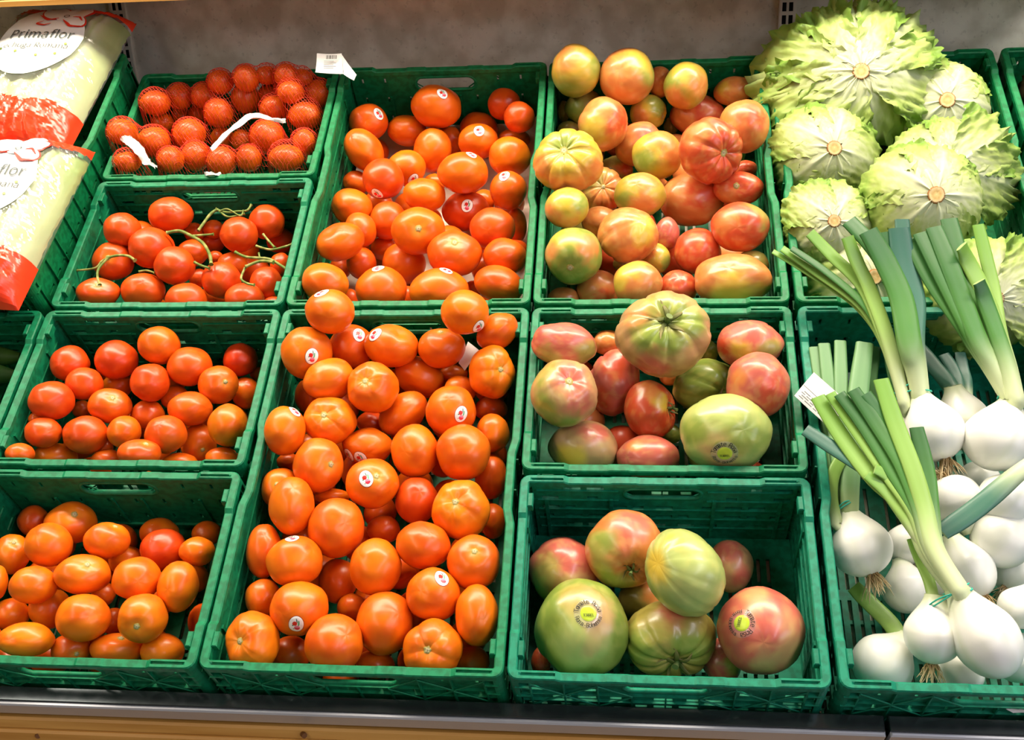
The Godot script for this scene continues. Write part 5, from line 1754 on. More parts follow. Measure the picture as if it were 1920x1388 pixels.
	["tomatoes in the long front crate", 1, -0.1548, 0.9015, 0.6172, 40.1, 29.1, 33.5, -24.5, 13.2, 32.7, -0.07, -0.31, -0.6, 0, 0.4, [], [], "", "orange-red tomato with dented side, fourth from left in third row, long front crate"],
	["tomatoes in the long front crate", 0, -0.3133, 0.9161, 0.7104, 30.7, 36.8, 32.9, -24.7, 19.8, -8.2, -0.71, 0.38, -0.6, 0, 0.2, [], [[0.46, 0.81, 0.37, -0.47]], "", "orange tomato with oval sticker, first from left in third row, long front crate"],
	["tomatoes in the long front crate", 2, -0.2543, 0.9170, 0.6780, 38.9, 35.0, 36.2, -24.5, 17.3, -17.1, -0.29, 0.25, 0.92, 1, 0.2, [], [], "", "orange tomato showing its stem scar, second from left in third row, long front crate"],
	["tomatoes in the long front crate", 2, -0.2000, 0.8737, 0.6762, 36.9, 26.2, 30.4, -26.0, 15.3, -6.4, -0.01, 0.27, -0.6, 0, 0.25, [], [[-0.77, -0.52, 0.37, -0.37], [-0.28, -0.65, 0.71, 0.23]], "", "orange tomato with oval sticker, third from left in fourth row, long front crate"],
	["tomatoes in the long front crate", 0, -0.1210, 0.8809, 0.7063, 35.6, 39.6, 36.8, -26.5, 12.7, -5.3, 0.44, 0.0, -0.9, 0, 0.25, [], [], "", "orange tomato, fourth from left in fourth row, long front crate"],
	["tomatoes in the long front crate", 0, -0.0460, 0.8861, 0.7177, 40.6, 40.6, 39.8, -26.8, 9.9, -4.0, 0.03, -0.24, -0.97, 0, 0.45, [], [], "", "orange-red tomato, fifth from left in fourth row, long front crate"],
	["tomatoes in the long front crate", 0, -0.0103, 0.8863, 0.6552, 26.1, 29.5, 27.2, -25.9, 8.1, -3.2, 0.72, -0.02, -0.6, 0, 0.3, [], [], "", "orange-red tomato, seventh from left in third row, long front crate"],
	["tomatoes in the long front crate", 0, -0.1754, 0.8568, 0.7626, 39.1, 35.9, 36.7, -28.0, 15.3, -6.6, 0.17, 0.36, 0.92, 1, 0.25, [], [[-0.22, 0.21, 0.95, 0.29]], "", "orange tomato with oval sticker, fourth from left in fifth row, long front crate"],
	["tomatoes in the long front crate", 0, -0.2584, 0.8748, 0.7405, 36.4, 40.1, 37.4, -26.7, 18.2, -7.8, 0.55, 0.03, 0.84, 1, 0.3, [], [], "", "orange-red tomato showing its stem scar, second from left in fourth row, long front crate"],
	["tomatoes in the long front crate", 0, -0.0112, 0.8305, 0.6898, 24.8, 33.8, 28.4, -28.2, 8.3, -3.3, -0.63, -0.29, -0.6, 0, 0.6, [], [], "", "red tomato half hidden, sixth from left in fourth row, long front crate"],
	["tomatoes in the long front crate", 0, -0.3158, 0.8414, 0.7540, 28.8, 31.0, 29.3, -27.6, 20.5, -9.1, -0.23, 0.25, 0.94, 1, 0.3, [], [], "", "orange-red tomato showing its stem scar, first from left in fifth row, long front crate"],
	["tomatoes in the long front crate", 0, -0.0206, 0.8936, 0.5848, 25.9, 21.2, 22.9, -24.7, 8.1, -3.2, -0.56, 0.28, -0.6, 0, 0.6, [], [], "", "red tomato half hidden, sixth from left in third row, long front crate"],
	["tomatoes in the long front crate", 0, -0.3236, 0.9063, 0.5636, 18.1, 26.6, 21.5, -23.1, 18.4, -7.3, -0.33, -0.27, -0.6, 0, 0.6, [], [], "", "red tomato half hidden, first from left in second row, long front crate"],
	["tomatoes in the long front crate", 0, -0.0877, 0.9276, 0.5205, 23.0, 15.8, 18.7, -22.7, 10.1, -3.9, 0.8, 0.29, -0.6, 0, 0.5, [], [], "", "orange-red tomato half hidden, fifth from left in second row, long front crate"],
	["tomatoes in the long front crate", 0, -0.3268, 0.8467, 0.6786, 17.3, 14.3, 15.4, -26.3, 19.9, -8.5, 0.76, -0.27, -0.6, 0, 0.6, [], [], "", "red tomato half hidden, first from left in fourth row, long front crate"],
	["tomatoes in the long front crate", 0, -0.2089, 0.8799, 0.6076, 22.4, 18.9, 20.2, -24.9, 15.0, -6.1, -0.02, 0.12, -0.6, 0, 0.75, [], [], "", "red tomato half hidden, third from left in third row, long front crate"],
	["tomatoes in the long front crate", 2, -0.0413, 0.8358, 0.7976, 39.2, 41.1, 39.3, -29.7, 10.2, -4.3, -0.24, 0.32, 0.92, 1, 0.0, [], [], "", "orange tomato showing its stem scar, sixth from left in fifth row, long front crate"],
	["tomatoes in the long front crate", 0, -0.1130, 0.8260, 0.7556, 31.5, 34.2, 32.1, -29.1, 12.8, -5.5, -0.15, -0.4, -0.9, 0, 0.75, [], [], "", "red tomato, fifth from left in fifth row, long front crate"],
	["tomatoes in the long front crate", 0, -0.2834, 0.8441, 0.8081, 32.1, 41.4, 35.7, -28.6, 20.0, -9.1, -0.03, -0.49, -0.6, 0, 0.25, [], [], "", "orange tomato, second from left in fifth row, long front crate"],
	["tomatoes in the long front crate", 0, -0.2435, 0.8233, 0.7431, 26.4, 12.5, 17.8, -28.4, 17.7, -7.9, -0.15, -0.69, -0.6, 0, 0.3, [], [], "", "orange-red tomato, third from left in fifth row, long front crate"],
	["tomatoes in the long front crate", 0, -0.2185, 0.8177, 0.8213, 39.9, 42.0, 40.1, -30.0, 17.7, -8.1, -0.33, -0.16, -0.93, 0, 0.4, [], [], "", "orange-red tomato, second from left in sixth row, long front crate"],
	["tomatoes in the long front crate", 0, -0.0886, 0.8065, 0.8463, 38.5, 32.5, 34.7, -31.4, 12.6, -15.6, -0.1, -0.59, -0.8, 0, 0.45, [], [], "", "orange-red tomato, fourth from left in sixth row, long front crate"],
	["tomatoes in the long front crate", 0, -0.0156, 0.7941, 0.8670, 36.4, 37.2, 36.1, -32.5, 9.7, -4.1, 0.01, 0.45, 0.89, 1, 0.4, [], [], "", "orange-red tomato showing its stem scar, fifth from left in seventh row, long front crate"],
	["tomatoes in the long front crate", 0, -0.1638, 0.7836, 0.7680, 24.8, 20.7, 22.2, -30.4, 14.9, -6.7, -0.2, 0.48, -0.6, 0, 0.6, [], [], "", "red tomato half hidden, third from left in sixth row, long front crate"],
	["tomatoes in the long front crate", 0, -0.0027, 0.7922, 0.7536, 19.2, 26.0, 21.9, -30.4, 8.4, -3.4, 0.74, -0.02, -0.6, 0, 0.5, [], [], "", "orange-red tomato half hidden, fifth from left in sixth row, long front crate"],
	["tomatoes in the long front crate", 0, -0.3194, 0.7918, 0.8453, 25.2, 38.5, 30.6, -30.5, 22.0, -10.5, -0.0, -0.43, -0.6, 0, 0.5, [], [], "", "orange-red tomato, first from left in sixth row, long front crate"],
	["tomatoes in the long front crate", 0, -0.2657, 0.7953, 0.8754, 38.4, 35.1, 36.0, -31.3, 20.3, -9.7, -0.66, -0.52, -0.6, 0, 0.25, [], [[-0.12, 0.92, 0.37, 0.28]], "", "orange tomato with oval sticker, first from left in seventh row, long front crate"],
	["tomatoes in the long front crate", 0, -0.1534, 0.7862, 0.8715, 35.7, 39.3, 36.7, -32.2, 15.6, -7.3, 0.59, -0.39, -0.6, 0, 0.25, [], [], "", "orange tomato, third from left in seventh row, long front crate"],
	["tomatoes in the long front crate", 0, -0.2193, 0.7405, 0.8396, 26.8, 32.2, 28.8, -32.6, 17.9, -8.7, 0.46, 0.18, -0.6, 0, 0.5, [], [], "", "orange-red tomato half hidden, second from left in seventh row, long front crate"],
	["tomatoes in the long front crate", 0, -0.0670, 0.7689, 0.9089, 36.6, 35.4, 35.3, -33.9, 12.3, -25.6, 0.31, 0.03, -0.6, 0, 0.3, [], [[0.09, 0.69, 0.71, 0.26]], "", "orange-red tomato with oval sticker, fourth from left in seventh row, long front crate"],
	["tomatoes in the long front crate", 0, -0.0059, 0.7541, 0.9335, 28.6, 40.3, 33.2, -35.1, 9.7, -4.2, -0.22, 0.09, -0.6, 0, 0.25, [], [], "", "orange tomato, fifth from left in eighth row, long front crate"],
	["tomatoes in the long front crate", 0, -0.3130, 0.7446, 0.8911, 24.8, 26.7, 25.2, -32.8, 22.4, -11.2, -0.35, -0.22, -0.6, 0, 0.3, [], [], "", "orange-red tomato, first from left in eighth row, long front crate"],
	["tomatoes in the long front crate", 0, -0.2480, 0.7565, 0.9300, 40.0, 36.2, 37.3, -33.7, 20.4, -2.2, 0.43, 0.07, -0.6, 0, 0.25, [], [[-0.15, -0.56, 0.81, -0.21]], "", "orange tomato with oval sticker, second from left in eighth row, long front crate"],
	["tomatoes in the long front crate", 0, -0.1332, 0.7337, 0.9272, 38.0, 41.8, 39.0, -35.0, 15.4, -7.5, -0.5, -0.3, -0.81, 0, 0.4, [], [], "", "orange-red tomato, fourth from left in eighth row, long front crate"],
	["tomatoes in the long front crate", 2, -0.3024, 0.7309, 0.9722, 34.4, 39.9, 36.3, -34.8, 23.4, -12.3, -0.57, 0.03, 0.82, 1, 0.2, [], [], "", "orange tomato showing its stem scar, first from left in ninth row, long front crate"],
	["tomatoes in the long front crate", 0, -0.1922, 0.7301, 0.9712, 39.1, 39.6, 38.6, -35.7, 18.6, -9.5, -0.41, -0.31, -0.86, 0, 0.45, [], [], "", "orange-red tomato, third from left in ninth row, long front crate"],
	["tomatoes in the long front crate", 2, -0.0600, 0.7263, 0.9710, 38.5, 36.8, 36.9, -36.6, 12.6, -6.0, -0.21, -0.03, 0.98, 1, 0.25, [], [], "", "orange tomato showing its stem scar, fifth from left in ninth row, long front crate"],
	["tomatoes in the long front crate", 0, -0.2675, 0.6836, 0.9343, 27.1, 24.5, 25.2, -35.8, 21.3, -11.2, 0.71, 0.01, -0.6, 0, 0.5, [], [], "", "orange-red tomato half hidden, second from left in ninth row, long front crate"],
	["tomatoes in the long front crate", 0, -0.1476, 0.6779, 0.9438, 26.7, 19.1, 22.1, -37.0, 16.3, -8.3, 0.13, -0.88, -0.6, 0, 0.4, [], [], "", "orange-red tomato half hidden, fourth from left in ninth row, long front crate"],
	["tomatoes in the long front crate", 0, -0.1914, 0.7202, 0.8735, 21.6, 19.0, 19.8, -34.0, 17.2, -8.5, 0.08, -0.55, -0.6, 0, 0.35, [], [], "", "orange-red tomato half hidden, third from left in eighth row, long front crate"],
	["tomatoes in the long front crate", 0, -0.0146, 0.6821, 0.9369, 22.8, 20.7, 21.3, -37.4, 10.2, -4.6, 0.27, -0.25, -0.6, 0, 0.5, [], [], "", "orange-red tomato half hidden, sixth from left in ninth row, long front crate"],
	["tomatoes in the front left crate", 0, -0.7124, 0.7833, 0.7594, 23.3, 23.9, 23.1, -26.7, 33.5, -15.6, 0.51, 0.01, -0.6, 0, 0.6, [], [], "", "red tomato half hidden, first from left in first row, front left crate"],
	["tomatoes in the front left crate", 0, -0.6408, 0.7911, 0.7772, 37.7, 31.8, 33.9, -27.2, 31.7, -14.8, 0.12, 0.46, 0.88, 1, 0.2, [], [], "", "orange tomato showing its stem scar, third from left in first row, front left crate"],
	["tomatoes in the front left crate", 0, -0.6432, 0.7926, 0.8408, 33.5, 32.1, 32.1, -28.0, 33.1, -15.8, 0.48, -0.41, -0.6, 0, 0.3, [], [], "", "orange-red tomato, second from left in first row, front left crate"],
	["tomatoes in the front left crate", 0, -0.5609, 0.7926, 0.8259, 32.2, 27.0, 28.9, -28.4, 30.2, -14.4, 0.35, 0.84, 0.41, 1, 0.3, [], [], "", "orange-red tomato showing its stem scar, fourth from left in first row, front left crate"],
	["tomatoes in the front left crate", 0, -0.7153, 0.7655, 0.8250, 26.1, 30.4, 27.6, -27.9, 34.9, -16.9, 0.06, 0.62, 0.78, 1, 0.25, [], [], "", "orange tomato showing its stem scar, first from left in second row, front left crate"],
	["tomatoes in the front left crate", 0, -0.5142, 0.7650, 0.7600, 29.6, 23.7, 26.0, -28.7, 27.4, -13.0, 0.23, 0.13, -0.6, 0, 0.3, [], [], "", "orange-red tomato half hidden, fifth from left in first row, front left crate"],
	["tomatoes in the front left crate", 0, -0.4863, 0.7689, 0.8093, 33.1, 31.0, 31.4, -29.5, 27.4, -13.2, 0.53, -0.41, -0.6, 0, 0.8, [], [], "", "red tomato, sixth from left in first row, front left crate"],
	["tomatoes in the front left crate", 0, -0.4392, 0.7658, 0.7588, 22.1, 19.2, 20.2, -29.2, 24.9, -11.7, 0.55, 0.32, -0.6, 0, 0.4, [], [], "", "orange-red tomato half hidden, seventh from left in first row, front left crate"],
	["tomatoes in the front left crate", 0, -0.4298, 0.7739, 0.8207, 25.6, 21.3, 22.9, -29.9, 25.6, -12.3, 0.3, 0.47, -0.6, 0, 0.2, [], [], "", "orange tomato, fifth from left in second row, front left crate"],
	["tomatoes in the front left crate", 0, -0.5522, 0.7411, 0.7997, 25.7, 21.9, 23.3, -29.6, 29.4, -14.4, 0.73, -0.17, -0.6, 0, 0.25, [], [], "", "orange tomato half hidden, third from left in second row, front left crate"],
	["tomatoes in the front left crate", 0, -0.5793, 0.7666, 0.8762, 38.4, 28.4, 32.4, -29.7, 31.8, -15.8, 0.14, 0.57, 0.81, 1, 0.2, [], [], "", "orange tomato showing its stem scar, second from left in second row, front left crate"],
	["tomatoes in the front left crate", 0, -0.6439, 0.7614, 0.8979, 32.6, 27.1, 29.1, -29.6, 34.3, -17.2, 0.05, -0.67, -0.6, 0, 0.2, [], [], "", "orange tomato, second from left in third row, front left crate"],
	["tomatoes in the front left crate", 0, -0.7031, 0.7582, 0.8879, 13.4, 23.8, 17.5, -29.0, 35.9, -17.9, 0.54, 0.41, -0.6, 0, 0.2, [], [], "", "orange tomato, first from left in third row, front left crate"],
	["tomatoes in the front left crate", 0, -0.4985, 0.7634, 0.8792, 33.7, 31.0, 31.7, -30.6, 29.1, -14.5, -0.04, 0.07, -0.6, 0, 0.3, [], [], "", "orange-red tomato, fourth from left in second row, front left crate"],
	["tomatoes in the front left crate", 0, -0.4368, 0.7557, 0.8839, 28.3, 35.8, 31.2, -31.4, 27.0, -18.5, 0.35, 0.12, -0.6, 0, 0.2, [], [], "", "orange tomato, fifth from left in third row, front left crate"],
	["tomatoes in the front left crate", 0, -0.6908, 0.7090, 0.8959, 25.9, 23.1, 23.9, -30.6, 35.7, -18.5, -0.53, 0.19, -0.6, 0, 0.15, [], [], "", "orange tomato, first from left in fourth row, front left crate"],
	["tomatoes in the front left crate", 0, -0.6401, 0.7088, 0.8791, 29.7, 28.3, 28.4, -30.9, 33.8, -17.4, 0.13, 0.03, -0.6, 0, 0.2, [], [], "", "orange tomato, third from left in third row, front left crate"],
	["tomatoes in the front left crate", 0, -0.5574, 0.7345, 0.9332, 36.3, 33.1, 33.9, -31.7, 32.2, -16.8, -0.13, -0.03, -0.6, 0, 0.2, [], [], "", "orange tomato, third from left in fourth row, front left crate"],
	["tomatoes in the front left crate", 0, -0.4710, 0.7364, 0.9345, 33.9, 33.3, 32.9, -32.5, 29.2, -15.2, -0.22, -0.36, 0.9, 1, 0.15, [], [], "", "orange tomato showing its stem scar, fifth from left in fourth row, front left crate"],
	["tomatoes in the front left crate", 0, -0.6312, 0.7146, 0.9604, 36.9, 23.4, 28.8, -32.0, 35.3, -18.8, 0.44, -0.01, -0.6, 0, 0.05, [], [], "", "orange tomato, second from left in fourth row, front left crate"],
	["tomatoes in the front left crate", 0, -0.5824, 0.6844, 0.9399, 27.4, 21.9, 24.0, -33.0, 33.2, -17.9, 0.3, -0.29, 0.91, 1, 0.5, [], [], "", "orange-red tomato showing its stem scar, first from left in fifth row, front left crate"],
	["tomatoes in the front left crate", 0, -0.5174, 0.6841, 0.9366, 36.0, 23.2, 28.3, -33.6, 30.9, -16.6, 0.14, 0.76, 0.63, 1, 0.3, [], [], "", "orange-red tomato showing its stem scar, second from left in fifth row, front left crate"],
	["tomatoes in the front left crate", 0, -0.4522, 0.6817, 0.9348, 29.9, 24.5, 26.5, -34.3, 28.5, -15.3, 0.35, -0.86, -0.6, 0, 0.2, [], [], "", "orange tomato, third from left in fifth row, front left crate"],
	["tomatoes in the front left crate", 0, -0.5456, 0.6917, 0.8821, 17.5, 19.7, 18.2, -32.3, 30.8, -16.1, -0.54, -0.28, -0.6, 0, 0.5, [], [], "", "orange-red tomato half hidden, fourth from left in fourth row, front left crate"],
	["tomatoes in the front left crate", 0, -0.5729, 0.7133, 0.8461, 17.2, 17.2, 16.9, -30.9, 30.9, -15.7, 0.24, -0.59, -0.6, 0, 0.5, [], [], "", "orange-red tomato half hidden, fourth from left in third row, front left crate"],
	["tomatoes in the crate below vine tomatoes", 0, -0.7134, 0.9623, 0.5625, 30.6, 29.4, 29.4, -19.7, 30.2, -11.1, 0.3, -0.02, -0.6, 0, 0.8, [], [], "", "red tomato, first from left in first row, crate below vine tomatoes"],
	["tomatoes in the crate below vine tomatoes", 0, -0.6404, 0.9631, 0.5485, 34.4, 31.9, 32.5, -19.9, 27.9, -10.3, -0.73, -0.24, -0.6, 0, 0.8, [], [], "", "red tomato, second from left in first row, crate below vine tomatoes"],
	["tomatoes in the crate below vine tomatoes", 0, -0.5681, 0.9844, 0.5369, 34.3, 31.3, 32.1, -19.5, 25.7, -9.3, -0.02, 0.66, -0.75, 0, 0.4, [], [], "", "orange-red tomato, third from left in first row, crate below vine tomatoes"],
	["tomatoes in the crate below vine tomatoes", 0, -0.5158, 0.9525, 0.5517, 36.6, 31.7, 33.4, -20.8, 24.3, 0.9, -0.44, -0.82, -0.6, 0, 0.6, [], [], "", "red tomato, fourth from left in first row, crate below vine tomatoes"],
	["tomatoes in the crate below vine tomatoes", 0, -0.4440, 0.9481, 0.5122, 28.5, 27.3, 27.3, -20.8, 21.6, -8.1, -0.59, -0.46, -0.6, 0, 0.9, [], [], "", "red tomato, fifth from left in first row, crate below vine tomatoes"],
	["tomatoes in the crate below vine tomatoes", 0, -0.6772, 0.9406, 0.5952, 29.4, 26.6, 27.4, -20.8, 29.7, -11.3, -0.51, -0.63, -0.6, 0, 0.7, [], [], "", "red tomato, first from left in second row, crate below vine tomatoes"],
	["tomatoes in the crate below vine tomatoes", 0, -0.6528, 0.9122, 0.5394, 24.5, 21.2, 22.3, -21.2, 28.1, -10.8, -0.74, -0.25, -0.6, 0, 0.2, [], [], "", "orange tomato, second from left in second row, crate below vine tomatoes"],
	["tomatoes in the crate below vine tomatoes", 0, -0.5691, 0.9411, 0.5899, 30.8, 30.8, 30.2, -21.3, 26.5, -10.1, -0.19, -0.04, -0.6, 0, 0.75, [], [], "", "red tomato, third from left in second row, crate below vine tomatoes"],
	["tomatoes in the crate below vine tomatoes", 0, -0.4622, 0.9313, 0.5760, 31.3, 31.3, 30.7, -21.9, 23.0, -8.9, 0.38, 0.17, 0.91, 1, 0.45, [], [], "", "orange-red tomato showing its stem scar, fifth from left in second row, crate below vine tomatoes"],
	["tomatoes in the crate below vine tomatoes", 0, -0.4343, 0.8987, 0.5352, 23.5, 26.0, 24.2, -22.5, 21.6, -8.5, 0.14, -0.57, -0.6, 0, 0.4, [], [], "", "orange-red tomato, sixth from left in second row, crate below vine tomatoes"],
	["tomatoes in the crate below vine tomatoes", 0, -0.7086, 0.9339, 0.6450, 34.2, 30.7, 31.7, -21.3, 31.4, -12.2, 0.65, -0.9, -0.6, 0, 0.75, [], [], "", "red tomato, second from left in third row, crate below vine tomatoes"],
	["tomatoes in the crate below vine tomatoes", 0, -0.6276, 0.9135, 0.6196, 33.9, 27.5, 29.9, -22.0, 28.6, -16.3, 0.07, 0.53, 0.84, 1, 0.5, [], [], "", "orange-red tomato showing its stem scar, fourth from left in third row, crate below vine tomatoes"],
	["tomatoes in the crate below vine tomatoes", 0, -0.7110, 0.8791, 0.5604, 15.5, 15.5, 15.2, -22.0, 30.0, -11.9, -0.15, -0.51, -0.6, 0, 0.55, [], [], "", "orange-red tomato half hidden, third from left in third row, crate below vine tomatoes"],
	["tomatoes in the crate below vine tomatoes", 0, -0.5780, 0.8875, 0.6003, 26.6, 25.4, 25.5, -22.8, 26.9, -10.8, -0.14, -0.74, -0.6, 0, 0.6, [], [], "", "red tomato, fifth from left in third row, crate below vine tomatoes"],
	["tomatoes in the crate below vine tomatoes", 0, -0.5445, 0.9031, 0.5639, 22.6, 20.8, 21.3, -22.2, 25.4, -10.0, 0.53, -0.38, -0.6, 0, 0.4, [], [], "", "orange-red tomato, fourth from left in second row, crate below vine tomatoes"],
	["tomatoes in the crate below vine tomatoes", 0, -0.4967, 0.9080, 0.6179, 34.4, 27.3, 30.1, -22.9, 24.7, -9.9, -0.74, -0.04, -0.6, 0, 0.55, [], [], "", "orange-red tomato, sixth from left in third row, crate below vine tomatoes"],
	["tomatoes in the crate below vine tomatoes", 0, -0.4253, 0.8951, 0.6503, 30.8, 33.1, 31.3, -24.0, 22.8, -9.4, -0.65, -0.14, -0.6, 0, 0.2, [], [], "", "orange tomato, seventh from left in third row, crate below vine tomatoes"],
	["tomatoes in the crate below vine tomatoes", 0, -0.7116, 0.8958, 0.6825, 27.5, 23.8, 25.1, -22.7, 32.1, -13.2, -0.26, -0.09, -0.6, 0, 0.7, [], [], "", "red tomato, second from left in fourth row, crate below vine tomatoes"],
	["tomatoes in the crate below vine tomatoes", 0, -0.6520, 0.8849, 0.6673, 34.1, 30.5, 31.6, -23.2, 30.1, -12.4, 0.73, 0.25, -0.6, 0, 0.7, [], [], "", "red tomato, third from left in fourth row, crate below vine tomatoes"],
	["tomatoes in the crate below vine tomatoes", 0, -0.5903, 0.8880, 0.6621, 25.8, 25.8, 25.3, -23.4, 28.2, -11.6, -0.13, 0.24, -0.6, 0, 0.4, [], [], "", "orange-red tomato, fifth from left in fourth row, crate below vine tomatoes"],
	["tomatoes in the crate below vine tomatoes", 0, -0.5183, 0.8895, 0.6720, 32.0, 30.2, 30.5, -23.9, 26.1, -10.8, 0.23, -0.38, -0.6, 0, 0.6, [], [], "", "red tomato, seventh from left in fourth row, crate below vine tomatoes"],
	["tomatoes in the crate below vine tomatoes", 0, -0.4898, 0.8488, 0.6238, 28.3, 32.4, 29.7, -24.7, 24.5, -10.3, 0.25, -0.33, 0.91, 1, 0.4, [], [], "", "orange-red tomato showing its stem scar, eighth from left in fourth row, crate below vine tomatoes"],
	["tomatoes in the crate below vine tomatoes", 0, -0.4345, 0.8472, 0.6717, 25.6, 18.6, 21.4, -25.6, 23.4, -10.1, -0.57, -0.07, -0.6, 0, 0.4, [], [], "", "orange-red tomato, fourth from left in fifth row, crate below vine tomatoes"],
	["tomatoes in the crate below vine tomatoes", 0, -0.7233, 0.8860, 0.7356, 20.9, 17.0, 18.5, -23.5, 33.5, -14.2, 0.1, 0.44, -0.6, 0, 0.5, [], [], "", "orange-red tomato, first from left in fourth row, crate below vine tomatoes"],
	["tomatoes in the crate below vine tomatoes", 0, -0.7074, 0.8481, 0.6736, 35.5, 22.5, 27.7, -24.0, 31.8, -13.6, 0.75, -0.05, -0.6, 0, 0.25, [], [], "", "orange tomato, first from left in fifth row, crate below vine tomatoes"],
	["tomatoes in the crate below vine tomatoes", 0, -0.5410, 0.8809, 0.7215, 32.2, 22.2, 26.2, -24.6, 27.7, -11.8, 0.32, 0.74, 0.59, 1, 0.65, [], [], "", "red tomato showing its stem scar, sixth from left in fourth row, crate below vine tomatoes"],
	["tomatoes in the crate below vine tomatoes", 0, -0.6205, 0.8455, 0.6746, 24.7, 16.5, 19.8, -24.6, 29.3, -12.6, -0.24, 0.35, -0.6, 0, 0.5, [], [], "", "orange-red tomato, second from left in fifth row, crate below vine tomatoes"],
	["tomatoes in the crate below vine tomatoes", 0, -0.5024, 0.8415, 0.6773, 28.0, 16.4, 21.0, -25.5, 25.7, -11.1, -0.8, -0.75, -0.6, 0, 0.3, [], [], "", "orange-red tomato, third from left in fifth row, crate below vine tomatoes"],
	["tomatoes in the crate below vine tomatoes", 0, -0.4256, 0.9167, 0.4954, 12.1, 12.1, 11.8, -21.6, 20.9, -8.0, 0.11, -0.04, -0.6, 0, 0.5, [], [], "", "orange-red tomato half hidden, seventh from left in second row, crate below vine tomatoes"],
	["tomatoes in the crate below vine tomatoes", 0, -0.7321, 0.9081, 0.6597, 12.3, 11.8, 11.8, -22.0, 32.4, -13.0, -0.57, -0.02, -0.6, 0, 0.5, [], [], "", "orange-red tomato half hidden, first from left in third row, crate below vine tomatoes"],
	["tomatoes in the crate below vine tomatoes", 0, -0.6488, 0.8415, 0.6229, 12.6, 14.6, 13.3, -24.0, 29.3, -12.3, 0.63, -0.37, -0.6, 0, 0.6, [], [], "", "red tomato half hidden, fourth from left in fourth row, crate below vine tomatoes"],
	["tomatoes in the vine tomato crate", 0, -0.6922, 1.1249, 0.3400, 32.7, 30.3, 30.9, -13.7, 26.4, -7.6, -0.11, -0.58, -0.6, 0, 0.75, [], [], "", "red tomato, first from left in first row, vine tomato crate"],
	["tomatoes in the vine tomato crate", 0, -0.6256, 1.1358, 0.2815, 38.9, 31.6, 34.4, -13.2, 24.0, -6.8, -0.12, -0.38, -0.92, 0, 0.75, [], [], "", "red tomato, second from left in first row, vine tomato crate"],
	["tomatoes in the vine tomato crate", 0, -0.6384, 1.0962, 0.3546, 39.4, 36.1, 37.0, -14.7, 25.2, -17.6, -0.33, 0.46, -0.6, 0, 0.75, [], [], "", "red tomato, second from left in second row, vine tomato crate"],
	["tomatoes in the vine tomato crate", 0, -0.5839, 1.0741, 0.3923, 34.4, 32.9, 33.0, -15.7, 24.2, -7.6, -0.19, 0.45, -0.6, 0, 0.75, [], [], "", "red tomato, first from left in third row, vine tomato crate"],
	["tomatoes in the vine tomato crate", 0, -0.4905, 1.1077, 0.3163, 33.4, 31.0, 31.6, -14.6, 20.8, -6.3, 0.66, -0.07, -0.6, 0, 0.75, [], [], "", "red tomato, fifth from left in first row, vine tomato crate"],
	["tomatoes in the vine tomato crate", 0, -0.4548, 1.1161, 0.2652, 32.0, 32.3, 31.5, -14.1, 19.3, -5.7, -0.38, 0.47, -0.6, 0, 0.75, [], [], "", "red tomato, sixth from left in first row, vine tomato crate"],
	["tomatoes in the vine tomato crate", 0, -0.7082, 1.0752, 0.3637, 35.7, 33.3, 33.8, -15.1, 27.3, -8.3, -0.25, 0.22, 0.94, 1, 0.7, [], [], "", "red tomato showing its stem scar, first from left in second row, vine tomato crate"],
	["tomatoes in the vine tomato crate", 0, -0.7078, 1.0424, 0.4380, 36.1, 24.5, 29.2, -16.5, 28.1, -9.1, 0.02, 0.59, 0.81, 1, 0.7, [], [], "", "red tomato showing its stem scar, first from left in fourth row, vine tomato crate"],
	["tomatoes in the vine tomato crate", 0, -0.6390, 1.0369, 0.4143, 37.0, 31.5, 33.4, -16.7, 26.0, -8.5, -0.01, -0.32, -0.6, 0, 0.7, [], [], "", "red tomato, second from left in fourth row, vine tomato crate"],
	["tomatoes in the vine tomato crate", 0, -0.5549, 1.0258, 0.4328, 35.1, 29.4, 31.5, -17.5, 23.9, -8.0, -0.29, 0.48, -0.6, 0, 0.7, [], [], "", "red tomato, third from left in fourth row, vine tomato crate"],
	["tomatoes in the vine tomato crate", 0, -0.5040, 1.0489, 0.3943, 33.5, 32.0, 32.1, -16.7, 22.0, -7.2, -0.01, -0.5, -0.6, 0, 0.75, [], [], "", "red tomato, third from left in third row, vine tomato crate"],
	["tomatoes in the vine tomato crate", 0, -0.4543, 1.0273, 0.4304, 32.4, 26.3, 28.6, -17.8, 21.0, -7.1, -0.04, -0.73, -0.6, 0, 0.72, [], [], "", "red tomato, fourth from left in fourth row, vine tomato crate"],
	["tomatoes in the vine tomato crate", 0, -0.4342, 1.0326, 0.3701, 28.0, 30.9, 28.8, -17.2, 19.8, -6.6, 0.19, -0.28, -0.6, 0, 0.75, [], [], "", "red tomato, fourth from left in third row, vine tomato crate"],
	["tomatoes in the vine tomato crate", 0, -0.5877, 1.0701, 0.3007, 27.4, 24.4, 25.3, -15.2, 23.2, -7.1, -0.33, 0.19, -0.6, 0, 0.65, [], [], "", "red tomato, third from left in second row, vine tomato crate"],
	["tomatoes in the vine tomato crate", 0, -0.5071, 1.0550, 0.3260, 27.0, 22.5, 24.2, -16.0, 21.4, -6.8, 0.52, -0.88, -0.6, 0, 0.6, [], [], "", "red tomato, sixth from left in second row, vine tomato crate"],
	["tomatoes in the vine tomato crate", 0, -0.4187, 1.0543, 0.3270, 19.1, 21.5, 19.9, -16.3, 18.9, -6.1, 0.05, -0.52, -0.6, 0, 0.65, [], [], "", "red tomato, eighth from left in second row, vine tomato crate"],
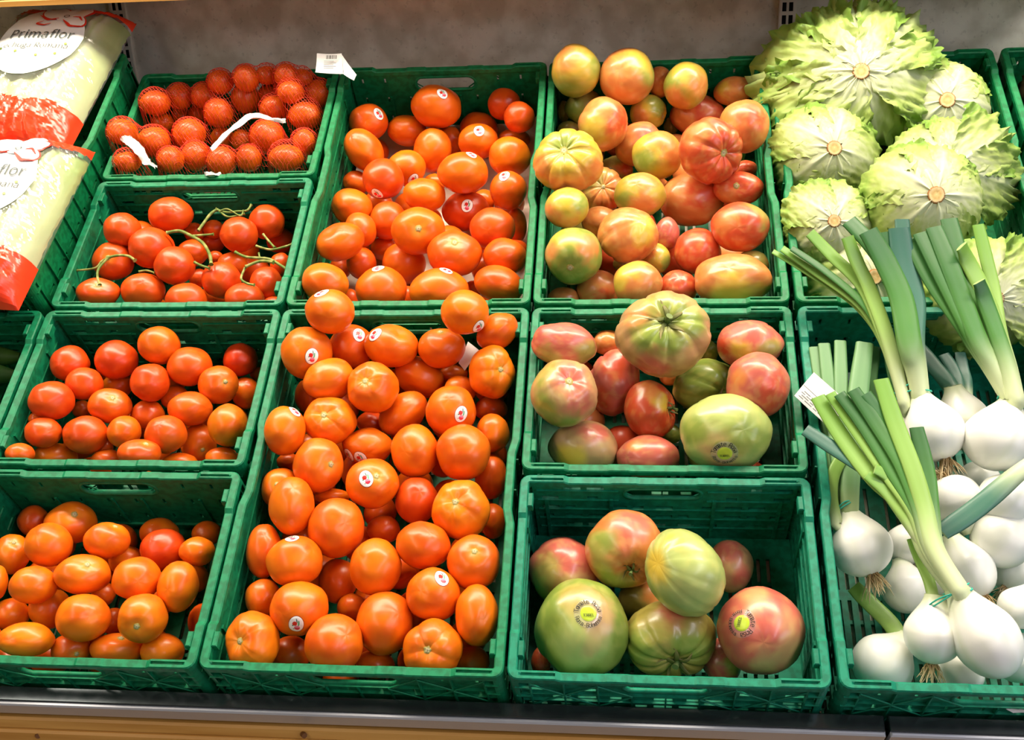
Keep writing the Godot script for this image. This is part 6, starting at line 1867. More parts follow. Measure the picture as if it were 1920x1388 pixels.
	["tomatoes in the vine tomato crate", 0, -0.4456, 1.0703, 0.2315, 25.6, 23.7, 24.1, -15.1, 18.7, -5.8, 0.7, 0.19, -0.6, 0, 0.85, [], [], "", "red tomato half hidden, seventh from left in second row, vine tomato crate"],
	["tomatoes in the vine tomato crate", 0, -0.6042, 1.0910, 0.2403, 19.3, 18.7, 18.6, -14.2, 23.0, -6.8, -0.41, -0.53, -0.6, 0, 0.7, [], [], "", "red tomato half hidden, third from left in first row, vine tomato crate"],
	["tomatoes in the vine tomato crate", 0, -0.5663, 1.0968, 0.2397, 19.3, 17.1, 17.8, -14.2, 22.0, -6.5, -0.55, 0.48, -0.6, 0, 0.6, [], [], "", "red tomato half hidden, fourth from left in first row, vine tomato crate"],
	["tomatoes in the vine tomato crate", 0, -0.5799, 1.0666, 0.2240, 22.7, 20.8, 21.3, -14.8, 22.2, -6.7, -0.33, -0.05, -0.6, 0, 0.7, [], [], "", "red tomato half hidden, fourth from left in second row, vine tomato crate"],
	["tomatoes in the vine tomato crate", 0, -0.5767, 1.0267, 0.3147, 18.9, 17.1, 17.6, -16.5, 23.1, -7.5, -0.04, 0.0, -0.6, 0, 0.7, [], [], "", "red tomato half hidden, second from left in third row, vine tomato crate"],
	["tomatoes in the vine tomato crate", 0, -0.4134, 1.0084, 0.4034, 18.0, 12.2, 14.5, -18.2, 19.5, -6.7, 0.17, 0.14, -0.6, 0, 0.6, [], [], "", "red tomato, fifth from left in fourth row, vine tomato crate"],
	["tomatoes in the vine tomato crate", 0, -0.5579, 1.0518, 0.2730, 13.9, 13.0, 13.2, -15.6, 22.1, -6.9, -0.61, 0.16, -0.6, 0, 0.7, [], [], "", "red tomato half hidden, fifth from left in second row, vine tomato crate"],
	["tomatoes in the net-bag crate", 0, -0.7149, 1.3013, 0.0677, 29.1, 24.0, 25.9, -7.8, 23.9, -5.1, -0.32, -0.15, -0.6, 0, 0.42, [], [], "", "orange-red netted tomato, first from left in second row, net-bag crate"],
	["tomatoes in the net-bag crate", 0, -0.6828, 1.3051, 0.0226, 24.4, 26.1, 24.8, -7.7, 22.7, -4.8, -0.26, -0.48, -0.6, 0, 0.42, [], [], "", "orange-red netted tomato, second from left in second row, net-bag crate"],
	["tomatoes in the net-bag crate", 0, -0.6306, 1.3061, 0.0265, 26.0, 25.0, 25.0, -7.7, 21.5, -4.6, 0.05, -0.25, -0.6, 0, 0.42, [], [], "", "orange-red netted tomato, fourth from left in second row, net-bag crate"],
	["tomatoes in the net-bag crate", 0, -0.5904, 1.3333, 0.0372, 24.7, 23.3, 23.5, -7.1, 20.6, -4.4, -0.22, 0.14, -0.6, 0, 0.42, [], [], "", "orange-red netted tomato, first from left in first row, net-bag crate"],
	["tomatoes in the net-bag crate", 0, -0.5346, 1.3402, 0.0473, 24.5, 25.5, 24.5, -7.0, 19.4, -4.2, 0.15, -0.85, -0.6, 0, 0.42, [], [], "", "orange-red netted tomato, second from left in first row, net-bag crate"],
	["tomatoes in the net-bag crate", 0, -0.4989, 1.3420, 0.0317, 22.2, 17.8, 19.5, -7.0, 18.4, -4.0, -0.4, -0.26, -0.6, 0, 0.42, [], [], "", "orange-red netted tomato, third from left in first row, net-bag crate"],
	["tomatoes in the net-bag crate", 0, -0.4557, 1.3428, 0.0464, 23.7, 22.0, 22.4, -7.0, 17.4, -3.9, 0.67, 0.34, -0.6, 0, 0.42, [], [], "", "orange-red netted tomato, fifth from left in first row, net-bag crate"],
	["tomatoes in the net-bag crate", 0, -0.5506, 1.2982, 0.0222, 27.7, 29.5, 28.0, -8.0, 19.6, -4.4, 0.07, -0.88, -0.6, 0, 0.42, [], [], "", "orange-red netted tomato, sixth from left in second row, net-bag crate"],
	["tomatoes in the net-bag crate", 0, -0.5936, 1.2784, 0.0609, 27.4, 27.4, 26.9, -8.6, 20.9, -4.8, 0.45, -0.3, -0.6, 0, 0.42, [], [], "", "orange-red netted tomato, fifth from left in second row, net-bag crate"],
	["tomatoes in the net-bag crate", 0, -0.4857, 1.2829, 0.0534, 27.4, 24.6, 25.4, -8.6, 18.2, -4.3, 0.12, 0.09, -0.6, 0, 0.42, [], [], "", "orange-red netted tomato, seventh from left in second row, net-bag crate"],
	["tomatoes in the net-bag crate", 0, -0.4432, 1.3146, 0.0710, 25.2, 21.9, 23.0, -7.9, 17.3, -4.0, 0.21, -0.23, -0.6, 0, 0.42, [], [], "", "orange-red netted tomato, sixth from left in first row, net-bag crate"],
	["tomatoes in the net-bag crate", 0, -0.4024, 1.3042, 0.0239, 28.2, 26.8, 26.9, -8.0, 15.8, -3.8, 0.66, -0.36, -0.6, 0, 0.42, [], [], "", "orange-red netted tomato, eighth from left in first row, net-bag crate"],
	["tomatoes in the net-bag crate", 0, -0.4201, 1.2711, 0.0730, 32.2, 26.4, 28.6, -9.0, 16.7, -4.2, -0.17, 0.29, -0.6, 0, 0.42, [], [], "", "orange-red netted tomato, eighth from left in second row, net-bag crate"],
	["tomatoes in the net-bag crate", 0, -0.7394, 1.2657, 0.1744, 28.0, 24.7, 25.8, -9.1, 25.6, -5.8, -0.49, -0.48, -0.6, 0, 0.42, [], [], "", "orange-red netted tomato, first from left in third row, net-bag crate"],
	["tomatoes in the net-bag crate", 0, -0.7032, 1.2377, 0.1286, 32.1, 28.7, 29.7, -9.7, 24.2, -5.7, 0.53, -0.81, -0.6, 0, 0.42, [], [], "", "orange-red netted tomato, first from left in fourth row, net-bag crate"],
	["tomatoes in the net-bag crate", 0, -0.6415, 1.2465, 0.1029, 31.2, 28.9, 29.4, -9.5, 22.5, -5.3, 0.54, 0.07, -0.6, 0, 0.42, [], [], "", "orange-red netted tomato, fourth from left in third row, net-bag crate"],
	["tomatoes in the net-bag crate", 0, -0.6188, 1.2122, 0.1446, 27.5, 28.5, 27.4, -10.5, 22.4, -5.6, -0.11, -0.5, -0.6, 0, 0.42, [], [], "", "orange-red netted tomato, second from left in fourth row, net-bag crate"],
	["tomatoes in the net-bag crate", 0, -0.5559, 1.2092, 0.1760, 28.0, 25.7, 26.3, -10.9, 21.1, -5.4, 0.45, 0.37, -0.6, 0, 0.42, [], [], "", "orange-red netted tomato, third from left in fifth row, net-bag crate"],
	["tomatoes in the net-bag crate", 0, -0.6504, 1.2150, 0.1863, 24.7, 24.7, 24.2, -10.6, 23.6, -5.9, -0.57, -0.23, -0.6, 0, 0.42, [], [], "", "orange-red netted tomato, second from left in fifth row, net-bag crate"],
	["tomatoes in the net-bag crate", 0, -0.7197, 1.2199, 0.2177, 24.4, 18.9, 21.1, -10.5, 25.6, -6.3, 0.08, -0.2, -0.6, 0, 0.42, [], [], "", "orange-red netted tomato, first from left in fifth row, net-bag crate"],
	["tomatoes in the net-bag crate", 0, -0.4836, 1.2416, 0.1222, 31.8, 30.8, 30.6, -9.9, 18.8, -4.7, -0.27, -0.69, -0.6, 0, 0.42, [], [], "", "orange-red netted tomato, fifth from left in fourth row, net-bag crate"],
	["tomatoes in the net-bag crate", 0, -0.4084, 1.2327, 0.1369, 21.5, 24.9, 22.7, -10.3, 16.9, -4.4, 0.14, 0.24, -0.6, 0, 0.42, [], [], "", "orange-red netted tomato, sixth from left in fourth row, net-bag crate"],
	["tomatoes in the net-bag crate", 0, -0.4345, 1.2110, 0.1731, 32.8, 24.9, 28.0, -11.0, 17.9, -4.8, -0.69, -0.58, -0.6, 0, 0.42, [], [], "", "orange-red netted tomato, fifth from left in fifth row, net-bag crate"],
	["tomatoes in the net-bag crate", 0, -0.5060, 1.2121, 0.1712, 23.0, 24.7, 23.4, -10.9, 19.8, -5.1, 0.51, 0.21, -0.6, 0, 0.42, [], [], "", "orange-red netted tomato, fourth from left in fifth row, net-bag crate"],
	["tomatoes in the net-bag crate", 0, -0.6061, 1.2229, 0.0291, 24.6, 22.8, 23.2, -9.8, 20.9, -5.1, 0.26, -0.86, -0.6, 0, 0.42, [], [], "", "orange-red netted tomato half hidden, third from left in fourth row, net-bag crate"],
	["tomatoes in the net-bag crate", 0, -0.5624, 1.2208, 0.0411, 21.6, 20.9, 20.9, -10.0, 20.0, -5.0, 0.36, 0.47, -0.6, 0, 0.42, [], [], "", "orange-red netted tomato half hidden, fourth from left in fourth row, net-bag crate"],
	["tomatoes in the net-bag crate", 0, -0.6639, 1.2668, -0.0071, 18.5, 17.8, 17.7, -8.5, 22.0, -4.9, 0.8, 0.08, -0.6, 0, 0.42, [], [], "", "orange-red netted tomato half hidden, third from left in second row, net-bag crate"],
	["tomatoes in the net-bag crate", 0, -0.5059, 1.3064, 0.0143, 20.1, 16.6, 17.9, -7.8, 18.4, -4.2, -0.72, 0.28, -0.6, 0, 0.42, [], [], "", "orange-red netted tomato half hidden, fourth from left in first row, net-bag crate"],
	["tomatoes in the net-bag crate", 0, -0.4306, 1.3366, 0.0324, 20.5, 16.4, 18.0, -7.0, 16.6, -3.8, -0.45, 0.0, -0.6, 0, 0.42, [], [], "", "orange-red netted tomato half hidden, seventh from left in first row, net-bag crate"],
	["tomatoes in the net-bag crate", 0, -0.7214, 1.2583, 0.0358, 22.8, 19.3, 20.5, -8.8, 23.7, -5.3, 0.72, 0.1, -0.6, 0, 0.42, [], [], "", "orange-red netted tomato half hidden, second from left in third row, net-bag crate"],
	["tomatoes in the net-bag crate", 0, -0.7004, 1.2610, -0.0125, 19.6, 17.9, 18.3, -8.6, 22.7, -5.1, -0.58, -0.49, -0.6, 0, 0.42, [], [], "", "orange-red netted tomato half hidden, third from left in third row, net-bag crate"],
	["tomatoes in the yellow-orange tomato crate", 0, 0.0958, 1.3381, 0.0643, 45.4, 47.4, 45.4, -7.5, 2.9, -2.0, 0.67, -0.69, -0.6, 0, "y", [[-0.33, 0.52, 0.78, 0.78, "o"], [-0.27, -0.81, 0.51, 0.91, "g"], [0.82, 0.17, 0.55, 0.52, "g"]], [], "", "yellow tomato, first from left in first row, yellow-orange tomato crate"],
	["tomatoes in the yellow-orange tomato crate", 0, 0.1889, 1.3245, 0.0635, 50.3, 50.8, 50.3, -7.9, 0.3, -1.7, 0.27, -0.27, -0.92, 0, "o", [[0.74, 0.22, 0.64, 0.78, "g"], [0.46, 0.7, 0.54, 0.6, "y"], [0.08, -0.27, 0.96, 0.72, "o"]], [], "", "orange tomato, second from left in first row, yellow-orange tomato crate"],
	["tomatoes in the yellow-orange tomato crate", 0, 0.2499, 1.3080, 0.0239, 22.4, 29.4, 22.4, -8.2, -1.3, -1.4, 0.18, -0.32, -0.6, 0, "o", [], [], "", "orange tomato half hidden, third from left in first row, yellow-orange tomato crate"],
	["tomatoes in the yellow-orange tomato crate", 0, 0.2965, 1.3057, 0.0649, 40.5, 42.5, 40.5, -8.4, -2.7, -16.2, -0.54, -0.03, -0.6, 0, "y", [[-0.62, -0.29, 0.73, 0.87, "g"], [0.64, 0.23, 0.74, 0.8, "o"], [-0.26, -0.8, 0.54, 0.8, "o"]], [], "", "yellow tomato, fourth from left in first row, yellow-orange tomato crate"],
	["tomatoes in the yellow-orange tomato crate", 0, 0.3858, 1.2870, 0.0193, 36.9, 26.8, 26.8, -8.7, -5.0, 9.2, -0.73, -0.75, -0.6, 0, "o", [[-0.53, 0.39, 0.75, 0.58, "y"]], [], "", "orange tomato, fifth from left in first row, yellow-orange tomato crate"],
	["tomatoes in the yellow-orange tomato crate", 2, 0.1080, 1.2659, 0.0235, 34.1, 30.1, 30.1, -9.3, 2.5, 18.1, -0.19, -0.8, -0.6, 0, "l", [[-0.61, -0.25, 0.75, 0.78, "g"]], [], "", "olive-yellow tomato, third from left in second row, yellow-orange tomato crate"],
	["tomatoes in the yellow-orange tomato crate", 2, 0.1461, 1.2515, 0.1356, 43.2, 47.3, 43.2, -10.2, 1.6, -21.6, -0.71, -0.09, -0.6, 0, "o", [[-0.39, -0.43, 0.81, 0.72, "y"], [0.61, 0.39, 0.69, 0.66, "r"], [-0.31, 0.69, 0.66, 0.53, "o"]], [], "", "orange tomato, fourth from left in second row, yellow-orange tomato crate"],
	["tomatoes in the yellow-orange tomato crate", 2, 0.2291, 1.2548, 0.0420, 33.7, 31.4, 31.4, -9.7, -0.8, -1.3, 0.92, -0.26, 0.28, 1, "y", [[0.58, 0.45, 0.68, 0.76, "g"], [-0.5, -0.27, 0.82, 0.66, "o"]], [], "", "yellow tomato showing its stem scar, fifth from left in second row, yellow-orange tomato crate"],
	["tomatoes in the yellow-orange tomato crate", 2, 0.3209, 1.2422, 0.0144, 50.4, 37.4, 37.4, -9.9, -3.3, -5.8, 0.39, 0.33, -0.6, 0, "r", [[-0.46, -0.28, 0.84, 0.57, "o"]], [], "", "red tomato, seventh from left in second row, yellow-orange tomato crate"],
	["tomatoes in the yellow-orange tomato crate", 0, 0.3916, 1.2539, 0.1955, 43.5, 44.5, 43.5, -10.4, -5.6, -0.3, -0.59, -0.3, -0.6, 0, "o", [[-0.77, -0.12, 0.62, 0.58, "l"], [0.3, 0.35, 0.89, 0.58, "r"]], [], "", "orange tomato, eighth from left in second row, yellow-orange tomato crate"],
	["tomatoes in the yellow-orange tomato crate", 3, 0.3312, 1.2243, 0.2536, 49.6, 52.1, 49.6, -11.6, -4.0, 14.6, 0.55, -0.22, 0.81, 1, "r", [[-0.33, 0.61, 0.72, 0.55, "o"]], [], "", "red tomato showing its stem scar, fifth from left in third row, yellow-orange tomato crate"],
	["tomatoes in the yellow-orange tomato crate", 3, 0.0912, 1.2190, 0.2829, 54.7, 51.4, 51.4, -12.0, 3.4, -1.9, -0.19, 0.47, 0.86, 1, "y", [[-0.21, 0.74, 0.64, 0.63, "g"], [-0.81, -0.1, 0.57, 0.47, "o"], [0.12, -0.84, 0.53, 0.69, "o"], [0.86, -0.25, 0.45, 0.42, "o"]], [], "", "yellow tomato showing its stem scar, first from left in third row, yellow-orange tomato crate"],
	["tomatoes in the yellow-orange tomato crate", 0, 0.2094, 1.2088, 0.1043, 44.1, 38.6, 38.6, -11.3, -0.3, 28.8, -0.3, -0.06, -0.6, 0, "o", [[0.57, 0.28, 0.77, 0.59, "p"]], [], "", "orange tomato, third from left in third row, yellow-orange tomato crate"],
	["tomatoes in the yellow-orange tomato crate", 0, 0.2433, 1.2041, 0.1847, 44.5, 41.9, 41.9, -11.8, -1.3, -0.9, -0.12, -0.16, -0.98, 0, "y", [[0.24, 0.79, 0.56, 0.74, "o"], [-0.65, -0.41, 0.63, 0.74, "g"], [0.71, -0.03, 0.7, 0.54, "o"]], [], "", "yellow tomato, fourth from left in third row, yellow-orange tomato crate"],
	["tomatoes in the yellow-orange tomato crate", 2, 0.1676, 1.1545, 0.0813, 32.4, 28.2, 28.2, -12.6, 0.9, -1.3, -0.02, 0.41, -0.6, 0, "l", [[0.61, 0.2, 0.77, 0.61, "r"]], [], "", "olive-yellow tomato half hidden, second from left in third row, yellow-orange tomato crate"],
	["tomatoes in the yellow-orange tomato crate", 3, 0.1447, 1.1414, 0.1794, 37.9, 40.6, 37.9, -13.5, 1.6, -1.4, 0.07, 0.23, 0.97, 1, "o", [[-0.43, 0.47, 0.77, 0.61, "l"]], [], "", "orange tomato showing its stem scar, second from left in fourth row, yellow-orange tomato crate"],
	["tomatoes in the yellow-orange tomato crate", 0, 0.0898, 1.1507, 0.3355, 36.5, 34.4, 34.4, -14.4, 3.6, 13.2, -0.2, -0.82, -0.6, 0, "y", [[-0.9, -0.01, 0.45, 0.62, "o"], [0.78, 0.12, 0.61, 0.62, "g"], [-0.29, -0.71, 0.64, 0.62, "o"]], [], "", "yellow tomato, first from left in fourth row, yellow-orange tomato crate"],
	["tomatoes in the yellow-orange tomato crate", 0, 0.2127, 1.1538, 0.2683, 45.4, 37.9, 37.9, -13.8, -0.4, -0.9, 0.14, -0.51, -0.85, 0, "y", [[0.09, 0.75, 0.66, 0.68, "o"], [-0.65, -0.27, 0.71, 0.54, "g"], [0.26, -0.48, 0.84, 0.54, "o"]], [], "", "yellow tomato, third from left in fourth row, yellow-orange tomato crate"],
	["tomatoes in the yellow-orange tomato crate", 2, 0.3024, 1.1308, 0.2140, 54.2, 46.3, 46.3, -14.1, -3.0, -0.2, 0.32, -0.69, -0.6, 0, "o", [[0.51, 0.23, 0.83, 0.64, "r"]], [], "", "orange tomato, fourth from left in fourth row, yellow-orange tomato crate"],
	["tomatoes in the yellow-orange tomato crate", 0, 0.3802, 1.1570, 0.2454, 42.6, 28.9, 28.9, -13.5, -5.5, 0.3, -0.09, 0.18, 0.98, 1, "r", [[-0.39, -0.58, 0.71, 0.56, "o"]], [], "", "red tomato showing its stem scar, fifth from left in fourth row, yellow-orange tomato crate"],
	["tomatoes in the yellow-orange tomato crate", 0, 0.4029, 1.1664, 0.1374, 20.3, 16.2, 16.2, -12.5, -5.8, 0.1, 0.21, -0.19, -0.6, 0, "r", [], [], "", "red tomato half hidden, sixth from left in third row, yellow-orange tomato crate"],
	["tomatoes in the yellow-orange tomato crate", 0, 0.0793, 1.2236, 0.0356, 23.4, 18.8, 18.8, -10.5, 3.3, -1.9, 0.66, -0.12, -0.6, 0, "l", [], [], "", "olive-yellow tomato half hidden, second from left in second row, yellow-orange tomato crate"],
	["tomatoes in the yellow-orange tomato crate", 0, 0.0672, 1.2524, -0.0124, 12.2, 20.9, 12.2, -9.5, 3.5, -2.0, 0.19, -0.53, -0.6, 0, "l", [], [], "", "olive-yellow tomato half hidden, first from left in second row, yellow-orange tomato crate"],
	["tomatoes in the yellow-orange tomato crate", 0, 0.2730, 1.2184, -0.0144, 13.9, 17.9, 13.9, -10.4, -1.9, -1.0, 0.08, -0.54, -0.6, 0, "l", [], [], "", "olive-yellow tomato half hidden, sixth from left in second row, yellow-orange tomato crate"],
	["tomatoes in the yellow-orange tomato crate", 0, 0.3755, 1.1192, 0.3539, 47.2, 40.3, 40.3, -15.4, -5.6, 0.7, 0.1, 0.03, -0.99, 0, "r", [[0.74, 0.59, 0.32, 0.53, "l"], [-0.49, 0.26, 0.83, 0.47, "o"]], [], "", "red tomato, fifth from left in fifth row, yellow-orange tomato crate"],
	["tomatoes in the yellow-orange tomato crate", 0, 0.1435, 1.1111, 0.2811, 32.1, 26.8, 26.8, -15.1, 1.8, -1.3, 0.4, -0.18, -0.6, 0, "o", [], [], "", "orange tomato, first from left in fifth row, yellow-orange tomato crate"],
	["tomatoes in the yellow-orange tomato crate", 3, 0.1911, 1.1084, 0.3601, 48.8, 42.3, 42.3, -15.9, 0.3, -0.8, -0.59, -0.57, -0.6, 0, "o", [[0.47, 0.16, 0.87, 0.52, "y"]], [], "", "orange tomato with deep ribs, second from left in fifth row, yellow-orange tomato crate"],
	["tomatoes in the yellow-orange tomato crate", 0, 0.1045, 1.0886, 0.4061, 48.1, 46.5, 46.5, -16.8, 3.2, -1.6, -0.14, -0.45, 0.88, 1, "g", [[-0.8, 0.17, 0.58, 0.49, "o"], [-0.25, 0.74, 0.63, 0.55, "y"], [0.47, 0.4, 0.79, 0.49, "o"]], [], "", "green tomato showing its stem scar, first from left in sixth row, yellow-orange tomato crate"],
	["tomatoes in the yellow-orange tomato crate", 0, 0.2579, 1.0940, 0.3025, 21.5, 28.9, 21.5, -15.8, -1.8, -0.3, -0.21, 0.13, -0.6, 0, "p", [], [], "", "pink-red tomato, third from left in fifth row, yellow-orange tomato crate"],
	["tomatoes in the yellow-orange tomato crate", 0, 0.3079, 1.0740, 0.3428, 39.2, 38.4, 38.4, -16.7, -3.4, 0.3, -0.51, 0.1, -0.6, 0, "r", [], [], "", "red tomato, fourth from left in fifth row, yellow-orange tomato crate"],
	["tomatoes in the yellow-orange tomato crate", 0, 0.2396, 1.0632, 0.3415, 23.4, 25.9, 23.4, -17.0, -1.3, -0.3, 0.25, -0.78, -0.6, 0, "y", [[-0.52, 0.47, 0.71, 0.61, "o"], [0.76, -0.37, 0.54, 0.61, "g"]], [], "", "yellow tomato, fourth from left in sixth row, yellow-orange tomato crate"],
	["tomatoes in the yellow-orange tomato crate", 2, 0.3583, 1.0540, 0.4344, 59.9, 41.3, 41.3, -18.1, -5.3, 1.2, 0.09, -0.47, -0.88, 0, "o", [[0.15, -0.5, 0.85, 0.67, "y"]], [], "", "orange tomato, sixth from left in sixth row, yellow-orange tomato crate"],
	["tomatoes in the yellow-orange tomato crate", 0, 0.3951, 1.0576, 0.3701, 27.9, 25.5, 25.5, -17.4, -6.4, 1.3, 0.27, -0.77, -0.6, 0, "l", [], [], "", "olive-yellow tomato, seventh from left in sixth row, yellow-orange tomato crate"],
	["tomatoes in the yellow-orange tomato crate", 0, 0.2082, 1.0513, 0.4388, 39.6, 36.4, 36.4, -18.3, -0.3, -0.4, -0.6, -0.07, -0.6, 0, "o", [[-0.79, 0.14, 0.6, 0.53, "y"], [-0.39, 0.71, 0.58, 0.6, "y"]], [], "", "orange tomato, third from left in sixth row, yellow-orange tomato crate"],
	["tomatoes in the yellow-orange tomato crate", 0, 0.1426, 1.0218, 0.3822, 35.2, 33.8, 33.8, -18.6, 1.9, -1.0, -0.42, 0.33, -0.6, 0, "o", [[0.19, -0.32, 0.93, 0.52, "r"]], [], "", "orange tomato, second from left in seventh row, yellow-orange tomato crate"],
	["tomatoes in the yellow-orange tomato crate", 0, 0.2739, 1.0332, 0.4108, 31.2, 29.6, 29.6, -18.6, -2.4, 0.3, -0.03, -0.45, -0.6, 0, "r", [], [], "", "red tomato, fifth from left in sixth row, yellow-orange tomato crate"],
	["tomatoes in the yellow-orange tomato crate", 0, 0.0847, 1.0088, 0.3930, 27.1, 21.1, 21.1, -19.1, 3.8, -1.6, 0.47, -0.86, -0.6, 0, "o", [], [], "", "orange tomato half hidden, first from left in seventh row, yellow-orange tomato crate"],
	["tomatoes in the yellow-orange tomato crate", 0, 0.1785, 1.0491, 0.3261, 12.7, 11.6, 11.6, -17.3, 0.7, -0.8, 0.36, -0.82, -0.6, 0, "l", [], [], "", "olive-yellow tomato half hidden, second from left in sixth row, yellow-orange tomato crate"],
	["tomatoes in the middle beefsteak crate", 3, 0.2456, 1.0241, 0.6006, 66.6, 57.9, 57.9, -21.0, -1.7, 0.4, 0.09, 0.43, 0.9, 2, "t", [[0.11, 0.58, 0.81, 0.76, "g"], [0.61, 0.25, 0.75, 0.47, "g"], [-0.43, 0.08, 0.9, 0.42, "g"], [-0.04, -0.25, 0.97, 0.38, "g"], [-0.58, 0.41, 0.71, 0.34, "o"], [-0.22, -0.79, 0.58, 0.38, "p"]], [], "", "pink-green tomato with dark stem crown, third from left in first row, middle beefsteak crate"],
	["tomatoes in the middle beefsteak crate", 2, 0.0965, 1.0078, 0.5974, 48.1, 32.1, 32.1, -21.4, 3.9, -9.5, -0.56, 0.43, -0.6, 0, "p", [[0.74, -0.23, 0.64, 0.6, "l"], [-0.29, -0.67, 0.68, 0.47, "l"]], [], "", "pink-red tomato, first from left in first row, middle beefsteak crate"],
	["tomatoes in the middle beefsteak crate", 0, 0.1613, 0.9808, 0.5227, 25.4, 20.3, 20.3, -21.4, 1.4, -0.6, 0.29, -0.59, -0.6, 0, "o", [], [], "", "orange tomato, second from left in first row, middle beefsteak crate"],
	["tomatoes in the middle beefsteak crate", 2, 0.1007, 0.9609, 0.6714, 47.2, 48.6, 47.2, -23.9, 4.1, -1.5, 0.17, 0.41, 0.89, 1, "t", [[0.12, 0.58, 0.8, 0.65, "p"], [0.47, -0.34, 0.81, 0.54, "p"], [-0.53, 0.68, 0.51, 0.49, "l"], [-0.62, -0.34, 0.7, 0.49, "g"], [0.12, -0.92, 0.37, 0.54, "g"]], [], "", "pink-green tomato showing its stem scar, first from left in second row, middle beefsteak crate"],
	["tomatoes in the middle beefsteak crate", 3, 0.1717, 0.9299, 0.5611, 38.2, 50.2, 38.2, -23.4, 1.0, -15.3, -0.61, 0.46, -0.6, 0, "p", [[-0.16, 0.56, 0.81, 0.56, "r"], [-0.33, -0.51, 0.8, 0.5, "r"]], [], "", "pink-red tomato with deep ribs, second from left in second row, middle beefsteak crate"],
	["tomatoes in the middle beefsteak crate", 2, 0.3758, 0.9933, 0.5625, 46.9, 36.6, 36.6, -21.4, -6.5, 2.2, 0.26, 0.25, -0.6, 0, "p", [[-0.29, -0.27, 0.92, 0.45, "y"], [0.6, -0.13, 0.79, 0.39, "l"], [-0.81, -0.13, 0.57, 0.39, "r"]], [], "", "pink-red tomato, sixth from left in first row, middle beefsteak crate"],
	["tomatoes in the middle beefsteak crate", 2, 0.3790, 0.9679, 0.6569, 43.8, 45.6, 43.8, -23.4, -7.2, 3.0, -0.58, -0.03, -0.6, 0, "p", [[0.45, -0.36, 0.82, 0.63, "r"], [-0.56, 0.26, 0.79, 0.34, "o"]], [], "", "pink-red tomato, fifth from left in second row, middle beefsteak crate"],
	["tomatoes in the middle beefsteak crate", 3, 0.3095, 0.9257, 0.5605, 46.4, 37.4, 37.4, -23.5, -4.0, 16.7, 0.66, -0.56, 0.5, 1, "g", [], [], "", "green tomato showing its stem scar, fourth from left in second row, middle beefsteak crate"],
	["tomatoes in the middle beefsteak crate", 3, 0.3186, 0.9550, 0.4999, 14.8, 18.4, 14.8, -21.9, -4.1, 1.5, -0.23, -0.57, -0.6, 0, "g", [], [], "", "green tomato half hidden, fifth from left in first row, middle beefsteak crate"],
	["tomatoes in the middle beefsteak crate", 2, 0.2267, 0.9086, 0.6166, 37.8, 43.4, 37.8, -24.9, -1.0, 10.7, 0.9, -0.08, 0.43, 3, "r", [[0.48, 0.19, 0.86, 0.41, "y"], [0.05, 0.73, 0.68, 0.41, "o"]], [], "", "red tomato showing its stem scar, third from left in second row, middle beefsteak crate"],
	["tomatoes in the middle beefsteak crate", 2, 0.3301, 0.9163, 0.7075, 62.9, 53.1, 53.1, -25.9, -5.2, 2.6, -0.27, -0.04, -0.6, 0, "w", [[-0.08, -0.54, 0.84, 0.49, "t"], [0.6, -0.13, 0.79, 0.54, "g"], [-0.72, 0.09, 0.69, 0.36, "g"]], [[0.0, -0.54, 0.84, -0.15]], "rosa", "pale green tomato with round lettered label, fourth from left in third row, middle beefsteak crate"],
	["tomatoes in the middle beefsteak crate", 2, 0.1258, 0.8661, 0.6597, 50.1, 40.0, 40.0, -26.8, 2.9, -0.9, -0.18, -0.71, -0.6, 0, "t", [[0.35, 0.56, 0.75, 0.49, "p"], [-0.35, -0.31, 0.88, 0.49, "y"]], [], "", "pink-green tomato, first from left in third row, middle beefsteak crate"],
	["tomatoes in the middle beefsteak crate", 0, 0.2225, 0.8576, 0.6739, 47.0, 32.6, 32.6, -27.3, -0.9, 0.9, 0.53, 0.01, -0.6, 0, "p", [[-0.42, 0.53, 0.74, 0.41, "o"]], [], "", "pink-red tomato, second from left in third row, middle beefsteak crate"],
	["tomatoes in the middle beefsteak crate", 0, 0.2584, 0.9200, 0.5117, 16.5, 15.9, 15.9, -23.1, -2.0, 0.8, 0.49, -0.29, -0.6, 0, "o", [], [], "", "orange tomato half hidden, fourth from left in first row, middle beefsteak crate"],
	["tomatoes in the middle beefsteak crate", 0, 0.2566, 0.8589, 0.5978, 18.5, 15.9, 15.9, -26.1, -2.1, 1.3, 0.56, -0.18, -0.6, 0, "g", [], [], "", "green tomato half hidden, third from left in third row, middle beefsteak crate"],
	["tomatoes in the front beefsteak crate", 2, 0.1874, 0.7904, 0.8210, 50.7, 53.3, 50.7, -32.0, 0.6, -24.3, 0.45, -0.45, 0.77, 3, "o", [[-0.07, 0.61, 0.79, 0.66, "p"], [-0.6, -0.05, 0.8, 0.44, "g"], [-0.36, -0.65, 0.67, 0.5, "l"], [0.09, -0.88, 0.48, 0.5, "g"], [0.57, -0.01, 0.82, 0.39, "o"]], [], "", "orange tomato showing its stem scar, second from left in first row, front beefsteak crate"],
	["tomatoes in the front beefsteak crate", 2, 0.1036, 0.7468, 0.8136, 50.0, 45.7, 45.7, -33.1, 4.4, -21.3, 0.15, -0.1, -0.6, 0, "p", [[0.4, -0.27, 0.87, 0.49, "t"], [-0.47, -0.37, 0.8, 0.61, "l"], [-0.36, -0.88, 0.3, 0.49, "g"]], [], "", "pink-red tomato, first from left in first row, front beefsteak crate"],
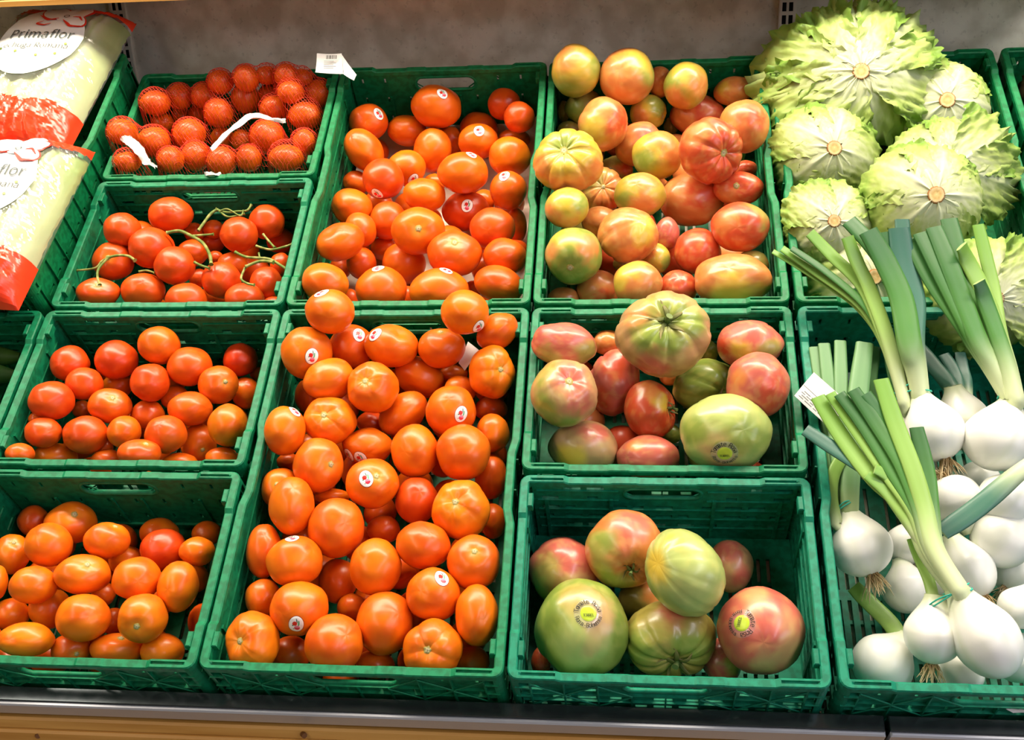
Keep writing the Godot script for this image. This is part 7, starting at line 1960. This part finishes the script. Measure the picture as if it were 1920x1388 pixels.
	["tomatoes in the front beefsteak crate", 4, 0.2675, 0.8043, 0.8977, 49.2, 58.0, 49.2, -33.1, -3.1, 30.8, 0.38, -0.35, -0.6, 0, "w", [[-0.58, 0.48, 0.66, 0.45, "y"], [0.19, 0.71, 0.68, 0.3, "y"]], [], "", "pale green tomato with deep ribs, fourth from left in first row, front beefsteak crate"],
	["tomatoes in the front beefsteak crate", 0, 0.3384, 0.7396, 0.7794, 32.1, 37.4, 32.1, -32.6, -5.8, 4.3, -0.64, -0.85, -0.6, 0, "t", [[-0.17, 0.64, 0.75, 0.68, "p"], [0.5, -0.43, 0.75, 0.51, "p"]], [], "", "pink-green tomato half hidden, fifth from left in first row, front beefsteak crate"],
	["tomatoes in the front beefsteak crate", 2, 0.1315, 0.7222, 0.9105, 60.4, 63.4, 60.4, -36.0, 3.2, -0.4, -0.48, -0.84, -0.6, 0, "g", [[0.19, 0.44, 0.88, 0.54, "t"], [0.1, -0.24, 0.97, 0.67, "w"], [0.44, 0.12, 0.89, 0.36, "t"], [-0.23, 0.6, 0.77, 0.36, "l"]], [[0.15, 0.28, 0.95, 0.39]], "rosa", "green tomato with round lettered label, second from left in second row, front beefsteak crate"],
	["tomatoes in the front beefsteak crate", 3, 0.2492, 0.7035, 0.9028, 58.4, 49.6, 49.6, -36.4, -2.3, 2.8, 0.17, -0.74, 0.65, 2, "l", [[0.11, 0.69, 0.72, 0.46, "p"], [-0.41, 0.33, 0.85, 0.41, "l"], [-0.71, -0.28, 0.65, 0.56, "g"], [0.62, -0.28, 0.73, 0.56, "g"]], [], "", "olive-yellow tomato with dark stem crown, third from left in second row, front beefsteak crate"],
	["tomatoes in the front beefsteak crate", 0, 0.3666, 0.7317, 0.9197, 55.9, 56.9, 55.9, -35.7, -7.8, 6.0, -0.03, 0.16, -0.6, 0, "p", [[-0.07, 0.8, 0.6, 0.38, "t"], [0.64, -0.41, 0.65, 0.53, "t"], [0.11, -0.75, 0.65, 0.43, "t"]], [[-0.42, 0.17, 0.89, -0.5]], "rosa2", "pink-red tomato with round lettered label, fifth from left in second row, front beefsteak crate"],
	["tomatoes in the front beefsteak crate", 0, 0.2161, 0.7109, 0.8257, 37.0, 31.7, 31.7, -34.5, -0.7, 1.7, -0.05, 0.35, -0.6, 0, "l", [[0.43, 0.33, 0.84, 0.59, "o"]], [], "", "olive-yellow tomato half hidden, third from left in first row, front beefsteak crate"],
	["tomatoes in the front beefsteak crate", 0, 0.3192, 0.6632, 0.8950, 26.0, 31.0, 26.0, -37.3, -5.5, 29.9, 0.19, -0.3, -0.6, 0, "p", [[0.39, -0.47, 0.79, 0.49, "g"]], [], "", "pink-red tomato, fourth from left in second row, front beefsteak crate"],
	["tomatoes in the front beefsteak crate", 0, 0.0737, 0.6518, 0.8937, 13.5, 20.8, 13.5, -37.6, 5.8, -1.9, -0.06, -0.76, -0.6, 0, "r", [], [], "", "red tomato half hidden, first from left in second row, front beefsteak crate"],
]
# x, y, z, radius, tone of the tomatoes at the bottom of the piles
var BURIED := [[-0.513,1.057,0.237,0.028,0.4], [-0.696,1.088,0.265,0.033,0.47], [-0.647,1.040,0.269,0.029,0.64], [-0.419,1.030,0.283,0.028,0.43], [-0.482,1.028,0.286,0.028,0.64], [-0.693,1.006,0.323,0.027,0.39], [-0.538,1.001,0.333,0.029,0.54], [-0.468,0.998,0.334,0.026,0.34], [-0.601,0.989,0.347,0.026,0.5], [-0.656,0.984,0.362,0.029,0.35], [-0.560,0.968,0.383,0.026,0.69], [-0.432,0.963,0.394,0.027,0.31], [-0.488,0.958,0.399,0.026,0.69], [-0.687,0.957,0.407,0.029,0.34], [-0.616,0.952,0.409,0.026,0.55], [-0.580,0.901,0.494,0.026,0.43], [-0.678,0.902,0.496,0.027,0.69], [-0.493,0.898,0.503,0.028,0.66], [-0.509,0.861,0.562,0.026,0.4], [-0.453,0.860,0.565,0.027,0.65], [-0.613,0.859,0.568,0.027,0.65], [-0.701,0.836,0.605,0.027,0.52], [-0.410,0.832,0.610,0.026,0.33], [-0.568,0.829,0.624,0.026,0.46], [-0.661,0.808,0.655,0.029,0.54], [-0.558,0.796,0.668,0.025,0.33], [-0.465,0.797,0.669,0.027,0.34], [-0.582,0.747,0.751,0.026,0.57], [-0.680,0.743,0.758,0.026,0.44], [-0.601,0.721,0.795,0.026,0.41], [-0.454,0.715,0.802,0.025,0.41], [-0.672,0.721,0.821,0.031,0.45], [-0.503,0.703,0.839,0.033,0.5], [-0.416,0.681,0.863,0.028,0.6], [-0.592,0.673,0.873,0.026,0.54], [-0.484,0.659,0.897,0.026,0.58], [-0.556,0.649,0.912,0.025,0.3], [-0.702,0.703,0.952,0.027,0.65], [-0.629,0.655,0.924,0.028,0.53], [-0.690,0.645,0.928,0.030,0.37], [-0.411,0.639,0.930,0.025,0.64], [-0.302,1.190,0.014,0.026,0.67], [-0.272,1.154,0.083,0.031,0.65], [-0.114,1.148,0.095,0.031,0.62], [-0.277,1.114,0.143,0.028,0.42], [-0.028,1.114,0.145,0.029,0.5], [-0.219,1.111,0.147,0.027,0.38], [-0.177,1.090,0.187,0.029,0.42], [-0.284,1.084,0.190,0.026,0.34], [-0.068,1.064,0.222,0.026,0.52], [-0.304,1.058,0.233,0.026,0.33], [-0.128,1.065,0.244,0.034,0.39], [-0.011,1.050,0.245,0.025,0.68], [-0.055,1.031,0.287,0.031,0.43], [-0.128,1.019,0.299,0.026,0.56], [-0.240,1.002,0.335,0.030,0.68], [-0.143,0.987,0.351,0.026,0.56], [-0.038,0.987,0.352,0.027,0.58], [-0.187,0.965,0.393,0.029,0.6], [-0.108,0.962,0.393,0.026,0.35], [-0.268,0.966,0.403,0.034,0.61], [-0.055,0.955,0.403,0.025,0.33], [-0.286,0.907,0.494,0.031,0.58], [-0.122,0.902,0.494,0.027,0.49], [-0.199,0.899,0.500,0.027,0.38], [-0.027,0.905,0.513,0.034,0.69], [-0.211,0.911,0.563,0.028,0.35], [-0.269,0.889,0.565,0.032,0.52], [-0.090,0.864,0.571,0.033,0.44], [-0.166,0.853,0.573,0.025,0.64], [-0.260,0.837,0.603,0.027,0.43], [-0.134,0.827,0.616,0.025,0.41], [-0.020,0.828,0.621,0.028,0.67], [-0.300,0.850,0.639,0.026,0.35], [-0.085,0.843,0.661,0.028,0.47], [-0.221,0.817,0.650,0.034,0.63], [-0.289,0.800,0.670,0.029,0.66], [-0.136,0.801,0.671,0.032,0.33], [-0.075,0.794,0.693,0.030,0.49], [-0.183,0.775,0.705,0.026,0.6], [-0.021,0.772,0.708,0.025,0.46], [-0.240,0.770,0.712,0.026,0.39], [-0.104,0.750,0.752,0.029,0.39], [-0.296,0.751,0.755,0.031,0.39], [-0.205,0.754,0.760,0.027,0.66], [-0.045,0.742,0.759,0.025,0.58], [-0.256,0.723,0.794,0.028,0.43], [-0.135,0.739,0.805,0.030,0.59], [-0.044,0.711,0.821,0.031,0.33], [-0.178,0.703,0.825,0.026,0.4], [-0.103,0.705,0.859,0.032,0.53], [-0.285,0.690,0.853,0.030,0.49], [-0.224,0.671,0.878,0.026,0.68], [-0.029,0.680,0.883,0.027,0.38], [-0.169,0.666,0.886,0.026,0.66], [-0.102,0.653,0.907,0.026,0.57], [-0.051,0.643,0.924,0.026,0.59], [-0.205,0.642,0.928,0.027,0.31], [0.179,1.200,0.017,0.036,"r"], [0.278,1.182,0.042,0.034,"o"], [0.371,1.180,0.057,0.039,"l"], [0.109,1.186,0.101,0.037,"o"], [0.309,1.150,0.103,0.037,"o"], [0.235,1.126,0.143,0.035,"o"], [0.372,1.120,0.153,0.037,"r"], [0.205,1.081,0.218,0.038,"r"], [0.106,1.075,0.228,0.037,"l"], [0.162,1.045,0.277,0.037,"r"], [0.364,1.047,0.279,0.040,"o"], [0.277,1.035,0.286,0.033,"r"], [0.104,1.067,0.324,0.035,"l"], [0.345,0.993,0.356,0.033,"l"], [0.241,0.987,0.367,0.034,"r"], [0.179,0.964,0.407,0.035,"r"], [0.109,0.908,0.508,0.038,"r"], [0.369,0.894,0.521,0.033,"l"], [0.233,0.881,0.545,0.035,"o"], [0.123,0.865,0.569,0.034,"o"], [0.378,0.853,0.598,0.033,"o"], [0.184,0.842,0.609,0.034,"r"], [0.315,0.849,0.634,0.036,"l"], [0.373,0.823,0.671,0.033,"r"]]
